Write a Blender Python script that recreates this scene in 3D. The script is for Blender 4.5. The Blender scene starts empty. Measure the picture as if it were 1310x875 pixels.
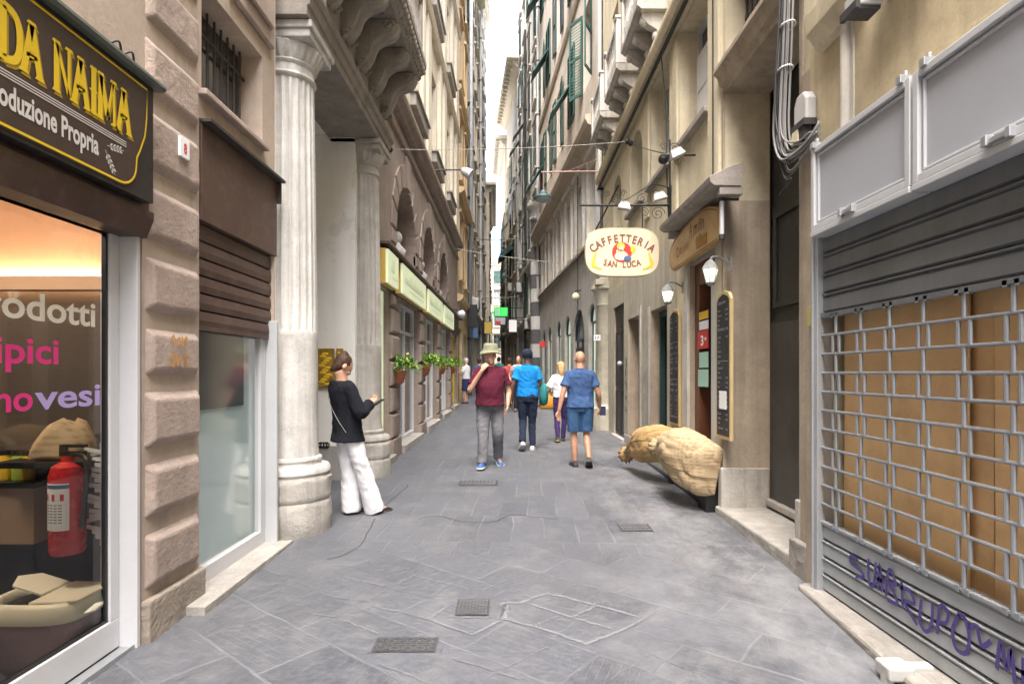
import bpy, bmesh, math, random
from mathutils import Vector, Matrix, noise as mnoise
R = math.radians
scene = bpy.context.scene
COL = scene.collection
rnd = random.Random(7)

def gz(y):                       # the lane climbs gently away from the camera
    return 0.02 * y

class Frame:                     # u along a facade, w out of it into the lane, z up
    def __init__(s, o, d, n):
        L = math.hypot(*d); s.o = o; s.d = (d[0]/L, d[1]/L)
        L = math.hypot(*n); s.n = (n[0]/L, n[1]/L)
    def __call__(s, p):
        u, w, z = p
        return (s.o[0]+u*s.d[0]+w*s.n[0], s.o[1]+u*s.d[1]+w*s.n[1], z)
FL = Frame((-1.95, 0), (0, 1), (1, 0))
FR = Frame((2.15, 0), (0, 1), (-1, 0))

class MB:
    def __init__(s, fr=None):
        s.v = []; s.f = []; s.m = []; s.fr = fr
    def add(s, vs, fs, mi=0):
        b = len(s.v)
        if s.fr: vs = [s.fr(p) for p in vs]
        s.v += [tuple(p) for p in vs]
        s.f += [tuple(b+i for i in f) for f in fs]
        s.m += [mi]*len(fs)
        return s
    def box(s, x0, x1, y0, y1, z0, z1, mi=0):
        vs = [(x, y, z) for z in (z0, z1) for y in (y0, y1) for x in (x0, x1)]
        return s.add(vs, [(0,2,3,1),(4,5,7,6),(0,1,5,4),(2,6,7,3),(0,4,6,2),(1,3,7,5)], mi)
    def cbox(s, x0, x1, y0, y1, z0, z1, c, mi=0):
        """box whose +y (outward w) face is chamfered by c on all four sides"""
        vs = [(x0,y0,z0),(x1,y0,z0),(x1,y0,z1),(x0,y0,z1),
              (x0,y1-c,z0),(x1,y1-c,z0),(x1,y1-c,z1),(x0,y1-c,z1),
              (x0+c,y1,z0+c),(x1-c,y1,z0+c),(x1-c,y1,z1-c),(x0+c,y1,z1-c)]
        fs = [(0,1,2,3)]
        for i in range(4):
            j = (i+1) % 4
            fs += [(i,j,4+j,4+i),(4+i,4+j,8+j,8+i)]
        fs.append((8,9,10,11))
        return s.add(vs, fs, mi)
    def quad(s, a, b, c, d, mi=0):
        return s.add([a,b,c,d], [(0,1,2,3)], mi)
    def prism(s, poly, fn0, fn1, mi=0):
        """poly of 2-D points; fn0/fn1 map a point to 3-D for the two ends"""
        n = len(poly)
        vs = [fn0(p) for p in poly] + [fn1(p) for p in poly]
        fs = [tuple(range(n)), tuple(range(2*n-1, n-1, -1))]
        fs += [(i, (i+1) % n, n+(i+1) % n, n+i) for i in range(n)]
        return s.add(vs, fs, mi)
    def profile(s, poly, u0, u1, mi=0):
        """moulding: poly in (w,z), run along u"""
        return s.prism(poly, lambda p: (u0, p[0], p[1]), lambda p: (u1, p[0], p[1]), mi)
    def loft(s, rings, mi=0, cap=True, closed=True):
        n = len(rings[0]); vs = [p for r in rings for p in r]; fs = []
        for i in range(len(rings)-1):
            for j in range(n if closed else n-1):
                k = (j+1) % n
                fs.append((i*n+j, i*n+k, (i+1)*n+k, (i+1)*n+j))
        if cap:
            fs.append(tuple(range(n-1, -1, -1)))
            fs.append(tuple((len(rings)-1)*n+j for j in range(n)))
        return s.add(vs, fs, mi)
    def tube(s, pts, r, n=8, mi=0, flat=1.0):
        pts = [Vector(p) for p in pts]; rs = r if isinstance(r, (list, tuple)) else [r]*len(pts)
        rings = []; ref = None
        for i, p in enumerate(pts):
            a = pts[max(i-1, 0)]; b = pts[min(i+1, len(pts)-1)]
            t = (b-a).normalized() if (b-a).length > 1e-9 else Vector((0, 0, 1))
            if ref is None:
                ref = Vector((1, 0, 0)) if abs(t.x) < .9 else Vector((0, 1, 0))
            x = (ref - t*ref.dot(t)).normalized(); y = t.cross(x); ref = x
            rings.append([tuple(p + (x*math.cos(2*math.pi*k/n) + y*flat*math.sin(2*math.pi*k/n))*rs[i]) for k in range(n)])
        return s.loft(rings, mi)
    def lathe(s, prof, cx, cy, n=32, mi=0, f=None):
        rings = []
        for r, z in prof:
            rings.append([(cx+r*math.cos(2*math.pi*k/n)*(f(k/n, z) if f else 1), cy+r*math.sin(2*math.pi*k/n)*(f(k/n, z) if f else 1), z) for k in range(n)])
        return s.loft(rings, mi)
    def ball(s, c, rx, ry=None, rz=None, n=14, m=9, mi=0):
        ry = ry or rx; rz = rz or rx; rings = []
        for i in range(m+1):
            a = -math.pi/2 + math.pi*(i+.02)/(m+.04)
            rings.append([(c[0]+rx*math.cos(a)*math.cos(2*math.pi*k/n), c[1]+ry*math.cos(a)*math.sin(2*math.pi*k/n), c[2]+rz*math.sin(a)) for k in range(n)])
        return s.loft(rings, mi)
    def build(s, name, mat, parent=None, smooth=False, bevel=0, kind=None, segs=2, worn=0, lvl=3):
        off = wloc(parent) if parent else Vector((0, 0, 0))
        me = bpy.data.meshes.new(name)
        me.from_pydata([tuple(Vector(p)-off) for p in s.v], [], s.f)
        mats = mat if isinstance(mat, (list, tuple)) else [mat]
        for m in mats: me.materials.append(m)
        if len(mats) > 1:
            me.polygons.foreach_set('material_index', s.m)
        bm = bmesh.new(); bm.from_mesh(me); bmesh.ops.recalc_face_normals(bm, faces=bm.faces); bm.to_mesh(me); bm.free()
        if smooth:
            me.polygons.foreach_set('use_smooth', [True]*len(me.polygons))
            if smooth == 'auto':
                me.set_sharp_from_angle(angle=R(38))
        o = bpy.data.objects.new(name, me); COL.objects.link(o)
        if parent: o.parent = parent
        if bevel:
            md = o.modifiers.new('Bevel', 'BEVEL'); md.width = bevel; md.segments = segs; md.limit_method = 'ANGLE'; md.angle_limit = R(40)
        if worn:                                          # chipped, hand-worn stone surface
            sd = o.modifiers.new('Grid', 'SUBSURF'); sd.subdivision_type = 'SIMPLE'; sd.levels = sd.render_levels = lvl
            for nm, sc_, st in (('wear_coarse', .16, worn), ('wear_fine', .035, worn*.55)):
                tx = bpy.data.textures.get(nm) or bpy.data.textures.new(nm, 'CLOUDS'); tx.noise_scale = sc_; tx.noise_depth = 3
                dm = o.modifiers.new(nm, 'DISPLACE'); dm.texture = tx; dm.strength = st; dm.mid_level = .5; dm.texture_coords = 'LOCAL'
        if kind: o['kind'] = kind
        return o

def wloc(o):
    v = Vector((0, 0, 0))
    while o:
        v += o.location; o = o.parent
    return v
def tag(o, label, cat, group=None, kind=None):
    o['label'] = label; o['category'] = cat
    if group: o['group'] = group
    if kind: o['kind'] = kind
    return o
def thing(name, label, cat, loc=(0, 0, 0), group=None):
    o = bpy.data.objects.new(name, None); COL.objects.link(o); o.location = loc
    o.empty_display_size = .1
    return tag(o, label, cat, group)
def dup(o, loc=None, parent=None, label=None):
    c = o.copy(); COL.objects.link(c)
    if parent is not None: c.parent = parent
    if loc is not None: c.location = loc
    if label: c['label'] = label
    for ch in list(o.children): dup(ch, None, c)
    return c

# ---- lettering -------------------------------------------------------------
_tc = {}
def text2d(s, size=1.0, bold=0.0):
    k = (s, bold)
    if k not in _tc:
        cu = bpy.data.curves.new('t', 'FONT'); cu.body = s; cu.size = 1.0; cu.offset = bold; cu.resolution_u = 4
        cu.fill_mode = 'FRONT'
        o = bpy.data.objects.new('t', cu); COL.objects.link(o)
        dg = bpy.context.evaluated_depsgraph_get()
        me = bpy.data.meshes.new_from_object(o.evaluated_get(dg))
        _tc[k] = ([(v.co.x, v.co.y) for v in me.vertices], [tuple(p.vertices) for p in me.polygons])
        bpy.data.objects.remove(o); bpy.data.curves.remove(cu); bpy.data.meshes.remove(me)
    vs, fs = _tc[k]
    return [(x*size, y*size) for x, y in vs], fs
def text_w(s, bold=0.0):
    vs, _ = text2d(s, 1, bold); xs = [v[0] for v in vs]
    return max(xs)-min(xs) if xs else .3
def put_text(mb, s, fn, size, width=None, bold=0.0, mi=0):
    vs, fs = text2d(s, size, bold)
    if not vs: return
    x0 = min(v[0] for v in vs); x1 = max(v[0] for v in vs)
    k = (width/(x1-x0)) if width else 1
    mb.add([fn((x-x0)*k, y) for x, y in vs], fs, mi)
def strokes(mb, lines, fn, wd, mi=0):
    """flat ribbons following 2-D polylines"""
    for ln in lines:
        n = len(ln); L = []; Rr = []
        for i, (x, y) in enumerate(ln):
            a = ln[max(i-1, 0)]; b = ln[min(i+1, n-1)]
            dx, dy = b[0]-a[0], b[1]-a[1]; q = math.hypot(dx, dy) or 1
            L.append((x-dy/q*wd/2, y+dx/q*wd/2)); Rr.append((x+dy/q*wd/2, y-dx/q*wd/2))
        vs = [fn(*p) for p in L]+[fn(*p) for p in Rr]
        mb.add(vs, [(i, i+1, n+i+1, n+i) for i in range(n-1)], mi)
def smoothline(pts, k=5):
    out = []
    P = [pts[0]]+list(pts)+[pts[-1]]
    for i in range(1, len(P)-2):
        for j in range(k):
            t = j/k; q = []
            for c in range(len(pts[0])):
                a, b, d, e = P[i-1][c], P[i][c], P[i+1][c], P[i+2][c]
                q.append(.5*(2*b+(d-a)*t+(2*a-5*b+4*d-e)*t*t+(3*b-a-3*d+e)*t**3))
            out.append(tuple(q))
    out.append(tuple(pts[-1])); return out

# ---- facades ----------------------------------------------------------------
def wall(mb, u0, u1, z0, z1, ops, w=0.0, depth=.3, mi=0, mr=None):
    """front skin of a facade with openings and their reveals.
    ops: (ua,ub,za,zb[,'arch'[,depth]]) with an arch's crown at zb"""
    mr = mi if mr is None else mr
    us = sorted({u0, u1, *[o[0] for o in ops], *[o[1] for o in ops]})
    for a, b in zip(us, us[1:]):
        col = sorted([o for o in ops if o[0] < b-1e-6 and o[1] > a+1e-6], key=lambda o: o[2])
        z = z0
        for o in col:
            if o[2] > z+1e-6: mb.quad((a,w,z),(b,w,z),(b,w,o[2]),(a,w,o[2]), mi)
            z = o[3]
        if z1 > z+1e-6: mb.quad((a,w,z),(b,w,z),(b,w,z1),(a,w,z1), mi)
    for o in ops:
        a, b, za, zb = o[:4]; arch = len(o) > 4 and o[4] == 'arch'; d = o[5] if len(o) > 5 else depth
        if arch:
            r = (b-a)/2; zs = zb-r; c = (a+b)/2; n = 18
            arc = [(c-r*math.cos(math.pi*i/n), zs+r*math.sin(math.pi*i/n)) for i in range(n+1)]
            for p, q in zip(arc, arc[1:]):
                mb.quad((p[0],w,p[1]),(q[0],w,q[1]),(q[0],w,zb),(p[0],w,zb), mi)
                mb.quad((p[0],w,p[1]),(q[0],w,q[1]),(q[0],w-d,q[1]),(p[0],w-d,p[1]), mr)
            top = zs
        else:
            top = zb
            if not (len(o) > 4 and o[4] == 'notop'): mb.quad((a,w,zb),(b,w,zb),(b,w-d,zb),(a,w-d,zb), mr)
        for u in (a, b): mb.quad((u,w,za),(u,w,top),(u,w-d,top),(u,w-d,za), mr)
        if not (len(o) > 4 and o[4] == 'nobot'): mb.quad((a,w,za),(b,w,za),(b,w-d,za),(a,w-d,za), mr)
def shell(mb, u0, u1, z0, z1, w=-.02, deep=6, mi=0):
    """ends, back and roof behind a facade skin"""
    mb.quad((u0,w,z0),(u0,w,z1),(u0,w-deep,z1),(u0,w-deep,z0), mi)
    mb.quad((u1,w,z0),(u1,w,z1),(u1,w-deep,z1),(u1,w-deep,z0), mi)
    mb.quad((u0,w,z1),(u1,w,z1),(u1,w-deep,z1),(u0,w-deep,z1), mi)
    mb.quad((u0,w-deep,z0),(u1,w-deep,z0),(u1,w-deep,z1),(u0,w-deep,z1), mi)
def frame_bars(mb, ua, ub, za, zb, w0, w1, t, nu=1, nz=1, tb=None, mi=0):
    tb = tb or t
    mb.box(ua, ua+t, w0, w1, za, zb, mi); mb.box(ub-t, ub, w0, w1, za, zb, mi)
    mb.box(ua+t, ub-t, w0, w1, za, za+t, mi); mb.box(ua+t, ub-t, w0, w1, zb-t, zb, mi)
    for i in range(1, nu):
        u = ua+(ub-ua)*i/nu; mb.box(u-tb/2, u+tb/2, w0+.002, w1-.002, za+t, zb-t, mi)
    for i in range(1, nz):
        z = za+(zb-za)*i/nz; mb.box(ua+t, ub-t, w0+.004, w1-.004, z-tb/2, z+tb/2, mi)

# ---- materials --------------------------------------------------------------
def nmat(name):
    m = bpy.data.materials.new(name); m.use_nodes = True; nt = m.node_tree
    return m, nt, nt.nodes['Principled BSDF']
def N(nt, t, **k):
    n = nt.nodes.new(t)
    for a, b in k.items():
        if a in n.inputs: n.inputs[a].default_value = b
        else: setattr(n, a, b)
    return n
def mixc(nt, fac, a, b, mode='MIX'):
    n = nt.nodes.new('ShaderNodeMix'); n.data_type = 'RGBA'; n.blend_type = mode
    for sk, val in ((n.inputs[0], fac), (n.inputs[6], a), (n.inputs[7], b)):
        if hasattr(val, 'is_output'): nt.links.new(val, sk)
        elif isinstance(val, (int, float)): sk.default_value = val
        else: sk.default_value = (*val, 1)
    return n.outputs[2]
def mrange(nt, src, a, b, c=0.0, d=1.0):
    n = nt.nodes.new('ShaderNodeMapRange'); nt.links.new(src, n.inputs[0])
    for i, x in enumerate((a, b, c, d)): n.inputs[i+1].default_value = x
    return n.outputs[0]
def pos_noise(nt, scale, sc=(1, 1, 1), detail=6, rough=.6):
    g = N(nt, 'ShaderNodeNewGeometry'); mp = N(nt, 'ShaderNodeMapping'); mp.inputs['Scale'].default_value = sc
    nt.links.new(g.outputs['Position'], mp.inputs[0])
    n = N(nt, 'ShaderNodeTexNoise', Scale=scale, Detail=detail, Roughness=rough)
    nt.links.new(mp.outputs[0], n.inputs['Vector']); return n.outputs['Fac']
def mat(name, col, rough=.8, var=.18, scale=1.6, fine=45, bump=.12, streak=0.0, stain=None, amt=.0, metal=0.0, spec=.35, stscale=2.2, emit=0, patch=None):
    m, nt, b = nmat(name)
    n1 = pos_noise(nt, scale)
    lo = tuple(c*(1-var) for c in col); hi = tuple(min(1, c*(1+var)) for c in col)
    c = mixc(nt, mrange(nt, n1, .3, .7), lo, hi)
    nf = pos_noise(nt, fine, detail=4)
    c = mixc(nt, mrange(nt, nf, .35, .65, 0, min(.5, var*1.4)), c, tuple(x*.72 for x in col))
    if patch is None: patch = .22 if 'plaster' in name or 'stucco' in name else 0
    if patch:                                        # old repairs and flaked coats with edges of their own
        np_ = pos_noise(nt, .55, detail=9, rough=.55); c = mixc(nt, mrange(nt, np_, .525, .54, 0, patch), c, tuple(min(1, x*1.28+.02) for x in col))
        nq = pos_noise(nt, 1.3, (1, 1.3, .8), detail=9, rough=.6); c = mixc(nt, mrange(nt, nq, .60, .615, 0, patch*1.5), c, tuple(x*.62 for x in col))
    if bump >= .1:
        npit = pos_noise(nt, fine*2.6, detail=3); c = mixc(nt, mrange(nt, npit, .60, .68, 0, .4), c, tuple(x*.5 for x in col))
        nmid = pos_noise(nt, 9, detail=9, rough=.75); c = mixc(nt, mrange(nt, nmid, .46, .62, 0, .28), c, tuple(x*.66 for x in col))
    if stain:
        ns = pos_noise(nt, stscale, detail=8, rough=.68)
        c = mixc(nt, mrange(nt, ns, .5, .68, 0, amt), c, stain)
    if streak:
        n2 = pos_noise(nt, 1.0, (9, 9, .35), 7, .65)
        c = mixc(nt, mrange(nt, n2, .46, .72, 0, streak), c, tuple(x*.42 for x in col))
    nt.links.new(c, b.inputs['Base Color'])
    b.inputs['Roughness'].default_value = rough; b.inputs['Metallic'].default_value = metal
    b.inputs['Specular IOR Level'].default_value = spec
    if bump:
        bp = N(nt, 'ShaderNodeBump', Strength=min(1, bump*1.9), Distance=.02)
        nb = pos_noise(nt, fine*.7, detail=8, rough=.7)
        nt.links.new(nb, bp.inputs['Height']); nt.links.new(bp.outputs[0], b.inputs['Normal'])
    if emit:
        nt.links.new(c, b.inputs['Emission Color']); b.inputs['Emission Strength'].default_value = emit
    return m
def plain(name, col, rough=.5, metal=0, emit=0, ecol=None, spec=.5):
    m, nt, b = nmat(name)
    b.inputs['Base Color'].default_value = (*col, 1); b.inputs['Roughness'].default_value = rough
    n = pos_noise(nt, 25, detail=4); nt.links.new(mrange(nt, n, .3, .7, max(.05, rough-.1), min(1, rough+.1)), b.inputs['Roughness'])
    b.inputs['Metallic'].default_value = metal; b.inputs['Specular IOR Level'].default_value = spec
    if emit:
        b.inputs['Emission Color'].default_value = (*(ecol or col), 1); b.inputs['Emission Strength'].default_value = emit
    return m
def glass(name, tint=(.9, .93, .93), refl=1.0, rough=.02, base=.06):
    m = bpy.data.materials.new(name); m.use_nodes = True; nt = m.node_tree
    nt.nodes.clear(); out = N(nt, 'ShaderNodeOutputMaterial')
    t = N(nt, 'ShaderNodeBsdfTransparent', Color=(*tint, 1)); g = N(nt, 'ShaderNodeBsdfGlossy', Roughness=rough)
    fr = N(nt, 'ShaderNodeFresnel', IOR=1.5)
    mx = N(nt, 'ShaderNodeMixShader')
    nt.links.new(mrange(nt, fr.outputs[0], 0, 1, base*0, refl), mx.inputs[0])
    nt.links.new(t.outputs[0], mx.inputs[1]); nt.links.new(g.outputs[0], mx.inputs[2]); nt.links.new(mx.outputs[0], out.inputs[0])
    return m
def fabric(name, col, var=.12, weave=260, bump=.25, rough=.9, fold=9):
    m, nt, b = nmat(name)
    n1 = pos_noise(nt, 6); c = mixc(nt, mrange(nt, n1, .3, .7), tuple(x*(1-var) for x in col), tuple(min(1, x*(1+var)) for x in col))
    nf = pos_noise(nt, weave, detail=2); c = mixc(nt, mrange(nt, nf, .4, .6, 0, .25), c, tuple(x*.7 for x in col))
    nt.links.new(c, b.inputs['Base Color']); b.inputs['Roughness'].default_value = rough; b.inputs['Specular IOR Level'].default_value = .2
    nb = pos_noise(nt, fold, (1, 1, .45), detail=5); bp = N(nt, 'ShaderNodeBump', Strength=bump, Distance=.05)
    nt.links.new(nb, bp.inputs['Height']); nt.links.new(bp.outputs[0], b.inputs['Normal'])
    return m
M = {}
M['stone_pink'] = mat('pinkish_sandstone', (.395,.32,.275), var=.16, scale=2.5, fine=60, bump=.25, streak=.35, stain=(.26,.21,.18), amt=.35)
M['stone_base'] = mat('grey_plinth_stone', (.33,.285,.235), var=.2, fine=70, bump=.3, streak=.4, stain=(.17,.15,.13), amt=.45)
M['joint'] = mat('dark_mortar', (.12,.095,.08), bump=.2)  # dark colour of the recessed pier joints, reused on the balcony coffers
M['plaster_pink'] = mat('tan_plaster', (.44,.365,.30), var=.12, bump=.12, streak=.3, stain=(.3,.235,.185), amt=.3)
M['brown_metal'] = mat('brown_painted_metal', (.085,.052,.04), rough=.5, var=.25, fine=30, bump=.05, stain=(.2,.15,.12), amt=.25, stscale=9)
M['sign_brown'] = plain('sign_brown', (.052,.034,.026), .4)
M['sign_dark'] = plain('sign_edge_dark', (.022,.018,.017), .45)
M['yellow'] = plain('sign_yellow', (.66,.46,.015), .5)
M['white_ink'] = plain('sign_white', (.55,.54,.51), .5)
M['alu'] = mat('white_aluminium', (.54,.55,.57), rough=.4, var=.06, bump=.02, spec=.5)
M['alu_grey'] = mat('grey_aluminium', (.46,.48,.50), rough=.38, var=.08, bump=.02, spec=.5)
M['marble'] = mat('weathered_marble', (.58,.57,.54), rough=.6, var=.18, scale=3, fine=35, bump=.25, streak=.65, stain=(.30,.285,.26), amt=.6)
M['marble_dirty'] = mat('grimy_marble', (.47,.45,.41), rough=.7, var=.2, scale=2.5, fine=40, bump=.3, streak=.6, stain=(.22,.2,.17), amt=.6)
M['grey_stone'] = mat('grey_carved_stone', (.30,.275,.245), var=.2, scale=3, fine=40, bump=.25, streak=.4, stain=(.16,.14,.12), amt=.45)
M['white_wall'] = mat('off_white_plaster', (.80,.80,.76), var=.05, bump=.05, streak=.12)
M['dado'] = mat('grey_dado_paint', (.34,.33,.31), var=.1, bump=.08, streak=.25)
M['brown_rust'] = mat('brown_rusticated_plaster', (.30,.245,.21), var=.16, scale=2, fine=40, bump=.25, streak=.45, stain=(.15,.11,.085), amt=.4)
M['cream_L'] = mat('cream_plaster', (.62,.55,.43), var=.1, bump=.1, streak=.35, stain=(.42,.35,.27), amt=.35)
M['cream_trim'] = mat('pale_cream_trim', (.64,.58,.465), var=.1, bump=.1, streak=.35)
M['ochre'] = mat('ochre_plaster', (0.525,0.397,0.237), var=.12, bump=.1, streak=.35, stain=(.36,.27,.16), amt=.3)
M['beige'] = mat('beige_plaster', (.51,.455,.355), var=.12, bump=.1, streak=.4, stain=(.35,.29,.22), amt=.35)
M['pale'] = mat('pale_grey_plaster', (.52,.50,.45), var=.12, bump=.1, streak=.45, stain=(.33,.31,.28), amt=.4)
M['yellow_plaster'] = mat('yellowed_plaster', (.51,.435,.285), var=.16, scale=1.2, bump=.14, streak=.3, stain=(.36,.30,.21), amt=.5)
M['cafe_wall'] = mat('warm_grey_plaster', (.49,.455,.365), var=.14, bump=.14, streak=.5, stain=(.26,.235,.195), amt=.6, stscale=1.3)
M['cafe_cream'] = mat('cream_shopfront_paint', (.62,.565,.43), var=.07, bump=.06, streak=.25)
M['cafe_up'] = mat('ivory_plaster', (.58,.52,.375), var=.12, bump=.1, streak=.4, stain=(.34,.295,.215), amt=.55, stscale=1.1)
M['door_stone'] = mat('brown_doorway_stone', (.41,.345,.265), var=.2, scale=1.8, fine=40, bump=.25, streak=.55, stain=(.24,.19,.145), amt=.5)
M['step'] = mat('worn_step_stone', (.37,.355,.325), var=.2, scale=5, fine=60, bump=.3, stain=(.25,.23,.2), amt=.5, streak=.2)
M['kerb'] = mat('kerb_stone', (.29,.275,.25), var=.2, scale=5, fine=60, bump=.3, stain=(.16,.15,.135), amt=.5)
M['dark_door'] = mat('blackened_green_door', (.035,.036,.03), rough=.5, var=.3, bump=.1, stain=(.075,.07,.06), amt=.5)
M['dark_sheet'] = mat('dark_sheet_metal', (.075,.073,.066), rough=.42, var=.3, scale=2, bump=.06, stain=(.13,.12,.11), amt=.5, metal=.3, streak=.4)
M['iron'] = mat('dark_iron', (.03,.03,.032), rough=.55, bump=.05, metal=.5)
M['rust_iron'] = mat('rusty_black_iron', (.045,.04,.036), rough=.6, bump=.1)
M['steel'] = mat('galvanised_steel', (.40,.42,.44), rough=.38, var=.12, bump=.03, metal=.55, spec=.5)
M['shutter_grey'] = mat('grey_roller_slats', (.175,.185,.195), rough=.42, var=.14, scale=1.4, bump=.04, metal=.3, streak=.3, stain=(.16,.165,.165), amt=.3)
M['cardboard'] = mat('brown_cardboard', (.70,.465,.235), var=.12, scale=2, bump=.05, stain=(.42,.26,.125), amt=.4)
M['panel_lilac'] = mat('blank_grey_panel', (.355,.375,.415), rough=.5, var=.05, bump=.01)
M['purple'] = plain('purple_spray', (.055,.035,.19), .5)
M['black'] = plain('black_paint', (.012,.012,.013), .4)
M['dark_in'] = plain('dark_interior', (.018,.017,.016), .9)
M['dark_win'] = plain('dark_window_glass', (.045,.052,.056), .08, spec=.6)
M['win_grey'] = plain('grey_window_glass', (.26,.285,.29), .12, spec=.6)
M['glass'] = glass('shop_glass', refl=1.1)
M['glass_soft'] = glass('soft_shop_glass', refl=.38, rough=.10)
M['glass_dim'] = glass('tinted_glass', (.55,.62,.62), 1.6)
M['green_shut'] = mat('green_shutter_paint', (.032,.09,.075), rough=.6, var=.25, bump=.05, stain=(.08,.15,.13), amt=.3)
M['teal_shut'] = mat('dark_teal_shutter', (.03,.07,.075), rough=.6, var=.25, bump=.05)
M['grey_shut'] = mat('grey_shutter_paint', (.22,.235,.23), rough=.6, var=.2, bump=.05)
M['lime_sign'] = mat('backlit_sign_face', (.55,.60,.40), rough=.4, var=.06, bump=0, emit=.10)
M['gold_edge'] = plain('sign_gold_edge', (.55,.38,.08), .4)
M['lime_ink'] = plain('sign_green_ink', (.30,.36,.22), .5)
M['wood'] = mat('varnished_wood_board', (.47,.31,.13), rough=.45, var=.2, scale=4, bump=.06, stain=(.30,.17,.06), amt=.4)
M['wood_ink'] = plain('faded_brown_ink', (.17,.07,.03), .6)
M['door_wood'] = mat('red_brown_wood', (.14,.055,.03), rough=.4, var=.2, bump=.05)
M['sign_cream'] = mat('cream_sign_face', (.60,.545,.40), rough=.4, var=.05, bump=0)
M['maroon'] = plain('maroon_letters', (.21,.06,.035), .5)
M['gold'] = plain('gold_ornament', (.72,.46,.03), .4)
M['red'] = plain('red_paint', (.55,.035,.03), .45)
M['skin_sign'] = plain('painted_skin', (.78,.50,.36), .5)
M['blue_sign'] = plain('painted_blue', (.06,.13,.26), .5)
M['board'] = mat('black_chalkboard', (.022,.022,.026), rough=.6, var=.3, bump=.02, stain=(.06,.06,.065), amt=.4, stscale=6)
M['board_frame'] = mat('pale_wood_frame', (.50,.38,.19), rough=.55, var=.15, bump=.05)
M['chalk'] = plain('chalk_marks', (.42,.42,.44), .8)
M['paper'] = plain('white_paper', (.78,.79,.80), .7)
M['mint'] = plain('mint_paper', (.36,.60,.50), .6)
M['burlap'] = None
M['terracotta'] = mat('terracotta', (.33,.115,.06), var=.15, bump=.1)
M['leaf1'] = plain('fresh_leaf', (.16,.30,.025), .45); M['leaf2'] = plain('mid_leaf', (.07,.17,.02), .5); M['leaf3'] = plain('yellow_leaf', (.30,.42,.06), .5)
M['cable'] = plain('grey_cable', (.19,.19,.19), .6); M['cable_dark'] = plain('black_cable', (.03,.03,.03), .6)
M['cable_light'] = plain('pale_cable', (.30,.285,.26), .6)
M['pvc'] = mat('grey_plastic', (.42,.42,.41), rough=.5, var=.08, bump=.02)
M['ext_red'] = plain('extinguisher_red', (.50,.02,.025), .25)
M['cream_plastic'] = plain('cream_plastic', (.82,.78,.60), .4)
M['mauve_bag'] = fabric('mauve_bin_liner', (.50,.37,.40), fold=14, rough=.35)
M['magenta'] = plain('magenta_vinyl', (.68,.03,.22), .5); M['lilac'] = plain('lilac_vinyl', (.42,.34,.66), .5); M['vinyl_white'] = plain('cream_vinyl', (.72,.69,.60), .5)
M['shop_wall'] = mat('dark_shop_wall', (.105,.085,.072), var=.15, bump=.03)
M['peach'] = mat('peach_wall', (.72,.48,.32), var=.06, bump=.03)
M['led'] = plain('warm_led_strip', (1,.8,.5), .5, emit=8, ecol=(1,.68,.38))
M['lamp_glow'] = plain('lit_lantern_glass', (1,.9,.7), .5, emit=.5, ecol=(1,.84,.55))
M['dark_floor'] = plain('dark_shop_floor', (.03,.031,.034), .35)
M['shelf_wood'] = mat('light_shelf_wood', (.34,.22,.13), var=.15, bump=.03, rough=.5)
M['frost'] = mat('frosted_film', (.55,.67,.665), rough=.5, var=.06, bump=0)
M['frost_dark'] = mat('dark_blind_panel', (.07,.072,.075), rough=.5, var=.06, bump=0)
M['green_led'] = plain('green_led_panel', (.02,.45,.06), .5, emit=.16, ecol=(.02,1,.08))
M['stripe_w'] = mat('white_marble_band', (.50,.49,.47), var=.15, bump=.12, streak=.3)
M['stripe_b'] = mat('black_slate_band', (.10,.10,.105), var=.2, bump=.12)
M['shop_lite'] = plain('lit_shop_interior', (.55,.58,.44), .6, emit=.12)

def burlap(name='jute_burlap', t=(1,1,1)):
    m, nt, b = nmat(name); col = (.55,.39,.19)
    n1 = pos_noise(nt, 7); c = mixc(nt, mrange(nt, n1, .3, .7), tuple(a*b_ for a, b_ in zip((.37,.28,.17), t)), tuple(a*b_ for a, b_ in zip((.47,.37,.235), t)))
    g = N(nt, 'ShaderNodeNewGeometry'); sep = N(nt, 'ShaderNodeSeparateXYZ'); nt.links.new(g.outputs['Position'], sep.inputs[0])
    hs = []
    for out, sc in ((1, 170.), (2, 170.)):
        mu = N(nt, 'ShaderNodeMath', operation='MULTIPLY'); nt.links.new(sep.outputs[out], mu.inputs[0]); mu.inputs[1].default_value = sc
        si = N(nt, 'ShaderNodeMath', operation='SINE'); nt.links.new(mu.outputs[0], si.inputs[0]); hs.append(si.outputs[0])
    ad = N(nt, 'ShaderNodeMath', operation='ADD'); nt.links.new(hs[0], ad.inputs[0]); nt.links.new(hs[1], ad.inputs[1])
    c = mixc(nt, mrange(nt, ad.outputs[0], -2, 0, .6, 0), c, (.24,.165,.085))
    nt.links.new(c, b.inputs['Base Color']); b.inputs['Roughness'].default_value = .95; b.inputs['Specular IOR Level'].default_value = .15
    bp = N(nt, 'ShaderNodeBump', Strength=.32, Distance=.03); nb = pos_noise(nt, 11, (1,.6,1.4), detail=8); nt.links.new(nb, bp.inputs['Height'])
    nt.links.new(bp.outputs[0], b.inputs['Normal']); return m
M['burlap'] = burlap(); M['burlap_gold'] = burlap('golden_burlap', (.95,.82,.60))

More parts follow.
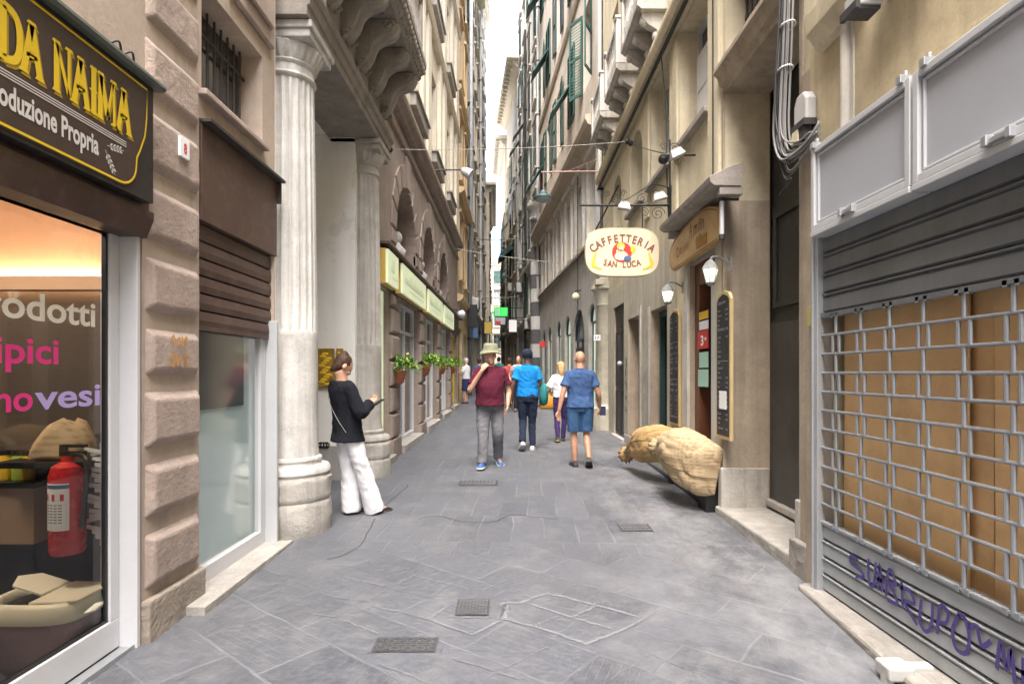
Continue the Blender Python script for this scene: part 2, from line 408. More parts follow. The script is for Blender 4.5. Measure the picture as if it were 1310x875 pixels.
def paving():
    m, nt, b = nmat('basalt_paving')
    g = N(nt, 'ShaderNodeNewGeometry')
    wob = N(nt, 'ShaderNodeTexNoise', Scale=1.3, Detail=3)
    nt.links.new(g.outputs['Position'], wob.inputs['Vector'])
    off = N(nt, 'ShaderNodeVectorMath', operation='SCALE'); off.inputs['Scale'].default_value = .10
    nt.links.new(wob.outputs['Color'], off.inputs[0])
    ad = N(nt, 'ShaderNodeVectorMath', operation='ADD'); nt.links.new(g.outputs['Position'], ad.inputs[0]); nt.links.new(off.outputs[0], ad.inputs[1])
    def bricks(rot, bw, rh, mort):
        mp = N(nt, 'ShaderNodeMapping'); mp.inputs['Rotation'].default_value = (0, 0, R(rot)); nt.links.new(ad.outputs[0], mp.inputs[0])
        br = N(nt, 'ShaderNodeTexBrick', Scale=1.0); br.offset = .5
        br.inputs['Color1'].default_value = (0, 0, 0, 1); br.inputs['Color2'].default_value = (1, 1, 1, 1); br.inputs['Mortar'].default_value = (.5, .5, .5, 1)
        br.inputs['Mortar Size'].default_value = mort; br.inputs['Brick Width'].default_value = bw; br.inputs['Row Height'].default_value = rh
        br.inputs['Mortar Smooth'].default_value = .3
        nt.links.new(mp.outputs[0], br.inputs['Vector']); return br, mp
    a, mpa = bricks(38, .62, .40, .010)
    d, mpd = bricks(2, .30, .85, .008)
    sep = N(nt, 'ShaderNodeSeparateXYZ'); nt.links.new(g.outputs['Position'], sep.inputs[0])
    far = mrange(nt, sep.outputs[1], 4.6, 5.0)
    rv = mixc(nt, far, a.outputs['Color'], d.outputs['Color']); mo = mixc(nt, far, a.outputs['Fac'], d.outputs['Fac'])
    n1 = pos_noise(nt, .7, detail=5); n2 = pos_noise(nt, 22, detail=8, rough=.75); n3 = pos_noise(nt, 3.5, detail=6)
    c = mixc(nt, rv, (0.054,0.061,0.076), (0.088,0.097,0.118))
    c = mixc(nt, mrange(nt, n1, .35, .65, 0, .6), c, (0.084,0.086,0.092))
    c = mixc(nt, mrange(nt, n2, .44, .64, 0, .42), c, (0.174,0.177,0.183))
    c = mixc(nt, mrange(nt, n3, .5, .66, 0, .5), c, (0.155,0.158,0.164))
    # chisel strokes across each slab, two directions
    ws = []
    for rot in (20, -55):
        mp = N(nt, 'ShaderNodeMapping'); mp.inputs['Rotation'].default_value = (0, 0, R(rot)); nt.links.new(g.outputs['Position'], mp.inputs[0])
        w = N(nt, 'ShaderNodeTexWave', Scale=6.5, Distortion=1.1, Detail=3); w.inputs['Detail Scale'].default_value = 1.2
        nt.links.new(mp.outputs[0], w.inputs['Vector']); ws.append(w.outputs['Fac'])
    sel = N(nt, 'ShaderNodeMath', operation='GREATER_THAN'); nt.links.new(rv, sel.inputs[0]); sel.inputs[1].default_value = .5
    wv = mixc(nt, sel.outputs[0], ws[0], ws[1])
    wl = mrange(nt, wv, .965, .995, 0, .38)
    n4 = pos_noise(nt, 1.9, detail=4)
    mk = N(nt, 'ShaderNodeMath', operation='MULTIPLY'); nt.links.new(wl, mk.inputs[0]); nt.links.new(mrange(nt, n4, .45, .62), mk.inputs[1])
    c = mixc(nt, mk.outputs[0], c, (0.205,0.208,0.214))
    # mortar: dusty pale in places, dark in others
    n5 = pos_noise(nt, 1.1, detail=3)
    mc = mixc(nt, mrange(nt, n5, .42, .62), (.100,.107,.122), (.165,.174,.190))
    mm = N(nt, 'ShaderNodeMath', operation='MULTIPLY'); nt.links.new(mo, mm.inputs[0]); mm.inputs[1].default_value = .62
    c = mixc(nt, mm.outputs[0], c, mc)
    # lime dust along the right-hand side
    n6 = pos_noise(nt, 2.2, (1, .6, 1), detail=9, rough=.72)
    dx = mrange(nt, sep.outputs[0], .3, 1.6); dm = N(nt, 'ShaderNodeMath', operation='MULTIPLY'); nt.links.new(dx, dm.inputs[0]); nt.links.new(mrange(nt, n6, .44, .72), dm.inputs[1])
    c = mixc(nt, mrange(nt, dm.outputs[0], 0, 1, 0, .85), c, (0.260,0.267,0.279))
    n8 = pos_noise(nt, 5, detail=9, rough=.8); c = mixc(nt, mrange(nt, n8, .56, .70, 0, .55), c, (.048,.05,.058))
    n9 = pos_noise(nt, 60, detail=4, rough=.7); c = mixc(nt, mrange(nt, n9, .62, .72, 0, .5), c, (.19,.195,.205))
    nt.links.new(c, b.inputs['Base Color'])
    nt.links.new(mrange(nt, n2, .3, .7, .36, .58), b.inputs['Roughness']); b.inputs['Specular IOR Level'].default_value = .45
    h1 = N(nt, 'ShaderNodeMath', operation='MULTIPLY'); nt.links.new(mo, h1.inputs[0]); h1.inputs[1].default_value = -.5
    h2 = N(nt, 'ShaderNodeMath', operation='MULTIPLY_ADD'); nt.links.new(n2, h2.inputs[0]); h2.inputs[1].default_value = .7; nt.links.new(h1.outputs[0], h2.inputs[2])
    h3 = N(nt, 'ShaderNodeMath', operation='MULTIPLY_ADD'); nt.links.new(mk.outputs[0], h3.inputs[0]); h3.inputs[1].default_value = -.5; nt.links.new(h2.outputs[0], h3.inputs[2])
    bp = N(nt, 'ShaderNodeBump', Strength=.40, Distance=.02); nt.links.new(h3.outputs[0], bp.inputs['Height']); nt.links.new(bp.outputs[0], b.inputs['Normal'])
    return m
M['paving'] = paving()
M['slab'] = mat('basalt_slab', (.115,.118,.127), rough=.5, var=.15, scale=4, fine=30, bump=.25, stain=(.17,.173,.18), amt=.4, stscale=6)
M['mortar'] = mat('pale_mortar', (.165,.174,.19), var=.12, scale=6, bump=.3)
M['castiron'] = mat('worn_cast_iron', (.075,.077,.082), rough=.5, var=.2, bump=.2, metal=.3, stain=(.09,.088,.085), amt=.4)
M['castiron_hi'] = mat('polished_iron_tread', (.15,.155,.165), rough=.4, var=.2, bump=.1, metal=.4)
# =============================== THE LANE =====================================
def add_paving():
    mb = MB()
    ys = [-30, -6, 0, 8, 16, 30, 60, 90]
    for a, b in zip(ys, ys[1:]):
        mb.quad((-2.6, a, gz(a)), (2.7, a, gz(a)), (2.7, b, gz(b)), (-2.6, b, gz(b)))
    o = mb.build('street_paving', M['paving'], kind='structure')
    g = MB(); g.quad((-900, -900, -.75), (900, -900, -.75), (900, 900, -.75), (-900, 900, -.75))
    g.build('ground', mat('far_ground', (.2, .2, .2)), kind='structure')
    # porch floor behind the columns
    p = MB(); p.box(-5.2, -2.61, 5.0, 8.0, -.1, gz(6.5)-.004); p.build('porch_floor', M['paving'], kind='structure')
    # repair: a pale mortar bed with re-laid slabs
    def G(x, y, dz): return (x, y, gz(y)+dz)
    def at(px, py):
        Y = 1170/(py-462); return ((px-656)*Y/750, Y)
    pm = MB(); rr = random.Random(3)
    Z = lambda *q: [at(400+x*.3817, 690+y*.3817) for x, y in q]
    for ln, wd in ((Z((695,215),(785,180),(945,220),(1105,265),(1040,305),(915,350),(740,290),(625,265),(650,212),(695,215)), .026), (Z((715,212),(870,262),(1000,300)), .020), (Z((870,262),(950,222)), .022),
                   (Z((740,290),(820,258)), .012), (Z((630,272),(535,320),(390,268),(450,225)), .020), (Z((100,125),(260,160),(340,122),(460,150),(530,168)), .014), (Z((262,160),(390,195),(462,150)), .012),
                   (Z((570,170),(645,138)), .013), (Z((0,250),(80,262),(210,225),(300,245),(390,268)), .012), (Z((80,262),(220,316)), .013), (Z((80,195),(180,208),(260,160)), .011), (Z((640,435),(790,360)), .008),
                   (Z((460,395),(600,440),(690,470)), .008), (Z((1000,470),(1130,385),(1310,455)), .008), (Z((220,415),(400,485)), .010), (Z((645,212),(640,265)), .05), (Z((435,262),(625,262)), .008)):
        P = []
        for q, r_ in zip(ln, ln[1:]):
            for k in range(6):
                t = k/6; P.append((q[0]+(r_[0]-q[0])*t+rr.uniform(-.005, .005), q[1]+(r_[1]-q[1])*t+rr.uniform(-.007, .007)))
        P.append(ln[-1]); strokes(pm, [P], lambda x, y: G(x, y, .004), wd)
    o = pm.build('repaired_paving', M['mortar'], kind='structure')
    # long cracks
    c = MB()
    for ln in ([(536,664),(560,660),(590,667),(628,668),(652,659),(684,661),(712,665)], [(480,663),(466,690),(448,706),(420,716)], [(485,655),(510,632),(523,620)]):
        w = [at(*p) for p in ln]; w = smoothline(w, 4); w = [(x+rr.uniform(-.012, .012), y+rr.uniform(-.02, .02)) for x, y in w]
        strokes(c, [w], lambda x, y: G(x, y, .0038), .012)
    c.build('paving_crack', plain('crack_dark', (.06,.06,.065), .9), o)
add_paving()

def drain(px, py, wx, wy, label, kind):
    Y = 1170/(py-462); X = (px-656)*Y/750
    t = thing('drain_cover', label, 'drain cover', (X, Y, gz(Y)))
    f = MB(); f.add([(X+sx*wx/2, Y+sy*wy/2, gz(Y+sy*wy/2)+.006) for sx, sy in ((-1,-1),(1,-1),(1,1),(-1,1))], [(0,1,2,3)])
    f.build('rim', M['castiron'], t)
    p = MB(); nx, ny = (9, 6) if kind != 'slot' else (8, 3)
    for i in range(nx):
        for j in range(ny):
            x = X-wx*.45+wx*.9*(i+.5)/nx; y = Y-wy*.45+wy*.9*(j+.5)/ny; a = wx/nx*.36; b = wy/ny*.36
            if kind == 'tread':
                d = .7 if (i+j) % 2 else -.7
                pts = [(x+u*math.cos(d)*a*1.2-v*math.sin(d)*b*.35, y+u*math.sin(d)*b*1.2+v*math.cos(d)*b*.35) for u, v in ((-1,-1),(1,-1),(1,1),(-1,1))]
            else: pts = [(x-a, y-b), (x+a, y-b), (x+a, y+b), (x-a, y+b)]
            p.prism(pts, lambda q: (q[0], q[1], gz(q[1])+.006), lambda q: (q[0], q[1], gz(q[1])+.010))
    p.build('tread', M['castiron_hi'] if kind != 'slot' else M['castiron_hi'], t)
drain(605, 777, .21, .24, 'square cast iron cover set beside the pale mortar repair', 'plate')
drain(519, 825, .345, .165, 'wide cast iron cover with slanted treads, nearest in the lane', 'tread')
drain(812, 675, .30, .26, 'iron grating in the paving below the two burlap sacks', 'slot')
drain(612, 618, .50, .32, 'worn flat cover in the paving near the feet of the man in the hat', 'plate')

# =============================== LEFT: sweet-shop building ======================
A = thing('shop_building', 'tan stone building with rusticated pier, corner shop window and half-lowered brown shutter', 'building', (-1.95, 1.5, 0))
def build_A():
    mb = MB(FL)
    ops = [(1.0, 3.24, 0, 3.06, '', .10), (3.83, 5.03, 0, 3.20, '', .3), (3.86, 4.80, 3.42, 4.14, '', .20)]
    wall(mb, -14, 5.05, -.3, 13, ops, w=-.10, mr=0)
    shell(mb, -14, 5.05, -.3, 13, w=-.10, deep=3.5)
    mb.build('wall', M['plaster_pink'], A)
    # rusticated pier
    p = MB(FL); zs = [.30, .70, 1.09, 1.495, 1.86, 2.26, 2.665, 3.085, 3.49, 3.89, 4.29, 4.69, 5.1]
    rr = random.Random(5)
    for a, b in zip(zs, zs[1:]):
        p.cbox(3.245+rr.uniform(0,.006), 3.825-rr.uniform(0,.006), -.26, -.062+rr.uniform(-.004,.004), a+.032, b-.032, .055)
    p.build('pier', M['stone_pink'], A, bevel=.014, segs=2, worn=.006, lvl=4)
    c = MB(FL); c.box(3.27, 3.80, -.28, -.17, .1, 5.2); c.build('pier_joint', M['joint'], A)
    b = MB(FL); b.box(3.235, 3.84, -.27, -.055, .0, .295); b.build('plinth', M['stone_base'], A, bevel=.014, worn=.010, lvl=5)
    # stepped keystone panel beside the barred window
    k = MB(FL)
    k.prism([(4.22,4.28),(4.95,4.28),(4.95,6),(4.22,6)], lambda q: (q[0],-.10,q[1]), lambda q: (q[0],-.055,q[1]))
    k.prism([(4.34,4.40),(4.86,4.40),(4.86,6),(4.34,6)], lambda q: (q[0],-.055,q[1]), lambda q: (q[0],-.02,q[1]))
    k.box(3.84, 4.12, -.1, -.05, 4.5, 6)
    k.build('moulding', M['stone_pink'], A, bevel=.012)
    # barred window
    w = MB(FL); w.box(3.86, 4.80, -.305, -.30, 3.42, 4.14); wo = w.build('window', M['dark_win'], A)
    w = MB(FL)
    for i in range(9):
        u = 3.92+i*.1; w.tube([(u,-.25,3.42),(u,-.25,4.14)], .009, 6)
    for z in (3.58, 3.95): w.box(3.86, 4.80, -.256, -.244, z-.012, z+.012)
    w.build('bars', M['rust_iron'], wo)
    w = MB(FL); w.box(3.82, 4.82, -.34, -.045, 3.375, 3.418); w.build('sill', M['stone_pink'], wo, bevel=.008)
    # ---- sweet shop front (first bay) ----
    gf = MB(FL); g = MB(FL)
    gl = -.215
    g.quad((1.02, gl, .235), (3.12, gl, .235), (3.12, gl, 2.30), (1.02, gl, 2.30))
    sw = g.build('shop_window', M['glass'], A)
    gf.box(1.0, 3.19, gl-.03, gl+.025, .075, .235); gf.box(3.118, 3.19, gl-.03, gl+.025, .235, 2.32); gf.box(1.0, 3.118, gl-.03, gl+.025, 2.30, 2.36)
    gf.build('frame', M['alu'], sw, bevel=.006)
    gf = MB(FL); gf.box(3.10, 3.117, gl-.01, gl+.012, .236, 2.298); gf.box(1.0, 3.10, gl-.01, gl+.012, .236, .25); gf.build('gasket', M['black'], sw)
    j = MB(FL); j.box(3.192, 3.222, gl-.03, -.095, .06, 2.34); j.build('jamb', M['alu'], sw, bevel=.004)
    j = MB(FL); j.box(3.224, 3.243, -.26, -.105, .0, 3.0); j.build('jamb_gap_shade', M['black'], sw)  # black strip painted in as the shadow between jamb and pier
    j = MB(FL); j.box(1.0, 3.22, gl+.03, -.12, .058, .072); j.box(1.0, 3.22, -.118, -.108, .058, .085); j.build('track', M['steel'], sw)
    h = MB(FL); h.box(1.0, 3.24, gl-.1, -.06, 2.36, 3.04); h.build('shutter_box', M['brown_metal'], sw)
    h = MB(FL); h.profile([(-.06, 2.44), (-.03, 2.44), (-.03, 2.40), (-.07, 2.30), (gl-.03, 2.30), (gl-.03, 2.36), (-.06, 2.36)], 1.0, 3.235); h.build('header', M['brown_metal'], sw)
    s = MB(FL); s.box(1.0, 3.20, -.55, .09, -.05, .056); s.build('threshold', M['step'], A, bevel=.008, worn=.01, lvl=5)
    # vinyl lettering on the pane
    fn = lambda u0, z0, dz=.0: (lambda x, y: (u0+x, gl+.004, z0+y))
    for mkey, txt, u0, u1, z, sz in (('vinyl_white','prodotti',2.28,3.035,1.80,.175), ('magenta','tipici',2.36,2.79,1.605,.165), ('magenta','geno',2.25,2.64,1.395,.16), ('lilac','vesi',2.65,3.07,1.395,.16)):
        l = MB(FL); put_text(l, txt, fn(u0, z), sz, u1-u0, bold=.02); l.build('lettering', M[mkey], sw)
    # room behind
    r = MB(FL)
    r.quad((3.95,-.3,2.19),(3.95,-3.4,2.19),(3.95,-3.4,2.95),(3.95,-.3,2.95), 1)
    r.quad((.5,-3.4,.04),(3.95,-3.4,.04),(3.95,-3.4,2.19),(.5,-3.4,2.19), 0)
    r.quad((.5,-3.4,2.19),(3.95,-3.4,2.19),(3.95,-3.4,2.95),(.5,-3.4,2.95), 1)
    r.quad((3.95,-.3,.04),(3.95,-3.4,.04),(3.95,-3.4,2.19),(3.95,-.3,2.19), 0)
    r.quad((.5,-.26,2.95),(3.95,-.26,2.95),(3.95,-3.4,2.95),(.5,-3.4,2.95), 1)
    r.quad((.5,-.3,.04),(3.95,-.3,.04),(3.95,-3.4,.04),(.5,-3.4,.04), 2)
    r.quad((3.245,-.3,.04),(3.95,-.3,.04),(3.95,-.3,2.95),(3.245,-.3,2.95), 0)
    r.build('shop_interior', [M['shop_wall'], M['peach'], M['dark_floor']], A)
    r = MB(FL); r.box(3.80, 3.90, -3.3, -.34, 2.10, 2.19); r.build('light_cove', M['peach'], A)
    r = MB(FL); r.box(3.905, 3.93, -3.2, -.4, 2.195, 2.21); r.build('led_strip', M['led'], A)
    r = MB(FL); r.box(2.3, 2.7, -1.3, -.9, 2.92, 2.945); r.build('ceiling_lamp', plain('lit_ceiling_panel', (1,.9,.75), .5, emit=12, ecol=(1,.86,.70)), A)
    r = MB(FL); r.box(3.42, 3.47, -.50, -.40, .05, 1.2); r.build('dark_post', M['sign_dark'], A)
    c = MB(FL); c.box(3.22, 3.85, -2.2, -.68, .62, .93, 0); c.box(3.20, 3.85, -2.2, -.66, .93, .96, 1); c.box(3.27,3.80,-2.15,-.72,.04,.62, 1)
    c.build('counter', [M['shelf_wood'], M['black']], A)
    # ---- second bay ----
    wl = -.18
    p = MB(FL)
    p.quad((3.83, wl-.05, 1.30),(4.75, wl-.05, 1.30),(4.75, wl-.05, 2.0),(3.83, wl-.05, 2.0), 1)
    p.quad((3.83, wl-.06, .2),(5.0, wl-.06, .2),(5.0, wl-.06, 2.0),(3.83, wl-.06, 2.0), 0)
    film = p.build('window_film', [M['frost'], M['frost_dark']], A)
    g = MB(FL); g.quad((3.83, wl, .2), (4.92, wl, .2), (4.92, wl, 2.0), (3.83, wl, 2.0)); gw = g.build('shop_window', M['glass_soft'], A)
    f = MB(FL); f.box(3.83, 4.99, wl-.03, wl+.025, .10, .235); f.box(4.90, 4.99, wl-.03, wl+.025, .235, 2.0); f.build('frame', M['alu'], gw, bevel=.005)
    f = MB(FL); f.box(4.99, 5.03, wl-.03, -.06, .10, 2.0); f.build('jamb', M['alu_grey'], gw, bevel=.004)
    f = MB(FL); f.box(4.992, 5.032, wl+.05, -.055, .10, .34); f.build('jamb_plinth', M['marble_dirty'], gw)
    f = MB(FL); f.box(3.60, 5.04, -.4, .06, -.05, .125); f.build('threshold', M['step'], A, bevel=.006, worn=.01, lvl=5)
    # half-lowered brown shutter, its box
    s = MB(FL); z = 1.86
    s.box(3.83, 5.03, -.155, -.125, 1.845, 1.875)
    while z < 2.56:
        s.profile([(-.15, z), (-.128, z+.008), (-.122, z+.05), (-.128, z+.108), (-.15, z+.114)], 3.83, 5.03); z += .116
    s.build('roller_shutter', M['brown_metal'], A)
    s = MB(FL); s.box(3.835, 5.06, -.24, -.085, 2.56, 3.20); s.build('shutter_box', M['brown_metal'], A, bevel=.004)
    s = MB(FL); s.box(3.83, 5.09, -.24, -.02, 3.202, 3.222); s.box(5.055,5.075,-.1,-.05,3.02,3.2); s.build('shutter_box_lid', M['rust_iron'], A)
build_A()

def build_signA():
    t = thing('shop_sign', 'dark brown shop fascia with yellow DA NAIMA lettering and yellow border', 'sign', (-1.93, 2.5, 2.8))
    mb = MB(FL); mb.box(1.0, 3.16, -.055, .012, 2.47, 3.09); mb.build('panel', M['sign_dark'], t)
    # shaped brown face with the cut lower corner
    def outline(o):
        pts = [(1.02, 2.49+o), (2.87, 2.49+o)]
        for k in range(7):
            a = -math.pi/2+math.pi/2*k/6; pts.append((2.885+(.135-o)*math.cos(a), 2.62+(.13-o)*math.sin(a)))
        pts += [(3.025-o, 2.665), (3.05-o, 2.71), (3.09-o, 2.80), (3.105-o, 2.9), (3.11-o, 3.065-o), (1.02, 3.065-o)]
        return pts
    f = MB(FL); f.prism(outline(0), lambda p: (p[0], .013, p[1]), lambda p: (p[0], .017, p[1])); f.build('face', M['sign_brown'], t)
    y = MB(FL); strokes(y, [outline(.012)], lambda a, b: (a, .0185, b), .011)
    # stroke-drawn display capitals with spurs
    G = {'D': (.60, [[(0.10,0),(0.10,1)],[(.10,1),(.42,.93),(.56,.70),(.56,.30),(.42,.07),(.10,0)]], [(.10,0),(.10,1)]),
         'A': (.62, [[(.05,0),(.30,1)],[(.30,1),(.56,0)],[(.14,.36),(.47,.36)],[(.26,.36),(.30,.52),(.34,.36)]], [(.05,0),(.56,0),(.30,1)]),
         'N': (.64, [[(.10,0),(.10,1)],[(.10,1),(.54,0)],[(.54,0),(.54,1)]], [(.10,0),(.10,1),(.54,1)]),
         'I': (.30, [[(.15,0),(.15,1)]], [(.15,0),(.15,1)]),
         'M': (.80, [[(.08,0),(.12,1)],[(.12,1),(.39,.12)],[(.39,.12),(.66,1)],[(.66,1),(.70,0)]], [(.08,0),(.70,0),(.12,1),(.66,1)])}
    for layer, (du, dz, w, key) in enumerate(((.012, -.014, .0195, 'edge'), (0, 0, .021, 'y'))):
        mb = MB(FL) if key == 'edge' else y
        u = 2.205; h = .205; kx = .158
        for ch in 'DA NAIMA':
            if ch == ' ': u += .055; continue
            W, ls, sf = G[ch]
            for ln in ls:
                dense = smoothline([(p[0]*kx, p[1]*h) for p in ln], 4) if len(ln) > 3 and ch == 'D' else [(p[0]*kx, p[1]*h) for p in ln]
                thick = w*1.45 if ln is ls[0] or (ch in 'AM' and ln is ls[1]) or (ch == 'D') else w*.8
                strokes(mb, [dense], lambda a, b: (u+du+a, w if False else (.0185+.0015*layer), 2.755+dz+b), thick)
            for sx, sz in sf:
                z = sz*h; mb.add([(u+du+sx*kx+a, .0188+.0015*layer, 2.755+dz+z+b) for a, b in ((-.026,-.006),(.026,-.006),(.018,.008),(-.018,.008))], [(0,1,2,3)])
            if ch in 'AI': mb.add([(u+du+.30*kx*(1 if ch=='A' else .5)+a, .0188+.0015*layer, 2.755+dz+.5*h+b) for a, b in ((-.030,0),(0,-.014),(.030,0),(0,.014))], [(0,1,2,3)])
            u += W*kx+.006
        if key == 'edge': mb.build('letter_shadow', plain('dark_yellow_edge', (.32,.21,.01), .5), t)
    y.build('lettering', M['yellow'], t)
    w = MB(FL)
    for z in (2.688, 2.699, 2.710): strokes(w, [[(1.9, z), (2.93, z)]], lambda a, b: (a, .019, b), .0045)
    put_text(w, 'Produzione Propria', lambda x, yy: (2.135+x, .019, 2.575+yy), .125, .60, bold=.03)
    # two ears of wheat
    for (u0, z0, ang) in ((2.81, 2.645, -.15), (2.79, 2.60, .95)):
        for i in range(4):
            for sgn in (-1, 1):
                a = ang+sgn*.5; bx = u0+i*.022*math.cos(-ang); bz = z0+i*.022*math.sin(-ang)
                pts = [(bx, bz)]; cx, cz = bx+.016*math.cos(-ang+sgn*.7), bz+.016*math.sin(-ang+sgn*.7)
                w.add([(cx+q*math.cos(-ang+sgn*.5)*.013-r_*math.sin(-ang+sgn*.5)*.006, .019, cz+q*math.sin(-ang+sgn*.5)*.013+r_*math.cos(-ang+sgn*.5)*.006) for q, r_ in ((-1,0),(0,-1),(1,0),(0,1))], [(0,1,2,3)])
        strokes(w, [[(u0-.02*math.cos(ang), z0+.02*math.sin(ang)), (u0+.1*math.cos(-ang), z0+.1*math.sin(-ang))]], lambda a, b: (a, .019, b), .003)
    w.build('small_lettering', M['white_ink'], t)
    r = MB(FL); r.profile([(-.055, 3.09), (.05, 3.085), (.062, 3.10), (.06, 3.115), (-.055, 3.13)], 1.0, 3.20); r.build('roof_strip', mat('oxidised_flashing', (.10,.115,.10), rough=.5), t)
    r = MB(FL)
    for u in (2.85, 2.95): r.tube(smoothline([(u,-.05,3.14),(u+.05,.0,3.2),(u+.1,-.02,3.14)]), .006, 5)
    r.box(2.9, 3.02, -.06, -.02, 3.13, 3.18); r.build('wiring', M['cable_dark'], t)
build_signA()

t = thing('house_number', 'small white tile with a red 8 on the rusticated pier', 'house number', (-2.02, 3.57, 2.93))
mb = MB(FL); mb.box(3.52, 3.62, -.075, -.044, 2.865, 2.985); mb.build('tile', M['paper'], t, bevel=.003)
mb = MB(FL); put_text(mb, '8', lambda x, y: (3.553+x, -.0425, 2.893+y), .085, .034, bold=.03); mb.build('numeral', M['red'], t)
mb = MB(FL)
strokes(mb, [smoothline(l) for l in ([(0,.06),(.03,.09),(.05,.03),(.08,.08),(.1,.05)],[(.12,.09),(.12,.03),(.16,.09),(.17,.03)],[(-.01,-.05),(.03,-.02),(.03,-.09),(-.01,-.07)],[(.06,-.02),(.07,-.08),(.1,-.03),(.12,-.09)],[(.15,-.03),(.2,-.04)],[(.17,0),(.17,-.1)])],
        lambda x, y: (3.43+x, -.050, 1.69+y), .012)
tag(mb.build('graffiti_tag', plain('orange_marker', (.55,.27,.04), .6)), 'faded orange scribble on a block of the rusticated pier', 'graffiti')

# things inside the sweet shop
def extinguisher():
    c = (-2.37, 3.12)
    t = thing('fire_extinguisher', 'red fire extinguisher with a white label behind the shop window', 'extinguisher', (*c, .6))
    mb = MB(); mb.lathe([(0,.605),(.075,.605),(.083,.63),(.083,1.02),(.07,1.065),(.03,1.09),(.028,1.12),(0,1.12)], *c, 28); mb.build('cylinder', M['ext_red'], t, smooth='auto')
    mb = MB()
    for k in range(9):
        a0 = -2.9+k*.23; a1 = a0+.23
        mb.quad(*[(c[0]+.0845*math.cos(a), c[1]+.0845*math.sin(a), z) for a, z in ((a0,.74),(a1,.74),(a1,.985),(a0,.985))])
    mb.build('label_sheet', M['paper'], t)
    mb = MB()
    for z0, z1 in ((.958,.978),):
        for k in range(9):
            a0 = -2.9+k*.23; a1 = a0+.23
            mb.quad(*[(c[0]+.0852*math.cos(a), c[1]+.0852*math.sin(a), z) for a, z in ((a0,z0),(a1,z0),(a1,z1),(a0,z1))], 0)
    for k in range(3):
        a0 = -2.3+k*.5
        mb.quad(*[(c[0]+.0852*math.cos(a), c[1]+.0852*math.sin(a), z) for a, z in ((a0,.895),(a0+.2,.895),(a0+.2,.93),(a0,.93))], 1)
    for z in (.87,.855,.84,.825,.81,.795,.78):
        for k in range(6):
            a0 = -2.75+k*.27
            mb.quad(*[(c[0]+.0852*math.cos(a), c[1]+.0852*math.sin(a), zz) for a, zz in ((a0,z),(a0+.2,z),(a0+.2,z+.006),(a0,z+.006))], 2)
    mb.build('label_print', [M['blue_sign'], M['red'], M['grey_shut']], t)
    mb = MB(); mb.box(c[0]-.03, c[0]+.09, c[1]-.02, c[1]+.02, 1.12, 1.145); mb.box(c[0]-.02, c[0]+.10, c[1]-.012, c[1]+.012, 1.165, 1.18); mb.tube([(c[0]-.02,c[1],1.12),(c[0]-.02,c[1],1.18)], .02, 8); mb.build('valve_handle', M['black'], t)
    mb = MB(); mb.tube(smoothline([(c[0]+.03,c[1]-.01,1.13),(c[0]+.12,c[1]-.03,1.1),(c[0]+.115,c[1]-.03,.9),(c[0]+.1,c[1]-.03,.75)]), .012, 8); mb.build('hose', M['black'], t)
extinguisher()
def jarbag():
    t = thing('brown_paper_bag', 'crumpled brown sack standing on a dark shelf inside the sweet shop', 'bag', (-2.5, 3.25, 1.13))
    mb = MB(); rings = []
    for i in range(12):
        k = i/11; z = 1.085+.21*k; rr_ = (.15*(1-.55*k**2.2))*(1 if k < .98 else .6)
        rings.append([(-2.50+.02*k+rr_*1.15*math.cos(a)*(1+.08*math.sin(5*a+k*4)), 3.27+rr_*.8*math.sin(a)*(1+.07*math.sin(4*a-k*5)), z+.015*math.sin(3*a)) for a in [2*math.pi*j/26 for j in range(26)]])
    mb.loft(rings); mb.build('sack', M['burlap'], t, smooth=True)
    t2 = thing('shelf_bracket', 'dark shelf carrying the brown sack above the extinguisher', 'shelf', (-2.5, 3.3, 1.1))
    mb = MB(); mb.box(-2.75, -2.27, 3.12, 3.44, 1.05, 1.085); mb.build('board', M['black'], t2, bevel=.004)
    mb = MB(); mb.box(-2.70,-2.68,3.3,3.44,.9,1.05); mb.build('bracket', M['black'], t2); mb = MB(); mb.box(-2.34,-2.32,3.3,3.44,.9,1.05); mb.build('bracket', M['black'], t2)
jarbag()
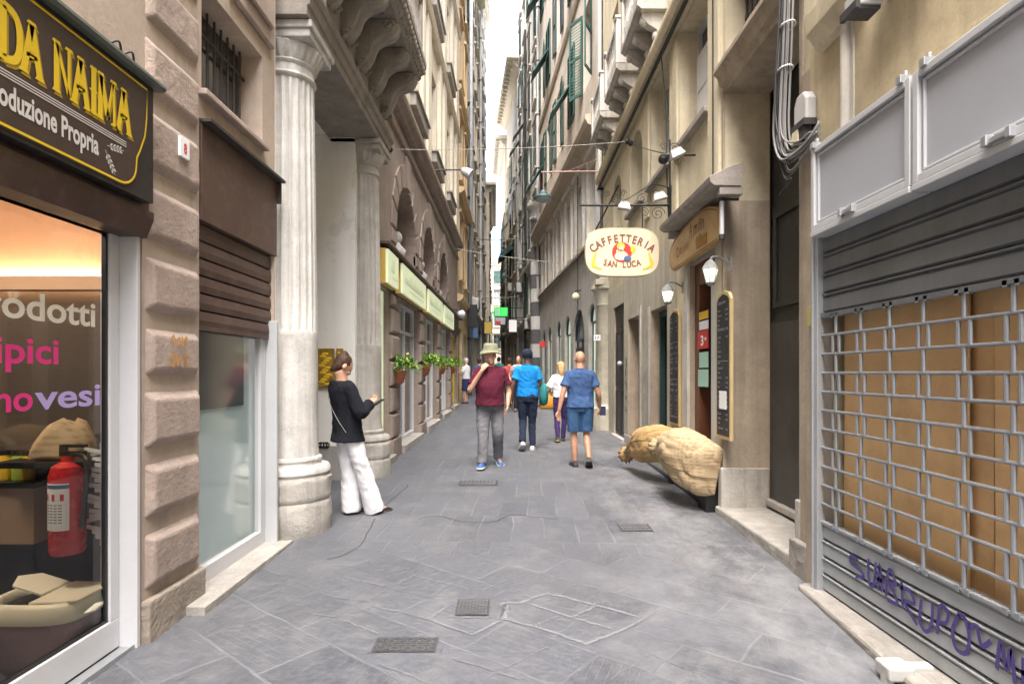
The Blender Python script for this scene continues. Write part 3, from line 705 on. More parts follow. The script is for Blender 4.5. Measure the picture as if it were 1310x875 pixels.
def bin_():
    x, y = -2.41, 3.04
    t = thing('waste_bin', 'cream bin with an open flap lid and mauve liner on the shop floor', 'bin', (x, y, .05))
    n = 28
    def ring(rx, ry, z, wob=0): return [(x+.93*rx*math.copysign(abs(math.cos(a))**.6, math.cos(a)), y+ry*math.copysign(abs(math.sin(a))**.6, math.sin(a)), z+wob*math.sin(5*a)) for a in [2*math.pi*k/n for k in range(n)]]
    mb = MB(); mb.loft([ring(.19,.13,.05), ring(.215,.15,.16,.006), ring(.235,.165,.27,.008), ring(.25,.175,.33,.01)]); mb.build('liner', M['mauve_bag'], t, smooth=True)
    mb = MB(); mb.loft([ring(.262,.187,.325), ring(.268,.19,.35), ring(.255,.180,.40), ring(.24,.165,.42), ring(.215,.145,.415), ring(.215,.145,.36)], cap=False); mb.build('rim', M['cream_plastic'], t, smooth=True)
    mb = MB(); mb.add(ring(.216,.146,.375), [tuple(range(n))]); mb.build('contents', M['dark_in'], t)
    mb = MB(); mb.prism([(.02,-.15),(.235,-.12),(.245,.14),(.02,.16)], lambda p: (x+p[0], y+p[1], .415), lambda p: (x+p[0], y+p[1], .428)); mb.build('fixed_cover', M['cream_plastic'], t, bevel=.004)
    mb = MB(); mb.prism([(0,-.10),(.14,-.12),(.19,-.02),(.14,.09),(0,.11)], lambda p: (x+.02-p[0]*.93, y+.02+p[1]*.9, .43+p[0]*.36), lambda p: (x+.02-p[0]*.93, y+.02+p[1]*.9, .44+p[0]*.36)); mb.build('lid', M['cream_plastic'], t)
    mb = MB()
    for k in range(6): mb.add([(x-.10+.035*math.cos(k*1.05+a)+(.013*math.cos(a*2)), y-.08+.035*math.sin(k*1.05+a), .379) for a in (0,.3,.6)], [(0,1,2)])
    mb.build('tissue', M['paper'], t)
bin_()
def tags():
    t = thing('tag_rack', 'stack of white price tags hanging beside the extinguisher', 'tag rack', (-2.28, 3.2, .8))
    mb = MB(); mb.tube([(-2.25,3.2,.62),(-2.25,3.2,1.18)], .006, 6); mb.build('rod', M['steel'], t)
    mb = MB(); rr = random.Random(8)
    for k in range(18):
        z = .66+k*.028; a = rr.uniform(-.5, .5); c = -2.25+rr.uniform(-.03, .03)
        mb.prism([(-.05,0),(.05,.05*a),(.05,.022+.05*a),(-.05,.022)], lambda p: (c+p[0], 3.19-.004*(k%3), z+p[1]), lambda p: (c+p[0], 3.194-.004*(k%3), z+p[1]))
    mb.build('tags', M['paper'], t)
tags()
for k, (jx, mk) in enumerate(((-2.78,'leaf3'),(-2.86,'gold'),(-2.94,'red'),(-2.72,'gold'),(-3.03,'gold'))):
    t = thing('jar', ['glass jar with green sweets on the shop counter','jar of amber sweets on the shop counter','jar with red sweets on the shop counter','small jar of golden sweets at the counter end','jar of golden sweets, deepest in on the shop counter'][k], 'jar', (jx, 3.30, .96), 'jars of sweets on the shop counter')
    mb = MB(); mb.lathe([(0,.962),(.034,.962),(.036,1.08),(.026,1.10),(0,1.10)], jx, 3.30, 14); mb.build('glass_body', M[mk], t, smooth='auto')
    mb = MB(); mb.lathe([(0,1.101),(.03,1.101),(.03,1.125),(0,1.125)], jx, 3.30, 14); mb.build('lid', M['black'], t)
# =============================== LEFT: palazzo with portal =====================
P = thing('palazzo', 'brown rusticated palazzo with fluted marble columns, balcony on brackets and cream upper storeys', 'building', (-1.95, 8, 0))
def column(cx, cy, zt, dirty):
    m = M['marble_dirty'] if dirty else M['marble']
    mb = MB(); n = 240
    def flute(k):
        a = (k*22) % 1; return 1-.055*(max(0, math.sin(math.pi*(a-.12)/.76)) if .12 < a < .88 else 0)**.55
    zs = [1.94, 1.96] + [1.96+(4.20-1.96)*i/8 for i in range(1, 9)]
    rings = []
    for z in zs:
        r = .258-.030*(z-1.94)/2.3
        rings.append([(cx+r*(flute(k/n) if z > 1.95 else 1)*math.cos(2*math.pi*k/n), cy+r*(flute(k/n) if z > 1.95 else 1)*math.sin(2*math.pi*k/n), z) for k in range(n)])
    r = .225; rings.append([(cx+r*math.cos(2*math.pi*k/n), cy+r*math.sin(2*math.pi*k/n), 4.22) for k in range(n)])
    mb.loft(rings)
    mb.lathe([(.275, .79), (.264, .9), (.262, 1.3), (.262, 1.9), (.262, 1.925), (.258, 1.94)], cx, cy, 56)
    sh = mb.build('column', m, P, smooth='auto')
    b = MB()
    b.lathe([(.27,.80),(.295,.785),(.30,.765),(.288,.745),(.295,.722),(.355,.712),(.375,.69),(.378,.655),(.36,.63)], cx, cy, 56)
    b.build('torus', m, sh, smooth='auto')
    b = MB()
    def rough(k, z):
        c, s_ = math.cos(2*math.pi*k), math.sin(2*math.pi*k)
        return 1+.03*mnoise.noise(Vector((c*1.8+cy, s_*1.8, z*5)))+.014*mnoise.noise(Vector((c*7+cy, s_*7, z*19)))
    zz = lambda a, b_, k: [a+(b_-a)*i/k for i in range(k+1)]
    b.lathe([(.36,.632)]+[(.385, z) for z in zz(.60, .43, 6)]+[(.372,.405)], cx, cy, 72, f=rough)
    b.lathe([(.372,.403)]+[(.392-.012*abs(z-.25)/.2, z) for z in zz(.385, .07, 10)]+[(.36,-.05)], cx, cy, 72, f=rough)
    b.build('base_drum', M['marble_dirty'], sh, smooth='auto')
    c = MB()
    c.lathe([(.225,4.22),(.242,4.232),(.250,4.25),(.242,4.268),(.230,4.278),(.228,4.34),(.242,4.35),(.252,4.365),(.244,4.38)], cx, cy, 56)
    c.lathe([(.244,4.38),(.258,4.40),(.28,4.45),(.305,4.50),(.30,4.52)], cx, cy, 144, f=lambda k, z: 1+.03*math.sin(2*math.pi*k*24)*(1 if 4.39 < z < 4.51 else 0))
    c.build('capital', m, sh, smooth='auto')
    a = MB(); a.box(cx-.305, cx+.305, cy-.305, cy+.305, 4.52, 4.59); a.box(cx-.33, cx+.33, cy-.33, cy+.33, 4.59, 4.655); a.build('abacus', m, sh, bevel=.008)
def build_P():
    column(-2.09, 5.46, 4.65, False); column(-2.07, 8.05, 4.65, True)
    # porch walls
    w = MB(); w.quad((-2.08,7.72,.6),(-5,7.72,.6),(-5,7.72,5.2),(-2.08,7.72,5.2)); w.quad((-5,5.05,-.1),(-5,7.9,-.1),(-5,7.9,5.2),(-5,5.05,5.2)); w.quad((-5,5.06,-.1),(-2.05,5.06,-.1),(-2.05,5.06,5.2),(-5,5.06,5.2))
    w.quad((-5,5.06,4.70),(-2.3,5.06,4.70),(-2.3,7.9,4.70),(-5,7.9,4.70)); w.quad((-2.08,7.72,-.1),(-2.08,8.6,-.1),(-2.08,8.6,5.2),(-2.08,7.72,5.2)); w.build('porch_wall', M['white_wall'], P)
    d = MB(); d.box(-5, -2.08, 7.70, 7.75, -.1, .60); d.build('dado', M['dado'], P)
    # architrave with two fasciae and its soffit, from column to column
    a = MB(FL)
    a.profile([(-.48,4.66),(.17,4.66),(.17,4.74),(.19,4.745),(.205,4.82),(.23,4.83),(.25,4.86),(.25,4.89),(-.48,4.89)], 5.07, 8.42)
    a.build('architrave', M['grey_stone'], P, bevel=.005)
    f = MB(FL); f.box(5.07, 8.12, -.4, .16, 4.89, 5.62); f.build('frieze', M['grey_stone'], P)
    bk = MB(FL); bk.box(5.06, 5.40, .0, .235, 4.892, 5.2); bk.build('entablature_block', M['marble'], P, bevel=.006)
    # balcony
    bl = MB(FL)
    bl.profile([(-.1,5.60),(.62,5.60),(.66,5.62),(.66,5.66),(.70,5.69),(.72,5.75),(.75,5.78),(.75,5.86),(-.1,5.86)], 4.9, 8.16)
    bal = bl.build('balcony', M['grey_stone'], P, bevel=.005)
    e = MB(FL); u = 4.93
    while u < 8.1:
        e.ball((u+.05, .715, 5.725), .034, .03, .045, 8, 6); e.ball((u+.05,.668,5.64), .02,.014,.02,6,4); u += .105
    e.build('carved_moulding', M['grey_stone'], bal, smooth=True)
    for u in (5.35, 5.95, 6.55, 7.15, 7.75):
        e = MB(FL); e.box(u-.09+.3-.35, u+.09+.3-.35, .30, .50, 5.585, 5.598); e.build('coffer', M['joint'], bal)
    for u in (5.0, 5.6, 6.2, 6.8, 7.4, 8.0):                       # scroll consoles
        c = MB(FL)
        S = []
        top = smoothline([(.60,5.59),(.615,5.52),(.55,5.44),(.44,5.40),(.36,5.33),(.32,5.22),(.26,5.13),(.19,5.06)], 4)
        prof = [(.16,5.595)]+top+[(.16,5.0)]
        c.prism(prof, lambda p: (u-.115, p[0], p[1]), lambda p: (u+.115, p[0], p[1]))
        inner = [(.18+(x-.16)*.86, z) for x, z in prof]
        for du in (-.115, .115):
            for (cx_, cz_, rr_) in ((.53, 5.53, .055), (.23, 5.10, .05)):
                pts = [(du+u+math.copysign(.012, du), cx_+rr_*(1-.8*t/14)*math.cos(t*.75), cz_+rr_*(1-.8*t/14)*math.sin(t*.75)) for t in range(15)]
                c.tube(pts, .012, 5)
        c.tube([(u, p[0]+.004, p[1]) for p in top], .035, 6)
        c.build('console', M['grey_stone'], bal, bevel=.008)
    # balcony parapet
    q = MB(FL); q.box(4.92, 8.14, .60, .70, 6.62, 6.74)
    for i in range(16):
        q.lathe([(.05,5.87),(.03,5.93),(.055,6.08),(.03,6.3),(.03,6.45),(.05,6.6)], 5.05+i*.2, .65, 8)
    q.box(8.02, 8.14, -.0, .70, 5.86, 6.74); q.build('balustrade', M['grey_stone'], bal)
    # ground-floor rusticated wall
    bays = [(8.52, 9.22), (9.95, 12.07), (12.80, 14.92), (15.65, 17.77), (18.5, 20.3)]
    arches = [(c-.98, c+.98, 3.42, 4.9) for c in (10.75, 13.62, 16.5)]
    mb = MB(FL)
    ops = [(a, b, 0, 2.85, '', .16) for a, b in bays]
    wall(mb, 8.30, 20.6, -.3, 3.38, ops)
    wall(mb, 8.30, 20.6, 3.38, 5.95, [(a, b, z0, z1, 'arch', .42) for a, b, z0, z1 in arches])
    mb.quad((8.3,0,-.3),(8.3,0,5.95),(8.3,-2,5.95),(8.3,-2,-.3))
    mb.build('ground_floor_wall', M['brown_rust'], P)
    for (a, b, z0, z1) in arches:
        c = (a+b)/2; r = (b-a)/2; zs = z1-r
        p = MB(FL); p.box(a-.05, b+.05, -.44, -.43, 3.4, 5.0, 0)
        wo = p.build('arch_window', M['dark_win'], P)
        f = MB(FL); f.box(a, b, -.43, -.36, zs-.03, zs+.03); f.box(c-.03, c+.03, -.43, -.37, 3.4, z1); f.box(a,b,-.43,-.30,3.4,3.55)
        for k in range(1, 5):
            an = math.pi*k/5; f.tube([(c,-.40,zs),(c-r*math.cos(an),-.40,zs+r*math.sin(an))], .016, 5)
        f.build('frame', M['brown_rust'], wo)
        v = MB(FL); n = 9
        for k in range(n):
            a0 = math.pi*(k+.07)/n; a1 = math.pi*(k+.93)/n; ro = r+.40
            if k == 4: ro = r+.56
            pts = [(c-q_*math.cos(an), zs+q_*math.sin(an)) for q_, an in ((r+.0,a0),(r,(a0+a1)/2),(r,a1),(ro,a1),(ro,a0))]
            v.prism(pts, lambda s_: (s_[0], -.05, s_[1]), lambda s_: (s_[0], .022 if k != 4 else .055, s_[1]))
        for sg in (-1, 1):
            for j in range(2):
                z = 3.42+.26*j-.02; e0 = c+sg*r; e1 = c+sg*(r+.38)
                v.box(min(e0,e1), max(e0,e1), -.05, .022, z+.025, z+.235)
        v.build('voussoirs', M['brown_rust'], wo, bevel=.014)
        bt = MB(FL); bt.lathe([(.10,3.55),(.12,3.62),(.07,3.66),(.16,3.78),(.19,3.9),(.09,4.0),(.08,4.04)], c+.45, -.28, 14); bt.ball((c+.45,-.26,4.14), .09,.1,.12); bt.build('bust', M['marble'], wo, smooth=True)
    # string courses
    s = MB(FL)
    s.profile([(0,5.83),(.10,5.85),(.13,5.90),(.20,5.94),(.22,6.0),(.22,6.06),(0,6.10)], 8.17, 20.62)
    s.build('string_course', M['brown_rust'], P, bevel=.006); s = MB(FL)
    s.profile([(0,5.52),(.05,5.53),(.07,5.58),(.05,5.64),(0,5.65)], 8.02, 20.62)
    s.build('string_course', M['brown_rust'], P, bevel=.006)
    # rusticated piers between bays
    for k, (a, b) in enumerate(((9.26, 9.90), (12.10, 12.76), (14.95, 15.61), (17.80, 18.46))):
        p = MB(FL); z = .5
        while z < 2.8:
            z2 = min(z+.42, 2.83); p.cbox(a, b, -.3, .06, z+.02, z2-.02, .03); z = z2
        p.box(a-.01, b+.01, -.3, .075, 0, .5); p.build('pier', M['brown_rust'], P, bevel=.01)
    p = MB(FL); p.box(8.31, 20.6, -.05, .05, 2.86, 3.37); p.box(8.31, 20.6, -.0, .20, 3.40, 3.43); p.build('sign_band', M['brown_metal'], P)
    # shop fronts in the bays
    for k, (a, b) in enumerate(bays):
        g = gz((a+b)/2)
        t = MB(FL); t.box(a-.02, b+.02, -.4, .13, g-.1, g+.11); t.build('threshold', M['step'] if k else M['kerb'], P, bevel=.006)
        i_ = MB(FL); i_.box(a, b, -.75, -.7, g, 2.85); i_.box(a,b,-.7,-.17,2.6,2.7); i_.box(a,b,-.7,-.17,g,g+.15); sh = i_.build('shop_front', M['shop_lite'] if k in (0,) else M['win_grey'], P)
        f = MB(FL); frame_bars(f, a+.02, b-.02, g+.11, 2.83, -.15, -.08, .07, 2 if k != 3 else 3, 1)
        f.box(a+.09, b-.09, -.148, -.082, 2.28, 2.34)
        f.build('frame', {0: M['lime_sign'], 4: M['yellow']}.get(k, M['alu']), sh, bevel=.004)
        q = MB(FL); q.quad((a+.05,-.12,g+.15),(b-.05,-.12,g+.15),(b-.05,-.12,2.8),(a+.05,-.12,2.8)); q.build('pane', M['glass_dim'] if k else M['glass'], sh)
        if k in (1, 3):
            d = MB(FL)
            for j in range(5): d.lathe([(.0,g+.2),(.16,g+.2),(.12,g+.5),(.2,g+.9),(.15,g+1.3),(.04,g+1.4),(0,g+1.42)], a+.4+.36*j, -.42, 10)
            d.build('display', M['pale'], sh, smooth=True)
    # upper storeys
    u = MB(FL); wins = []
    for c in (9.3, 11.55, 14.45, 17.5):
        for z0, z1 in ((6.75, 8.9), (10.4, 12.6), (13.55, 15.1)): wins.append((c-.6, c+.6, z0, z1, '', .32))
    wall(u, 5.05, 20.6, 5.95, 15.6, wins, w=-.02); shell(u, 5.05, 20.6, 5.5, 15.6)
    u.build('upper_wall', M['cream_L'], P)
    pl = MB(FL)
    for a, b in ((8.05,8.6),(10.15,10.75),(12.35,12.7),(13.1,13.6),(15.3,15.7),(16.2,16.75),(18.3,18.8),(19.6,20.5)): pl.box(a, b, -.05, .07, 6.1, 15.2)
    pl.profile([(-.02,15.2),(.2,15.3),(.35,15.5),(.4,15.7),(-.02,15.75)], 5.05, 20.6)
    pl.profile([(-.02,9.6),(.10,9.62),(.16,9.75),(-.02,9.8)], 8.0, 20.6); pl.profile([(-.02,13.2),(.10,13.22),(.16,13.35),(-.02,13.4)], 8.0, 20.6)
    pl.build('pilaster', M['cream_trim'], P, bevel=.01)
    for w_ in wins:
        a, b, z0, z1 = w_[:4]
        p = MB(FL); p.quad((a,-.3,z0),(b,-.3,z0),(b,-.3,z1),(a,-.3,z1)); wo = p.build('window', M['dark_win'], P)
        f = MB(FL); frame_bars(f, a, b, z0, z1, -.3, -.25, .06, 2, 3, .035); f.build('frame', M['alu'], wo)
        s_ = MB(FL); s_.box(a-.2, b+.2, -.04, .18, z0-.28, z0-.05); s_.box(a-.24, b+.24, -.04, .22, z0-.05, z0); s_.build('sill', M['grey_stone'], wo, bevel=.01)
build_P()

def poster(label, x0, x1, z0, z1, seed):
    t = thing('gold_plaque', label, 'plaque', ((x0+x1)/2, 7.69, z0), 'gold plaques on the porch wall')
    mb = MB(); mb.box(x0, x1, 7.682, 7.717, z0, z1); mb.build('plate', mat('gilt_relief_%d' % seed, (.40,.25,.035), rough=.35, var=.5, scale=9, bump=.5, metal=.4, stain=(.10,.055,.01), amt=.8, stscale=7), t, bevel=.004)
    mb = MB(); w = x1-x0
    for k in range(14):
        z = z0+(z1-z0)*(.08+.06*k); mb.ball((x0+w*(.3+.4*((k*37+seed*5) % 7)/6), 7.682, z), w*.2, .006, .02, 10, 6)
    mb.build('relief', M['gold'], t, smooth=True)
poster('golden embossed plaque on the pale porch wall, the wider one', -2.575, -2.345, 1.37, 1.88, 1)
poster('narrow golden plaque beside the wider one, behind the woman in black', -2.315, -2.23, 1.45, 1.88, 2)
t = thing('wall_vent', 'small dark round vent with ring pattern low on the porch wall', 'vent', (-2.48, 7.69, .585))
mb = MB()
for dx, dz in ((-.035,.0),(.035,0),(0,.0)):
    mb.tube([(-2.48+dx+.038*math.cos(a), 7.69, .585+.03+dz+.034*math.sin(a)) for a in [2*math.pi*k/16 for k in range(17)]], .008, 6)
for k in range(4): mb.ball((-2.48+.07*math.cos(k*1.571+.785), 7.69, .615+.03*math.sin(k*1.571+.785)), .014, .008, .014, 8, 6)
mb.build('grille', M['iron'], t)

# backlit shop signs
def lime_sign(k, a, b, words, label):
    t = thing('shop_sign', label, 'sign', (-1.8, (a+b)/2, 3.08), 'pale green shop signs')
    mb = MB(FL); mb.box(a, b, .055, .14, 2.84, 3.34); mb.build('casing', M['gold_edge'], t, bevel=.006)
    mb = MB(FL); mb.box(a+.012, b-.012, .141, .176, 2.852, 3.328); mb.build('face', M['lime_sign'], t)
    mb = MB(FL); rr = random.Random(k+40); L = (b-a); x = a+.22; pts = []
    while x < b-.35:                                   # flowing script too faint to read
        pts += [(x, 3.04), (x+.03, 3.04+rr.choice((.10, .10, .20))), (x+.06, 3.05), (x+.03, 3.06)]; x += .085
    strokes(mb, [smoothline(pts, 3)], lambda p, q: (p, .1775, q), .013)
    x = a+min(.6, L*.4); pts = []
    while x < b-.15*L: pts += [(x, 2.94), (x+.02, 2.975), (x+.04, 2.945)]; x += .055
    strokes(mb, [smoothline(pts, 3)], lambda p, q: (p, .1775, q), .008)
    mb.build('lettering', M['lime_ink'], t)
lime_sign(0, 8.34, 9.12, ('Argenteria', 'gioielli'), 'pale green backlit shop sign nearest the column')
lime_sign(1, 9.45, 12.0, ('L Argenteria', 'arredi'), 'long pale green shop sign over the window with the first plant')
lime_sign(2, 12.35, 14.85, ('Casa e Dono', 'regali'), 'pale green shop sign third along the brown arcade')
lime_sign(3, 15.2, 17.7, ('Articoli', 'regali'), 'pale green shop sign at the far end of the arcade')

def planter(u, z, label, seed):
    x, y = -1.95+.06+.17, u
    t = thing('hanging_planter', label, 'plant pot', (x, y, z-.2), 'flower pots hung on the brown piers')
    mb = MB(); n = 18; rings = []
    for r_, zz in ((.05,-.24),(.10,-.20),(.135,-.06),(.15,-.03),(.15,.0),(.13,.0)):
        rings.append([(x-.17+ (r_*1.1)*max(0,math.sin(math.pi*k/(n-1)))+.0, y-r_*math.cos(math.pi*k/(n-1)), z+zz-.04) for k in range(n)])
    mb.loft(rings); mb.build('pot', M['terracotta'], t, smooth='auto')
    lf = MB(); rr = random.Random(seed)
    for k in range(420):
        a = rr.uniform(0, 2*math.pi); e = rr.uniform(-.5, 1.4); d = rr.uniform(.05, .27)*(1 if rr.random() < .8 else 1.25)
        c = Vector((x-.05+d*math.cos(a)*math.cos(e)*.85, y+d*math.sin(a)*math.cos(e)*1.15, z+.04+d*math.sin(e)*.75-(.05 if d > .2 else 0)))
        if c.x < -1.87: c.x = -1.87+rr.uniform(0, .06)
        dirv = Vector((math.cos(a)*rr.uniform(.4,1), math.sin(a)*rr.uniform(.4,1), rr.uniform(-.9, .7))).normalized()
        side = dirv.cross(Vector((rr.uniform(-1,1), rr.uniform(-1,1), 1))).normalized(); L = rr.uniform(.04, .085); w_ = L*.32
        up = dirv.cross(side)*L*.12
        lf.add([c, c+dirv*L*.5+side*w_+up, c+dirv*L-up, c+dirv*L*.5-side*w_+up], [(0,1,2),(0,2,3)], rr.choice((0,0,1,1,2)))
    lf.build('foliage', [M['leaf1'], M['leaf2'], M['leaf3']], t)
planter(9.55, 1.64, 'leafy plant in a terracotta wall pot on the pier nearest the column', 11)
planter(12.45, 1.78, 'bushy green plant in a terracotta pot on the second brown pier', 12)
planter(15.25, 1.80, 'green plant in a wall pot between the second and third shop windows beyond it', 13)
planter(18.1, 1.82, 'smallest-looking green plant hung farthest along, by the yellow door', 14)

t = thing('arm_floodlight', 'small white floodlight on a thin arm from the cream facade', 'floodlight', (-1.95, 13.2, 5.9+.2))
mb = MB(FL); mb.tube([(13.2,.2,6.12),(13.2,.85,6.13)], .018, 6); mb.build('arm', M['cable_dark'], t)
mb = MB(FL); mb.tube([(13.2,.80,6.13),(13.2,.85,6.10),(13.2,1.0,6.02)], [.05,.09,.12], 10); mb.build('head', M['alu'], t, smooth='auto')
t = thing('dome_camera', 'white dome camera under a bracket past the last green sign', 'camera', (-1.75, 18.6, 3.5))
mb = MB(FL); mb.ball((18.6,.32,3.42), .13); mb.build('dome', M['alu'], t, smooth=True)
mb = MB(FL); mb.box(18.55,18.65,.0,.3,3.52,3.58); mb.tube([(18.6,.3,3.6),(18.6,.3,3.5)],.05,8); mb.build('bracket', M['cable_dark'], t)
# =============================== RIGHT: shuttered shop ========================
E = thing('shuttered_shop', 'yellowed plaster shop building with a closed grille shutter backed by cardboard', 'building', (2.15, 2, 0))
def build_E():
    mb = MB(FR)
    wall(mb, -14, 4.14, -.3, 11, [(0.3, 3.92, -.3, 2.62, '', .3)], w=.05)
    shell(mb, -14, 4.14, -.3, 11, w=.05, deep=4)
    mb.build('wall', M['yellow_plaster'], E)
    b = MB(FR); b.profile([(.05,3.72),(.10,3.74),(.14,3.80),(.17,3.83),(.18,3.95),(.18,4.10),(.05,4.16)], 3.46, 3.97); b.build('moulding', M['cafe_up'], E, bevel=.006)
    b = MB(FR); b.tube([(3.66,.075,2.6),(3.66,.075,3.75)], .03, 10); b.box(3.60,3.64,.05,.06,2.6,3.74); b.build('downpipe', M['pale'], E, smooth='auto')
    # frame + shutter
    g = MB(FR)
    g.box(3.90, 3.985, .02, .125, .06, 2.50); g.box(3.935, 3.95, .125, .14, .08, 2.48); g.build('guide_rail', M['steel'], E, bevel=.004)
    g = MB(FR); g.box(3.99, 4.13, .0, .085, .03, 2.55); g.box(4.13, 4.30, .0, .045, .0, 3.72); g.build('jamb', M['door_stone'], E, bevel=.006)
    s = MB(FR)
    def slat(z, h, w0=.07):
        s.profile([(w0-.012,z+.0),(w0,z+.004),(w0+.016,z+.016),(w0+.014,z+h-.03),(w0+.004,z+h-.018),(w0+.022,z+h-.012),(w0+.022,z+h-.004),(w0-.012,z+h)], .3, 3.90)
    z = 1.955
    while z < 2.60: slat(z, .128); z += .13
    s.box(.3, 3.90, .055, .105, 1.925, 1.952)
    sh = s.build('roller_shutter', M['shutter_grey'], E)
    s = MB(FR); z = .115
    for _ in range(4): slat(z, .111); z += .113
    s.box(.3, 3.90, .05, .10, z-.0, z+.012)
    s.build('lower_slats', mat('pale_roller_slats', (.36,.385,.40), rough=.4, var=.08, bump=.03, metal=.3, streak=.2, spec=.5), sh)
    z0, rows = .57, 11; h = (1.93-z0)/rows
    r = MB(FR)
    for i in range(rows+1): r.tube([(.3,.09,z0+h*i),(3.90,.09,z0+h*i)], .0095, 8)
    for i in range(rows):
        u = 3.734
        while u > .35:
            for du in ((0,) if (rows-1-i) % 2 == 0 else (-.036, .036)):
                r.tube([(u+du,.09,z0+h*i+.004),(u+du,.09,z0+h*(i+1)-.004)], .0108, 8)
            u -= .2648
    for i in (0, rows):
        u = 3.734
        while u > .35:
            for du in (-.03, .03): r.box(u+du-.012, u+du+.012, .075, .105, z0+h*i-.014, z0+h*i+.014)
            u -= .2648
    r.build('grille', mat('grille_steel', (.25,.27,.295), rough=.38, var=.1, bump=.01, metal=.4, spec=.6), sh, smooth='auto')
    c = MB(FR); rr = random.Random(4)
    for a, b_, w in ((3.86,2.80,-.03),(2.855,2.55,-.065),(2.64,1.85,-.02),(1.95,1.0,-.05),(1.05,.3,-.03)):
        c.prism([(a,.45),(b_,.45),(b_,2.0),(a,2.0)], lambda p: (p[0], w-.006+.006*math.sin(p[1]*3), p[1]), lambda p: (p[0], w+.006*math.sin(p[1]*3+p[0]), p[1]))
    c.build('cardboard_sheet', M['cardboard'], sh)
    c = MB(FR); c.quad((.3,-.1,.1),(3.92,-.1,.1),(3.92,-.1,2.62),(.3,-.1,2.62)); c.build('backing', M['dark_in'], sh)
    # spray tag
    t = MB(FR)
    def fn(x, y): return (3.52-x, .0945, y)
    L = [[(.03,.47),(-.04,.49),(-.05,.45),(.06,.41),(.08,.38),(.0,.37)],
         [(.13,.50),(.13,.40),(.15,.35),(.18,.37),(.2,.50)], [(.22,.36),(.235,.50),(.255,.36)], [(.19,.41),(.28,.42)],
         [(.29,.35),(.31,.50),(.35,.50),(.37,.46),(.32,.43),(.37,.40),(.38,.36),(.30,.34)],
         [(.42,.50),(.43,.36)], [(.40,.46),(.48,.48),(.52,.43),(.44,.41),(.5,.36),(.54,.33)],
         [(.57,.47),(.56,.36),(.6,.32),(.64,.36),(.65,.47)], [(.68,.33),(.70,.47),(.75,.45),(.74,.40),(.70,.39)],
         [(.82,.46),(.78,.38),(.80,.30),(.86,.30),(.88,.38),(.85,.46),(.81,.46)], [(.88,.42),(.92,.45),(.95,.38),(1.0,.43)],
         [(1.03,.33),(1.05,.46),(1.08,.36),(1.10,.46),(1.12,.33)], [(1.16,.46),(1.16,.33)], [(1.15,.40),(1.21,.40)], [(1.22,.46),(1.21,.33)]]
    strokes(t, [smoothline(l, 5) for l in L], lambda x, y: fn(x*1.0, .02+(y-.05)*1.0+.02*math.sin(9*x)), .021)
    o = t.build('graffiti', M['purple'], sh)
    k = MB()
    pl = [(2.02,4.06),(1.955,4.02),(1.90,3.2),(1.80,2.0),(1.75,.2),(2.12,.2),(2.12,4.06)]
    k.prism(pl, lambda p: (p[0], p[1], -.1), lambda p: (p[0], p[1], gz(3)+.055)); k.build('threshold', M['kerb'], E, bevel=.02, worn=.012, lvl=5)
    k = MB(FR); k.box(.3, 3.92, .06, .16, .02, .118); k.build('sill_rail', M['kerb'], E, bevel=.01, worn=.006, lvl=5)
    k = MB(); k.box(1.80,1.93,2.80,2.92,.08,.15); k.box(1.80,1.84,2.82,2.88,.0,.10); k.box(1.93,2.04,2.83,2.89,.10,.145); k.build('hasp', M['pvc'], E, bevel=.012, worn=.006, lvl=3)
    k = MB(FR); k.box(4.02,4.075,.085,.105,1.88,2.02); k.build('lock_plate', plain('old_brass', (.42,.36,.10), .4), E, bevel=.006)
build_E()
def blank_panel(u0, u1, label, hs, clamps):
    t = thing('sign_box', label, 'sign', (1.98, (u0+u1)/2, 2.75), 'blank sign boxes over the grey shutter')
    f = MB(FR); z0, z1 = 2.485, 3.03
    f.box(u0, u1, .05, .15, z0, z1)
    frame_bars(f, u0, u1, z0, z1, .151, .185, .038); frame_bars(f, u0+.05, u1-.05, z0+.05, z1-.05, .151, .170, .014)
    f.box(u0, u1, .05, .19, z0-.035, z0-.002)
    f.build('frame', M['alu_grey'], t, bevel=.004)
    p = MB(FR); p.quad((u0+.03,.157,z0+.03),(u1-.03,.157,z0+.03),(u1-.03,.157,z1-.03),(u0+.03,.157,z1-.03)); p.build('face', M['panel_lilac'], t)
    for u in hs:
        h = MB(FR); h.box(u-.05,u+.05,.185,.205,z0+.012,z0+.035); h.box(u+.04,u+.07,.18,.215,z0+.005,z0+.05); h.box(u-.07,u-.045,.18,.21,z0+.0,z0+.045); h.build('handle', M['steel'], t, bevel=.003)
    for u in clamps:
        h = MB(FR); h.box(u-.02,u+.02,.12,.20,z1-.01,z1+.03); h.tube([(u,.16,z1+.02),(u,.16,z1+.055)], .014, 8); h.build('clamp', M['steel'], t, bevel=.003)
blank_panel(2.905, 3.865, 'shorter blank grey sign box above the shutter, beside the cable bundle', (3.43,), (3.83, 2.97))
blank_panel(.9, 2.885, 'longer blank grey sign box above the graffitied grille shutter', (2.36,), (2.80,))
t = thing('wall_floodlight', 'dark box floodlight under the beige moulding over the sign boxes', 'floodlight', (2.0, 3.3, 3.7))
mb = MB(FR); mb.box(3.24,3.38,.10,.24,3.60,3.69); mb.prism([(3.24,3.69),(3.38,3.69),(3.35,3.74),(3.27,3.74)], lambda p: (p[0],.12,p[1]), lambda p: (p[0],.22,p[1])); mb.build('housing', M['pvc'], t, bevel=.008)
mb = MB(FR); mb.box(3.23,3.39,.235,.26,3.575,3.62); mb.box(3.25,3.37,.11,.235,3.58,3.598); mb.build('lens_frame', M['cable_dark'], t)
mb = MB(FR); mb.box(2.85,3.28,.05,.22,3.742,3.78); mb.build('shelf_arm', M['alu'], t, bevel=.004)

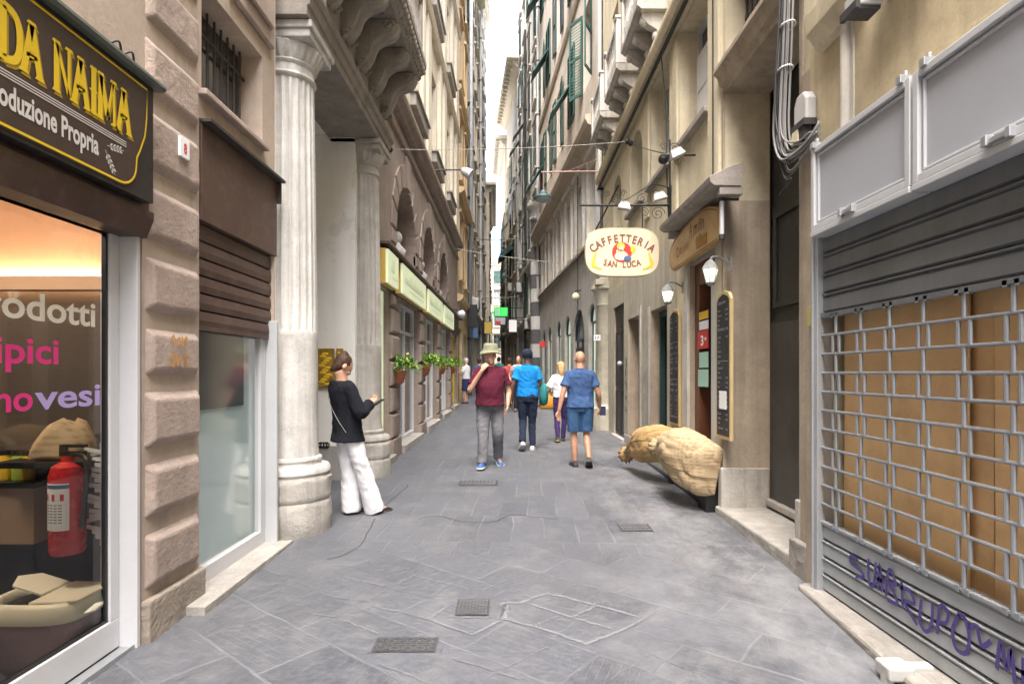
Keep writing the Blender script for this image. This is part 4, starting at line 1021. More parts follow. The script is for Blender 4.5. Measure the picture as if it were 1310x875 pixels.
# =============================== RIGHT: cafe building ==========================
Cf = thing('cafe_building', 'ivory plaster building with the cafe front, tall stone doorway and marble balconies', 'building', (2.15, 9, 0))
def pane_unit(parent, fr, a, b, z0, z1, w, glassm, framem, nu=1, nz=1, t=.05, name='window', sill=None, sillm=None):
    p = MB(fr); p.quad((a,w,z0),(b,w,z0),(b,w,z1),(a,w,z1)); wo = p.build(name, glassm, parent)
    f = MB(fr); frame_bars(f, a, b, z0, z1, w, w+.05, t, nu, nz, t*.6); f.build('frame', framem, wo)
    if sill:
        s = MB(fr); s.box(a-sill, b+sill, w, sill*.9, z0-.07, z0-.003); s.build('sill', sillm, wo, bevel=.006)
    return wo
def build_C():
    mb = MB(FR)
    ops = [(4.37,5.93,-.3,5.6,'',.45), (6.22,7.12,-.3,2.86,'',.22), (8.17,9.15,-.3,2.52,'',.22), (9.93,10.95,-.3,2.55,'',.24), (11.35,12.5,-.3,2.93,'',.10)]
    wall(mb, 4.14, 14.0, -.3, 3.3, [o if o[3] < 3.3 else (o[0],o[1],o[2],3.3,'notop',.45) for o in ops], w=0, mr=1)
    mb.build('lower_wall', [M['cafe_wall'], M['door_stone']], Cf)
    mb = MB(FR)
    wn = [(6.42,7.56,4.45,5.94,'',.30), (8.05,9.1,4.45,5.94,'',.30), (9.72,10.75,4.45,5.75,'arch',.30), (11.6,12.5,4.45,5.6,'arch',.3)]
    wall(mb, 4.14, 14.0, 3.3, 6.0, [(4.37,5.93,3.3,5.6,'nobot',.45)]+wn, w=.0)
    up = [(8.45,9.15,6.75,9.2,'',.3), (10.1,10.85,6.7,9.2,'',.3), (11.95,12.65,6.7,9.2,'',.3), (6.5,7.4,6.9,9.0,'',.3), (4.7,5.7,6.9,9.0,'',.3),
          ]
    wall(mb, 4.14, 14.0, 6.0, 12.6, up, w=-.0); shell(mb, 4.14, 14.0, -.3, 12.6, w=-.0)
    mb.build('upper_wall', M['cafe_up'], Cf)
    for (a, b, z0, z1) in [x[:4] for x in wn]:
        pane_unit(Cf, FR, a, b, z0, z1, -.28, M['dark_win'], M['alu'], 2, 3, .05, sill=.10, sillm=M['grey_stone'])
    s = MB(FR)
    for i in range(2):                                                 # pale inside shutters of the first window
        s.box(6.50+i*.5, 6.96+i*.5, -.225, -.19, 4.52, 5.55)
        for k in range(2): s.box(6.55+i*.5, 6.91+i*.5, -.19, -.18, 4.58+k*.5, 4.98+k*.5)
    s.build('inner_shutter', M['alu'], Cf, bevel=.006)
    for (a, b, z0, z1) in [x[:4] for x in up]: pane_unit(Cf, FR, a, b, z0, z1, -.28, M['dark_win'], M['alu'], 2, 4, .05)
    # doorway
    d = MB(FR); d.box(4.37, 5.93, -.49, -.452, .30, 2.05); door = d.build('door', M['dark_sheet'], Cf)
    d = MB(FR); d.box(4.37, 5.93, -.53, -.48, 2.05, 4.40); d.box(4.37,5.93,-.478,-.458,2.052,2.075); d.build('upper_panel', M['dark_door'], door)
    d = MB(FR); frame_bars(d, 5.2, 5.88, 2.2, 3.15, -.48, -.455, .06); frame_bars(d, 4.45, 5.1, 2.2, 3.15, -.48, -.455, .06); d.build('frame', M['dark_door'], door, bevel=.006)
    d = MB(FR); d.box(4.37,5.93,-.5,-.40,.225,.295); d.build('door_sill', M['step'], door, bevel=.01)
    j = MB(FR)
    j.box(5.932, 5.99, -.44, .02, .60, 4.37); j.build('jamb', M['door_stone'], Cf, bevel=.008); j = MB(FR); j.box(4.31, 4.368, -.44, .02, .6, 4.37)
    j.build('jamb', M['door_stone'], Cf, bevel=.008)
    j = MB(FR); j.box(5.915, 6.02, -.44, .045, .12, .60); j.build('plinth', M['marble_dirty'], Cf, bevel=.012); j = MB(FR); j.box(4.30, 4.385, -.44, .045, .0, .62); j.build('plinth', M['marble_dirty'], Cf, bevel=.012)
    l = MB(FR); l.profile([(-.45,4.38),(.02,4.38),(.02,4.44),(.06,4.46),(.08,4.54),(.12,4.57),(.12,4.62),(-.45,4.62)], 4.14, 5.95); l.build('lintel', M['door_stone'], Cf, bevel=.006)
    g = MB(FR); g.quad((4.37,-.42,4.62),(5.93,-.42,4.62),(5.93,-.42,5.6),(4.37,-.42,5.6)); tr = g.build('transom', M['dark_in'], Cf)
    g = MB(FR)
    for i in range(14):
        u = 4.45+i*.11; g.tube([(u,-.2,4.62+.07*k) for k in range(15)], [.012+.012*(k % 3 == 1) for k in range(15)], 7)
    g.box(4.37,5.93,-.215,-.185,5.05,5.075); g.build('bars', M['rust_iron'], tr)
    st = MB(FR)
    st.box(4.10, 6.02, -.46, .075, -.1, .20); st.build('step', M['step'], Cf, bevel=.02, segs=3, worn=.014, lvl=5)
    st = MB(FR); st.box(4.14, 4.40, -.2, .085, .0, .335); st.build('corner_block', M['kerb'], Cf, bevel=.014, worn=.02, lvl=4)
    # cafe front
    f = MB(FR)
    f.box(6.0, 6.199, .0, .012, .15, 3.28); f.box(7.125, 7.62, .0, .012, .35, 2.9); f.box(6.2,7.62,.0,.012,2.9,3.28); f.build('shopfront_surround', M['cafe_cream'], Cf, bevel=.004)
    f = MB(FR); f.box(7.125, 7.28, .012, .03, .35, 2.86); f.box(6.03,6.21,.012,.018,.2,.9); f.build('white_pilaster', M['marble'], Cf, bevel=.005)
    f = MB(FR); f.box(6.95, 7.118, -.2, -.06, .25, 2.86); f.box(6.22,6.95,-.2,-.06,2.6,2.86); dr = f.build('cafe_door', M['door_wood'], Cf, bevel=.006)
    f = MB(FR); f.quad((6.22,-.21,.2),(6.96,-.21,.2),(6.96,-.21,2.62),(6.22,-.21,2.62)); f.build('pane', M['dark_win'], dr)
    f = MB(FR); f.box(6.225,6.42,-.2,-.02,.25,2.6); f.build('door_leaf', M['alu'], dr, bevel=.006)
    for (z0, z1, mk, w_, nm) in ((2.18,2.27,'gold',.30,'plate'),(2.06,2.16,'paper',.30,'notice'),(1.84,2.05,'red',.36,'notice'),(1.62,1.80,'mint',.30,'notice'),(1.40,1.60,'mint',.34,'notice')):
        q = MB(FR); q.box(6.62, 6.62+w_, -.06, -.05, z0, z1); q.build(nm, M[mk], dr)
    q = MB(FR); put_text(q, '3', lambda x, y: (6.86-x, -.048, 1.88+y), .16, .10, bold=.03); strokes(q, [[(6.72,1.95),(6.66,1.95)]], lambda a, b: (a,-.048,b), .03); q.build('notice_print', M['paper'], dr)
    # stall riser below the cafe window: pale plinth with a black rail
    r = MB(FR); r.box(6.10, 8.1, .0, .05, .10, .42); r.build('stall_riser', M['marble'], Cf, bevel=.005)
    r = MB(FR); r.box(6.10, 10.9, .05, .10, .10, .19); r.box(6.05,6.30,.0,.16,.1,.46); r.box(7.45,7.60,.05,.14,.15,.62); r.build('black_rail', M['black'], Cf, bevel=.006)
    r = MB(FR); r.box(8.1, 11.2, .0, .025, .14, .40); r.build('wall_plinth', M['marble_dirty'], Cf, bevel=.005)
    # other doors
    a = MB(FR); a.quad((8.17,-.215,.2),(9.15,-.215,.2),(9.15,-.215,2.52),(8.17,-.215,2.52)); w1 = a.build('side_door', M['dark_win'], Cf)
    a = MB(FR); frame_bars(a, 8.17, 9.15, .25, 2.50, -.21, -.14, .08, 2, 1); a.build('frame', M['teal_shut'], w1)
    a = MB(FR); a.box(9.93,10.95,-.235,-.20,.2,2.55); w2 = a.build('brown_door', M['door_wood'], Cf)
    a = MB(FR); a.box(9.80,9.90,.0,.02,.2,2.7); a.box(9.2,9.32,0,.018,.2,2.6); a.build('door_casing', M['marble_dirty'], w2)
    a = MB(FR); a.box(11.35,12.5,-.095,-.05,.25,2.93); w3 = a.build('black_door', M['black'], Cf)
    a = MB(FR); a.box(11.9,11.94,-.05,-.03,.3,2.5); frame_bars(a,11.4,11.88,.35,1.2,-.05,-.035,.05); frame_bars(a,11.4,11.88,1.3,2.4,-.05,-.035,.05); frame_bars(a,11.96,12.45,.35,1.2,-.05,-.035,.05); frame_bars(a,11.96,12.45,1.3,2.4,-.05,-.035,.05); a.build('frame', M['cable_dark'], w3)
    a = MB(FR); a.ball((11.84,-.01,1.75), .05); a.build('knob', M['alu'], w3, smooth=True)
    a = MB(FR); a.box(11.25,12.6,-.2,.05,.1,.27); a.build('door_step', M['marble'], w3)
    # string course and pilasters
    s = MB(FR); s.profile([(0,5.98),(.05,5.98),(.08,6.02),(.14,6.03),(.18,6.10),(.19,6.18),(.15,6.27),(.06,6.32),(0,6.33)], 4.14, 14.05); s.build('string_course', M['cafe_up'], Cf, smooth='auto')
    s = MB(FR); s.box(5.99, 6.34, -.02, .05, 3.42, 5.97); s.box(7.60,7.80,-.02,.03,3.45,5.97); s.box(5.99,6.3,-.02,.05,6.34,12.4); s.box(9.2,9.5,-.02,.03,4.0,5.97); s.build('pilaster', M['cafe_up'], Cf, bevel=.02)
    s = MB(FR); s.tube([(4.14,.09,5.955),(14,.09,5.955)], .018, 6); s.tube([(4.14,.13,5.93),(14,.13,5.93)], .012, 6); s.tube(smoothline([(8.1,.1,5.95),(8.15,.02,5.2),(8.1,.02,4.3),(8.0,.02,3.6)]), .01, 5); s.tube([(6.12,.06,3.4),(6.13,.06,5.9)], .008, 5); s.build('facade_cable', M['cable_dark'], Cf)
    # balconies
    for (a, b) in ((8.15, 9.40), (9.82, 11.10), (11.62, 12.95)):
        z = 6.62; wf = .42
        m = MB(FR); m.profile([(0,z),(wf-.06,z),(wf-.03,z+.03),(wf,z+.05),(wf,z+.12),(0,z+.13)], a, b); bo = m.build('balcony', M['marble_dirty'], Cf, bevel=.006)
        m = MB(FR); m.box(a, b, wf-.13, wf-.01, z+.78, z+.88)
        for u in (a+.07, b-.07): m.box(u-.07, u+.07, wf-.14, wf, z+.13, z+.80); m.box(u-.085,u+.085,wf-.155,wf+.015,z+.88,z+.93)
        n = 7
        for i in range(n): m.lathe([(.045,z+.13),(.03,z+.2),(.055,z+.34),(.025,z+.55),(.03,z+.68),(.045,z+.78)], a+.22+(b-a-.44)*i/(n-1), wf-.07, 10)
        m.box(a, a+.12, 0, wf-.14, z+.78, z+.88); m.box(b-.12, b, 0, wf-.14, z+.78, z+.88); m.box(a+.005,a+.11,0,wf-.14,z+.13,z+.78)
        m.build('balustrade', M['marble'], bo, bevel=.008)
        for u in (a+.15, (a+b)/2, b-.15):
            c = MB(FR); c.prism([(0,z-.002),(wf-.08,z-.002),(wf-.08,z-.07),(wf-.16,z-.16),(.13,z-.24),(.10,z-.34),(0,z-.38)], lambda p: (u-.07, p[0], p[1]), lambda p: (u+.07, p[0], p[1]))
            c.ball((u, wf-.12, z-.1), .065, .06, .075, 10, 7); c.ball((u,.13,z-.3), .06, .05, .07, 10, 7)
            c.build('console', M['marble_dirty'], bo, bevel=.01)
    # corner half-column with capital
    c = MB(FR)
    c.lathe([(.30,0.1),(.30,.75),(.25,.80),(.24,.85),(.22,3.05),(.25,3.10),(.24,3.16),(.30,3.42),(.36,3.46),(.36,3.54)], 13.45, .0, 28)
    c.box(13.1, 13.85, -.1, .30, 3.54, 3.66); c.box(13.15,13.8,-.1,.2,3.66,4.1); c.profile([(-.1,4.1),(.22,4.1),(.34,4.25),(.34,4.42),(-.1,4.42)], 13.05, 13.9)
    co = c.build('corner_column', M['cafe_wall'], Cf, smooth='auto')
    g = MB(FR); rr = random.Random(12)
    for r_ in range(4):
        z = 1.75-r_*.38
        for k in range(3):
            an = 1.5+(.45*k-.45); pts = [(an+rr.uniform(-.16,.16), z+rr.uniform(-.16,.14)) for _ in range(5)]
            strokes(g, [smoothline(pts, 4)], lambda a, zz: (13.45-.262*math.cos(a+.5), .262*math.sin(a+.5) if False else abs(.262*math.sin(a+.5)), zz), .03)
    g.build('graffiti', M['black'], co)
    g = MB(FR)
    for r_ in range(5):
        z = 1.75-r_*.22; pts = [(11.1+rr.uniform(-.09,.09), z+rr.uniform(-.1,.1)) for _ in range(6)]
        strokes(g, [smoothline(pts, 4)], lambda a, zz: (a, .008, zz), .022)
    g.build('graffiti', M['black'], Cf)
build_C()
t = thing('house_number', 'blue and white number tile on the corner half-column', 'house number', (1.9, 13.4, 2.3))
mb = MB(); mb.box(1.82,1.97,13.17,13.19,2.29,2.41); mb.build('tile', M['paper'], t)
mb = MB(); put_text(mb, '17', lambda x, y: (1.85+x, 13.165, 2.315+y), .09, .09, bold=.03); mb.build('numeral', M['blue_sign'], t)

# canopy ledge over the cafe sign
t = thing('cafe_canopy', 'slanting stone-coloured canopy ledge above the wooden cafe sign', 'canopy', (2.0, 6.3, 3.35))
mb = MB(FR); mb.profile([(.0,3.44),(.02,3.30),(.27,3.305),(.31,3.335),(.32,3.39),(.28,3.41),(.10,3.50),(0,3.52)], 5.46, 7.32); mb.build('ledge', M['grey_stone'], t, bevel=.006)
mb = MB(FR); mb.box(5.47,5.57,.0,.22,3.22,3.298); mb.build('bracket', M['grey_stone'], t, bevel=.01); mb = MB(FR); mb.box(7.2,7.3,.0,.22,3.22,3.298); mb.build('bracket', M['grey_stone'], t, bevel=.01)
def wood_sign():
    t = thing('wooden_sign', 'curved varnished wooden cafe sign board under the canopy ledge', 'sign', (2.0, 6.5, 3.0))
    top = smoothline([(5.68,3.16),(6.05,3.27),(6.5,3.285),(6.95,3.25),(7.3,3.19),(7.46,3.10)], 5)
    pts = top+smoothline([(7.46,3.10),(7.47,2.95),(7.36,2.84),(7.2,2.83)], 4)[1:]+[(5.68,2.85)]
    mb = MB(FR); mb.prism(pts, lambda p: (p[0], .10, p[1]), lambda p: (p[0], .155, p[1])); mb.build('board', M['wood'], t, bevel=.008)
    e = MB(FR); strokes(e, [pts+[pts[0]]], lambda a, b: (6.56+(a-6.56)*.955, .157, 3.04+(b-3.04)*.9), .014); e.build('border', mat('dark_wood_edge', (.25,.14,.04)), t)
    w = MB(FR)
    fnw = lambda x, y: (6.62-x, .158, 3.07+y)
    strokes(w, [[(0,0),(.05,.17)],[(.05,.17),(.10,0)],[(.02,.07),(.08,.07)]]+[[(.17+.055*k,.0),(.17+.055*k,.10)] for k in range(7)]+[smoothline([(.17+.055*k,.07),(.20+.055*k,.10),(.225+.055*k,.06)]) for k in (0,1,3,5)]+[[(.36,.12),(.42,.12)]], fnw, .016)
    strokes(w, [smoothline([(-.42,-.03),(-.50,.0),(-.50,-.10),(-.41,-.10)]), smoothline([(-.34,-.02),(-.38,-.08),(-.32,-.09),(-.33,-.02)])]+[[(-.24+.06*k,-.1),(-.22+.06*k,-.02)] for k in range(4)]+[smoothline([(.22,-.10),(.27,-.04),(.32,-.10),(.38,-.04),(.44,-.09)])], fnw, .014)
    w.build('lettering', M['wood_ink'], t)
    s = MB(FR); s.box(6.02,6.35,.158,.165,2.9,3.0); s.build('painted_patch', mat('ochre_patch', (.36,.19,.05)), t)
wood_sign()
t = thing('tube_lamp', 'slim grey tube lamp at the near end of the wooden sign', 'lamp', (1.98, 5.6, 3.0))
mb = MB(FR); mb.tube([(5.58,.16,2.87),(5.58,.16,3.2)], .022, 12); mb.build('tube', M['alu'], t, smooth='auto')
mb = MB(FR); mb.tube([(5.58,.16,2.83),(5.58,.16,2.875)], .03, 12); mb.tube([(5.58,.16,3.19),(5.58,.16,3.24)], .03, 12); mb.box(5.565,5.595,0,.16,3.2,3.22); mb.build('end_cap', M['cable_dark'], t, smooth='auto')

def lantern(u, label):
    x, y, z = 1.95, u, 2.53
    t = thing('wall_lantern', label, 'lantern', (x, y, z), 'lit wall lanterns by the cafe menu boards')
    mb = MB(); mb.tube(smoothline([(2.15,y,z+.10),(2.05,y,z+.16),(1.97,y,z+.17),(x,y,z+.13)]), .012, 8); mb.box(2.135,2.15,y-.04,y+.04,z+.03,z+.17); mb.build('bracket', M['grey_shut'], t)
    mb = MB(); mb.lathe([(.0,z+.15),(.02,z+.14),(.05,z+.115),(.082,z+.06),(.086,z+.05),(.0,z+.05)], x, y, 6); mb.lathe([(0,z-.115),(.03,z-.11),(.05,z-.085),(.05,z-.075),(0,z-.07)], x, y, 6)
    for k in range(6):
        a = math.pi*k/3; mb.tube([(x+.078*math.cos(a),y+.078*math.sin(a),z+.05),(x+.042*math.cos(a),y+.042*math.sin(a),z-.08)], .006, 5)
    mb.build('lantern_frame', M['grey_shut'], t)
    mb = MB(); mb.lathe([(.037,z-.075),(.071,z+.048)], x, y, 6); mb.build('lantern_glass', M['lamp_glow'], t)
lantern(5.78, 'lit wall lantern above the larger, nearer menu board')
lantern(7.38, 'lit wall lantern above the narrower menu board past the cafe door')
def menu_board(u0, u1, z0, z1, label, seed):
    t = thing('menu_board', label, 'menu board', (2.1, (u0+u1)/2, z0), 'chalk menu boards on the cafe wall')
    c = (u0+u1)/2; h = (u1-u0)/2
    def shape(k, dz): return [(c-h*k, z0+dz), (c+h*k, z0+dz), (c+h*k, z1-.10), (c+h*.72*k, z1-.03-dz), (c, z1-dz), (c-h*.72*k, z1-.03-dz), (c-h*k, z1-.10)]
    mb = MB(FR); mb.prism(shape(1, 0), lambda p: (p[0], .018, p[1]), lambda p: (p[0], .05, p[1])); mb.build('board_frame', M['board_frame'], t, bevel=.004)
    mb = MB(FR); mb.prism(shape(.84, .035), lambda p: (p[0], .049, p[1]), lambda p: (p[0], .054, p[1])); mb.build('slate', M['board'], t)
    w = MB(FR); rr = random.Random(seed); z = z1-.13
    words = ['Caffe', 'Cappuccino', 'Panini', 'Focaccia', 'Vino', 'Birra', 'Spremuta', 'Insalate', 'Toast', 'Te', 'Brioche', 'Gelato']
    i = 0
    while z > z0+.09:
        big = rr.random() < .2; sz = .05 if big else .032
        wd = words[(i+seed) % len(words)]; i += 1
        put_text(w, wd, lambda x, y: (c+h*.70-x, .0555, z+y), sz, min(h*1.1, text_w(wd)*sz))
        if rr.random() < .6: put_text(w, '%d.%02d' % (rr.randint(1, 9), rr.choice((0, 50))), lambda x, y: (c-h*.42-x, .0555, z+y), sz*.8, h*.3)
        z -= sz*1.5
        if rr.random() < .12: w.box(c-h*.75, c+h*.75, .054, .056, z+.008, z+.012); z -= .02
    w.build('chalk_writing', M['chalk'], t)
    if seed == 1:
        q = MB(FR); q.box(c-h*.55, c+h*.45, .0545, .058, z0+.30, z0+.48); q.build('notice', M['paper'], t)
menu_board(5.66, 6.05, .90, 2.38, 'larger black chalk menu board with a white notice, next to the stone doorway', 1)
menu_board(7.42, 7.86, .88, 2.39, 'narrow black chalk menu board beyond the cafe door, over the smaller sack', 4)

# hanging oval sign, its bracket and the spotlights
def oval_sign():
    t = thing('hanging_sign', 'cream rounded CAFFETTERIA sign with a painted lady, hung across the lane', 'sign', (1.485, 8, 3.2))
    cx, cz, a, b = 1.485, 3.20, .50, .33
    def outl(k, kb=None):
        kb = kb or k; pts = []
        for i in range(64):
            th = 2*math.pi*i/64; c, s = math.cos(th), math.sin(th)
            pts.append((cx+a*k*math.copysign(abs(c)**.50, c), cz+b*kb*math.copysign(abs(s)**.62, s)))
        return pts
    m = MB(); m.prism(outl(1), lambda p: (p[0], 7.95, p[1]), lambda p: (p[0], 8.07, p[1])); m.build('box', M['sign_cream'], t, bevel=.012)
    m = MB(); strokes(m, [outl(.985, .98)+[outl(.985, .98)[0]]], lambda x, z: (x, 7.948, z), .008); m.build('edge', plain('sign_tan_edge', (.6,.5,.3)), t)
    Y = 7.946
    def arc(txt, R_, zc, a0, a1, size, wk, sgn=1):
        n = len(txt)
        for i, ch in enumerate(txt):
            if ch == ' ': continue
            an = a0+(a1-a0)*(i+.5)/n
            px = cx+R_*math.sin(an); pz = zc+sgn*R_*math.cos(an); rot = -an*sgn
            vs, fs = text2d(ch, size, .03); xm = (min(v[0] for v in vs)+max(v[0] for v in vs))/2
            m.add([(px+(x-xm)*wk*math.cos(rot)-y*math.sin(rot), Y, pz+(x-xm)*wk*math.sin(rot)+y*math.cos(rot)) for x, y in vs], fs)
    m = MB(); arc('CAFFETTERIA', .62, 2.71, -.70, .70, .150, .78); arc('SAN LUCA', .95, 3.935, -.29, .275, .115, .78, -1)
    m.build('lettering', M['maroon'], t)
    g = MB()
    for sg in (-1, 1):
        g.add([(cx+sg*x, Y, cz+z) for x, z in ((.345,-.005),(.375,-.02),(.425,-.16),(.41,-.205),(.29,-.245),(.27,-.235),(.38,-.18))], [tuple(range(7))])
    g.ball((cx+.145,Y,cz+.03), .035,.003,.05,10,6); g.build('ornament', M['gold'], t)
    def disc(x, z, rx, rz, y, mk, name, rot=0):
        q = MB(); q.prism([(rx*math.cos(k*.314), rz*math.sin(k*.314)) for k in range(20)], lambda p: (cx+x+p[0]*math.cos(rot)-p[1]*math.sin(rot), y, cz+z+p[0]*math.sin(rot)+p[1]*math.cos(rot)), lambda p: (cx+x+p[0]*math.cos(rot)-p[1]*math.sin(rot), y+.0018, cz+z+p[0]*math.sin(rot)+p[1]*math.cos(rot))); q.build(name, M[mk], t)
    disc(-.005,-.005,.135,.135,7.9455,'red','medallion'); disc(-.02,.075,.055,.05,7.943,'gold','painted_hair'); disc(-.015,.045,.032,.042,7.9405,'skin_sign','painted_face')
    disc(-.02,-.06,.085,.055,7.943,'vinyl_white','painted_dress'); disc(.015,-.02,.075,.028,7.9405,'skin_sign','painted_arm',-.6); disc(-.06,-.04,.02,.07,7.9405,'skin_sign','painted_arm',.2); disc(.07,-.09,.05,.035,7.938,'blue_sign','painted_cup')
    s = MB()
    for x in (1.2, 1.77): s.tube([(x,8,3.53),(x,8,3.83)], .009, 6)
    s.build('hanger', M['iron'], t)
oval_sign()
def bracket():
    t = thing('iron_bracket', 'long wrought iron arm with scrolls carrying the round-cornered sign', 'bracket', (2.15, 8, 3.85))
    m = MB(); m.tube([(.92,8,3.845),(2.15,8,3.845)], .016, 8); m.box(2.13,2.15,7.94,8.06,3.6,4.1)
    m.build('arm', M['iron'], t)
    m = MB()
    def scroll(cx, cz, r, dirn, y=8):
        m.tube([(cx+dirn*(r*(1-k/26))*math.cos(k*.5), y, cz+(r*(1-k/26))*math.sin(k*.5)) for k in range(24)], .0045, 5)
    scroll(1.95,3.96,.10,1); scroll(1.78,3.93,.08,-1); scroll(1.98,3.73,.10,1); scroll(1.80,3.75,.07,-1); scroll(1.40,3.93,.07,1); scroll(1.28,4.0,.05,-1); scroll(1.5,4.01,.05,1)
    m.tube(smoothline([(2.14,8,4.08),(1.9,8,4.12),(1.6,8,3.95),(1.4,8,3.86)]), .007, 5)
    m.build('scrollwork', M['iron'], t); m = MB()
    # second arm, towards the canopy
    m.tube([(1.75,6.9,4.12),(2.15,6.9,4.12)], .012, 6); scroll(1.9,4.2,.07,1,6.9); scroll(1.78,4.22,.05,-1,6.9); scroll(1.95,4.05,.06,1,6.9); m.tube([(1.85,6.9,4.3),(1.85,6.9,3.75)], .01, 6)
    m.build('scrollwork', M['iron'], t)
bracket()
def spot(x, y, z, label, ang):
    t = thing('spotlight', label, 'spotlight', (x, y, z), 'white spotlights on the iron brackets')
    m = MB(); c, s = math.cos(ang), math.sin(ang)
    def T(p): p = tuple(q*.8 for q in p); return (x+p[0]*c-p[2]*s, y+p[1], z+p[0]*s+p[2]*c)
    P_ = [(-.11,-.07,-.05),(.11,-.07,-.05),(.11,.07,-.05),(-.11,.07,-.05),(-.075,-.05,.06),(.075,-.05,.06),(.075,.05,.06),(-.075,.05,.06)]
    m.add([T(p) for p in P_], [(0,1,2,3),(4,5,6,7),(0,1,5,4),(1,2,6,5),(2,3,7,6),(3,0,4,7)])
    for k in range(4): m.add([T(p) for p in ((-.06+.035*k,-.055,.06),(-.05+.035*k,-.055,.06),(-.05+.035*k,.055,.06),(-.06+.035*k,.055,.06),(-.06+.035*k,-.04,.085),(-.05+.035*k,-.04,.085),(-.05+.035*k,.04,.085),(-.06+.035*k,.04,.085))], [(0,1,2,3),(4,5,6,7),(0,1,5,4),(1,2,6,5),(2,3,7,6),(3,0,4,7)])
    m.build('housing', M['pvc'], t, bevel=.006)
    m = MB(); m.add([T(p) for p in ((-.10,-.06,-.053),(.10,-.06,-.053),(.10,.06,-.053),(-.10,.06,-.053))], [(0,1,2,3)]); m.tube([T((0,.09,0)),T((0,.09,.12))], .01, 6); m.build('lens', M['win_grey'], t)
spot(1.50, 7.9, 3.80, 'white spotlight on the iron arm straight above the hanging sign', -.15)
spot(1.90, 7.6, 3.84, 'white spotlight on the arm between the hanging sign and the wall', .25)
spot(1.90, 6.8, 4.10, 'white spotlight nearest the canopy ledge', .45)

# burlap sacks
def sack(label, path, radii, seed, mk='burlap', group='burlap sacks on the cafe front', seam=None):
    P0 = Vector(path[0]); t = thing('burlap_sack', label, 'sack', path[len(path)//2], group)
    pts = [Vector(p) for p in smoothline(path, 12)]; rr2 = smoothline(radii, 12); rs = [max(r) for r in rr2]
    n = 96; rings = []
    for i, p in enumerate(pts):
        tg = (pts[min(i+1, len(pts)-1)]-pts[max(i-1, 0)]).normalized()
        x = tg.cross(Vector((0, 0, 1))).normalized(); y = x.cross(tg)
        ring = []
        for k in range(n):
            a = 2*math.pi*k/n; d = x*math.cos(a)+y*math.sin(a); ca, sa = math.copysign(abs(math.cos(a))**.85, math.cos(a)), math.copysign(abs(math.sin(a))**.85, math.sin(a))
            q = p+x*ca*rr2[i][0]+y*sa*rr2[i][1]
            f = mnoise.noise(Vector((q.x*3+seed, q.y*3, q.z*3)))*.035-.014*max(0, .16-abs(mnoise.noise(Vector((math.cos(a)*1.3+seed, math.sin(a)*1.3, i*.07)))))/.16-.010*max(0, .2-abs(mnoise.noise(Vector((q.x*6+4, q.y*5+seed, q.z*7+q.y*3)))))/.2
            f += .05*math.sin(a*9+i*.05)*max(0, 1-rs[i]/.17)*.8
            q = q+d*f*min(1, rs[i]/.12); q.x = min(q.x, 2.135); ring.append(tuple(q))
        rings.append(ring)
    m = MB(); m.loft(rings); m.build('sack_body', M[mk], t, smooth=True)
    # seam ridge
    s = MB(); k = int(n*(seam if seam is not None else .40))%n; k2 = (k+14)%n; s.tube([Vector(r[k])+Vector((-.001,-.002,.001)) for r in rings[4:-4]], .004, 6); s.build('seam', mat('seam_%d' % seed, (.15,.10,.05)), t, smooth=True)
    return t, pts, rings
t, pts, rings = sack('larger burlap sack, nearer the stone doorway, lying out from the cafe front',
     [(1.76,6.98,.68),(1.77,6.90,.69),(1.79,6.75,.69),(1.83,6.5,.68),(1.88,6.28,.64),(1.97,6.1,.58),(2.06,6.0,.55),(2.10,5.97,.54)],
     [(.045,.05),(.07,.085),(.15,.19),(.22,.27),(.23,.305),(.17,.30),(.07,.265),(.015,.24)], 3, seam=.975)
m = MB(); c = Vector((1.76,6.98,.68))
def neck(m, c, sx):
    for k in range(11):
        a = k*.57; o = Vector((.055*math.cos(a), 0, .065*math.sin(a)))
        m.loft([[tuple(c+o*(1+.35*j)+Vector((-.012*j+.022*math.cos(b), .035*j, -.02*j*sx+.028*math.sin(b+a)))) for b in [2*math.pi*q/9 for q in range(9)]] for j in range(3)])
neck(m, c, .2); m.build('gathered_neck', M['burlap'], t, smooth=True)
t, pts, rings = sack('smaller burlap sack behind the larger one, tied at its far end',
     [(1.66,8.42,.42),(1.67,8.32,.45),(1.72,8.12,.52),(1.78,7.82,.61),(1.86,7.52,.66),(1.95,7.30,.66),(2.04,7.18,.65)],
     [(.055,.06),(.065,.075),(.13,.16),(.19,.23),(.21,.25),(.15,.22),(.04,.15)], 9, seam=.03, mk='burlap_gold')
m = MB(); neck(m, Vector((1.66,8.42,.42)), 1); m.build('gathered_neck', M['burlap_gold'], t, smooth=True)
m = MB(); m.tube([tuple(Vector((1.67,8.34,.445))+Vector((.075*math.cos(a), .01*math.sin(a*2), .085*math.sin(a)))) for a in [2*math.pi*k/20 for k in range(21)]], .009, 5); m.build('tie', M['cable_light'], t)

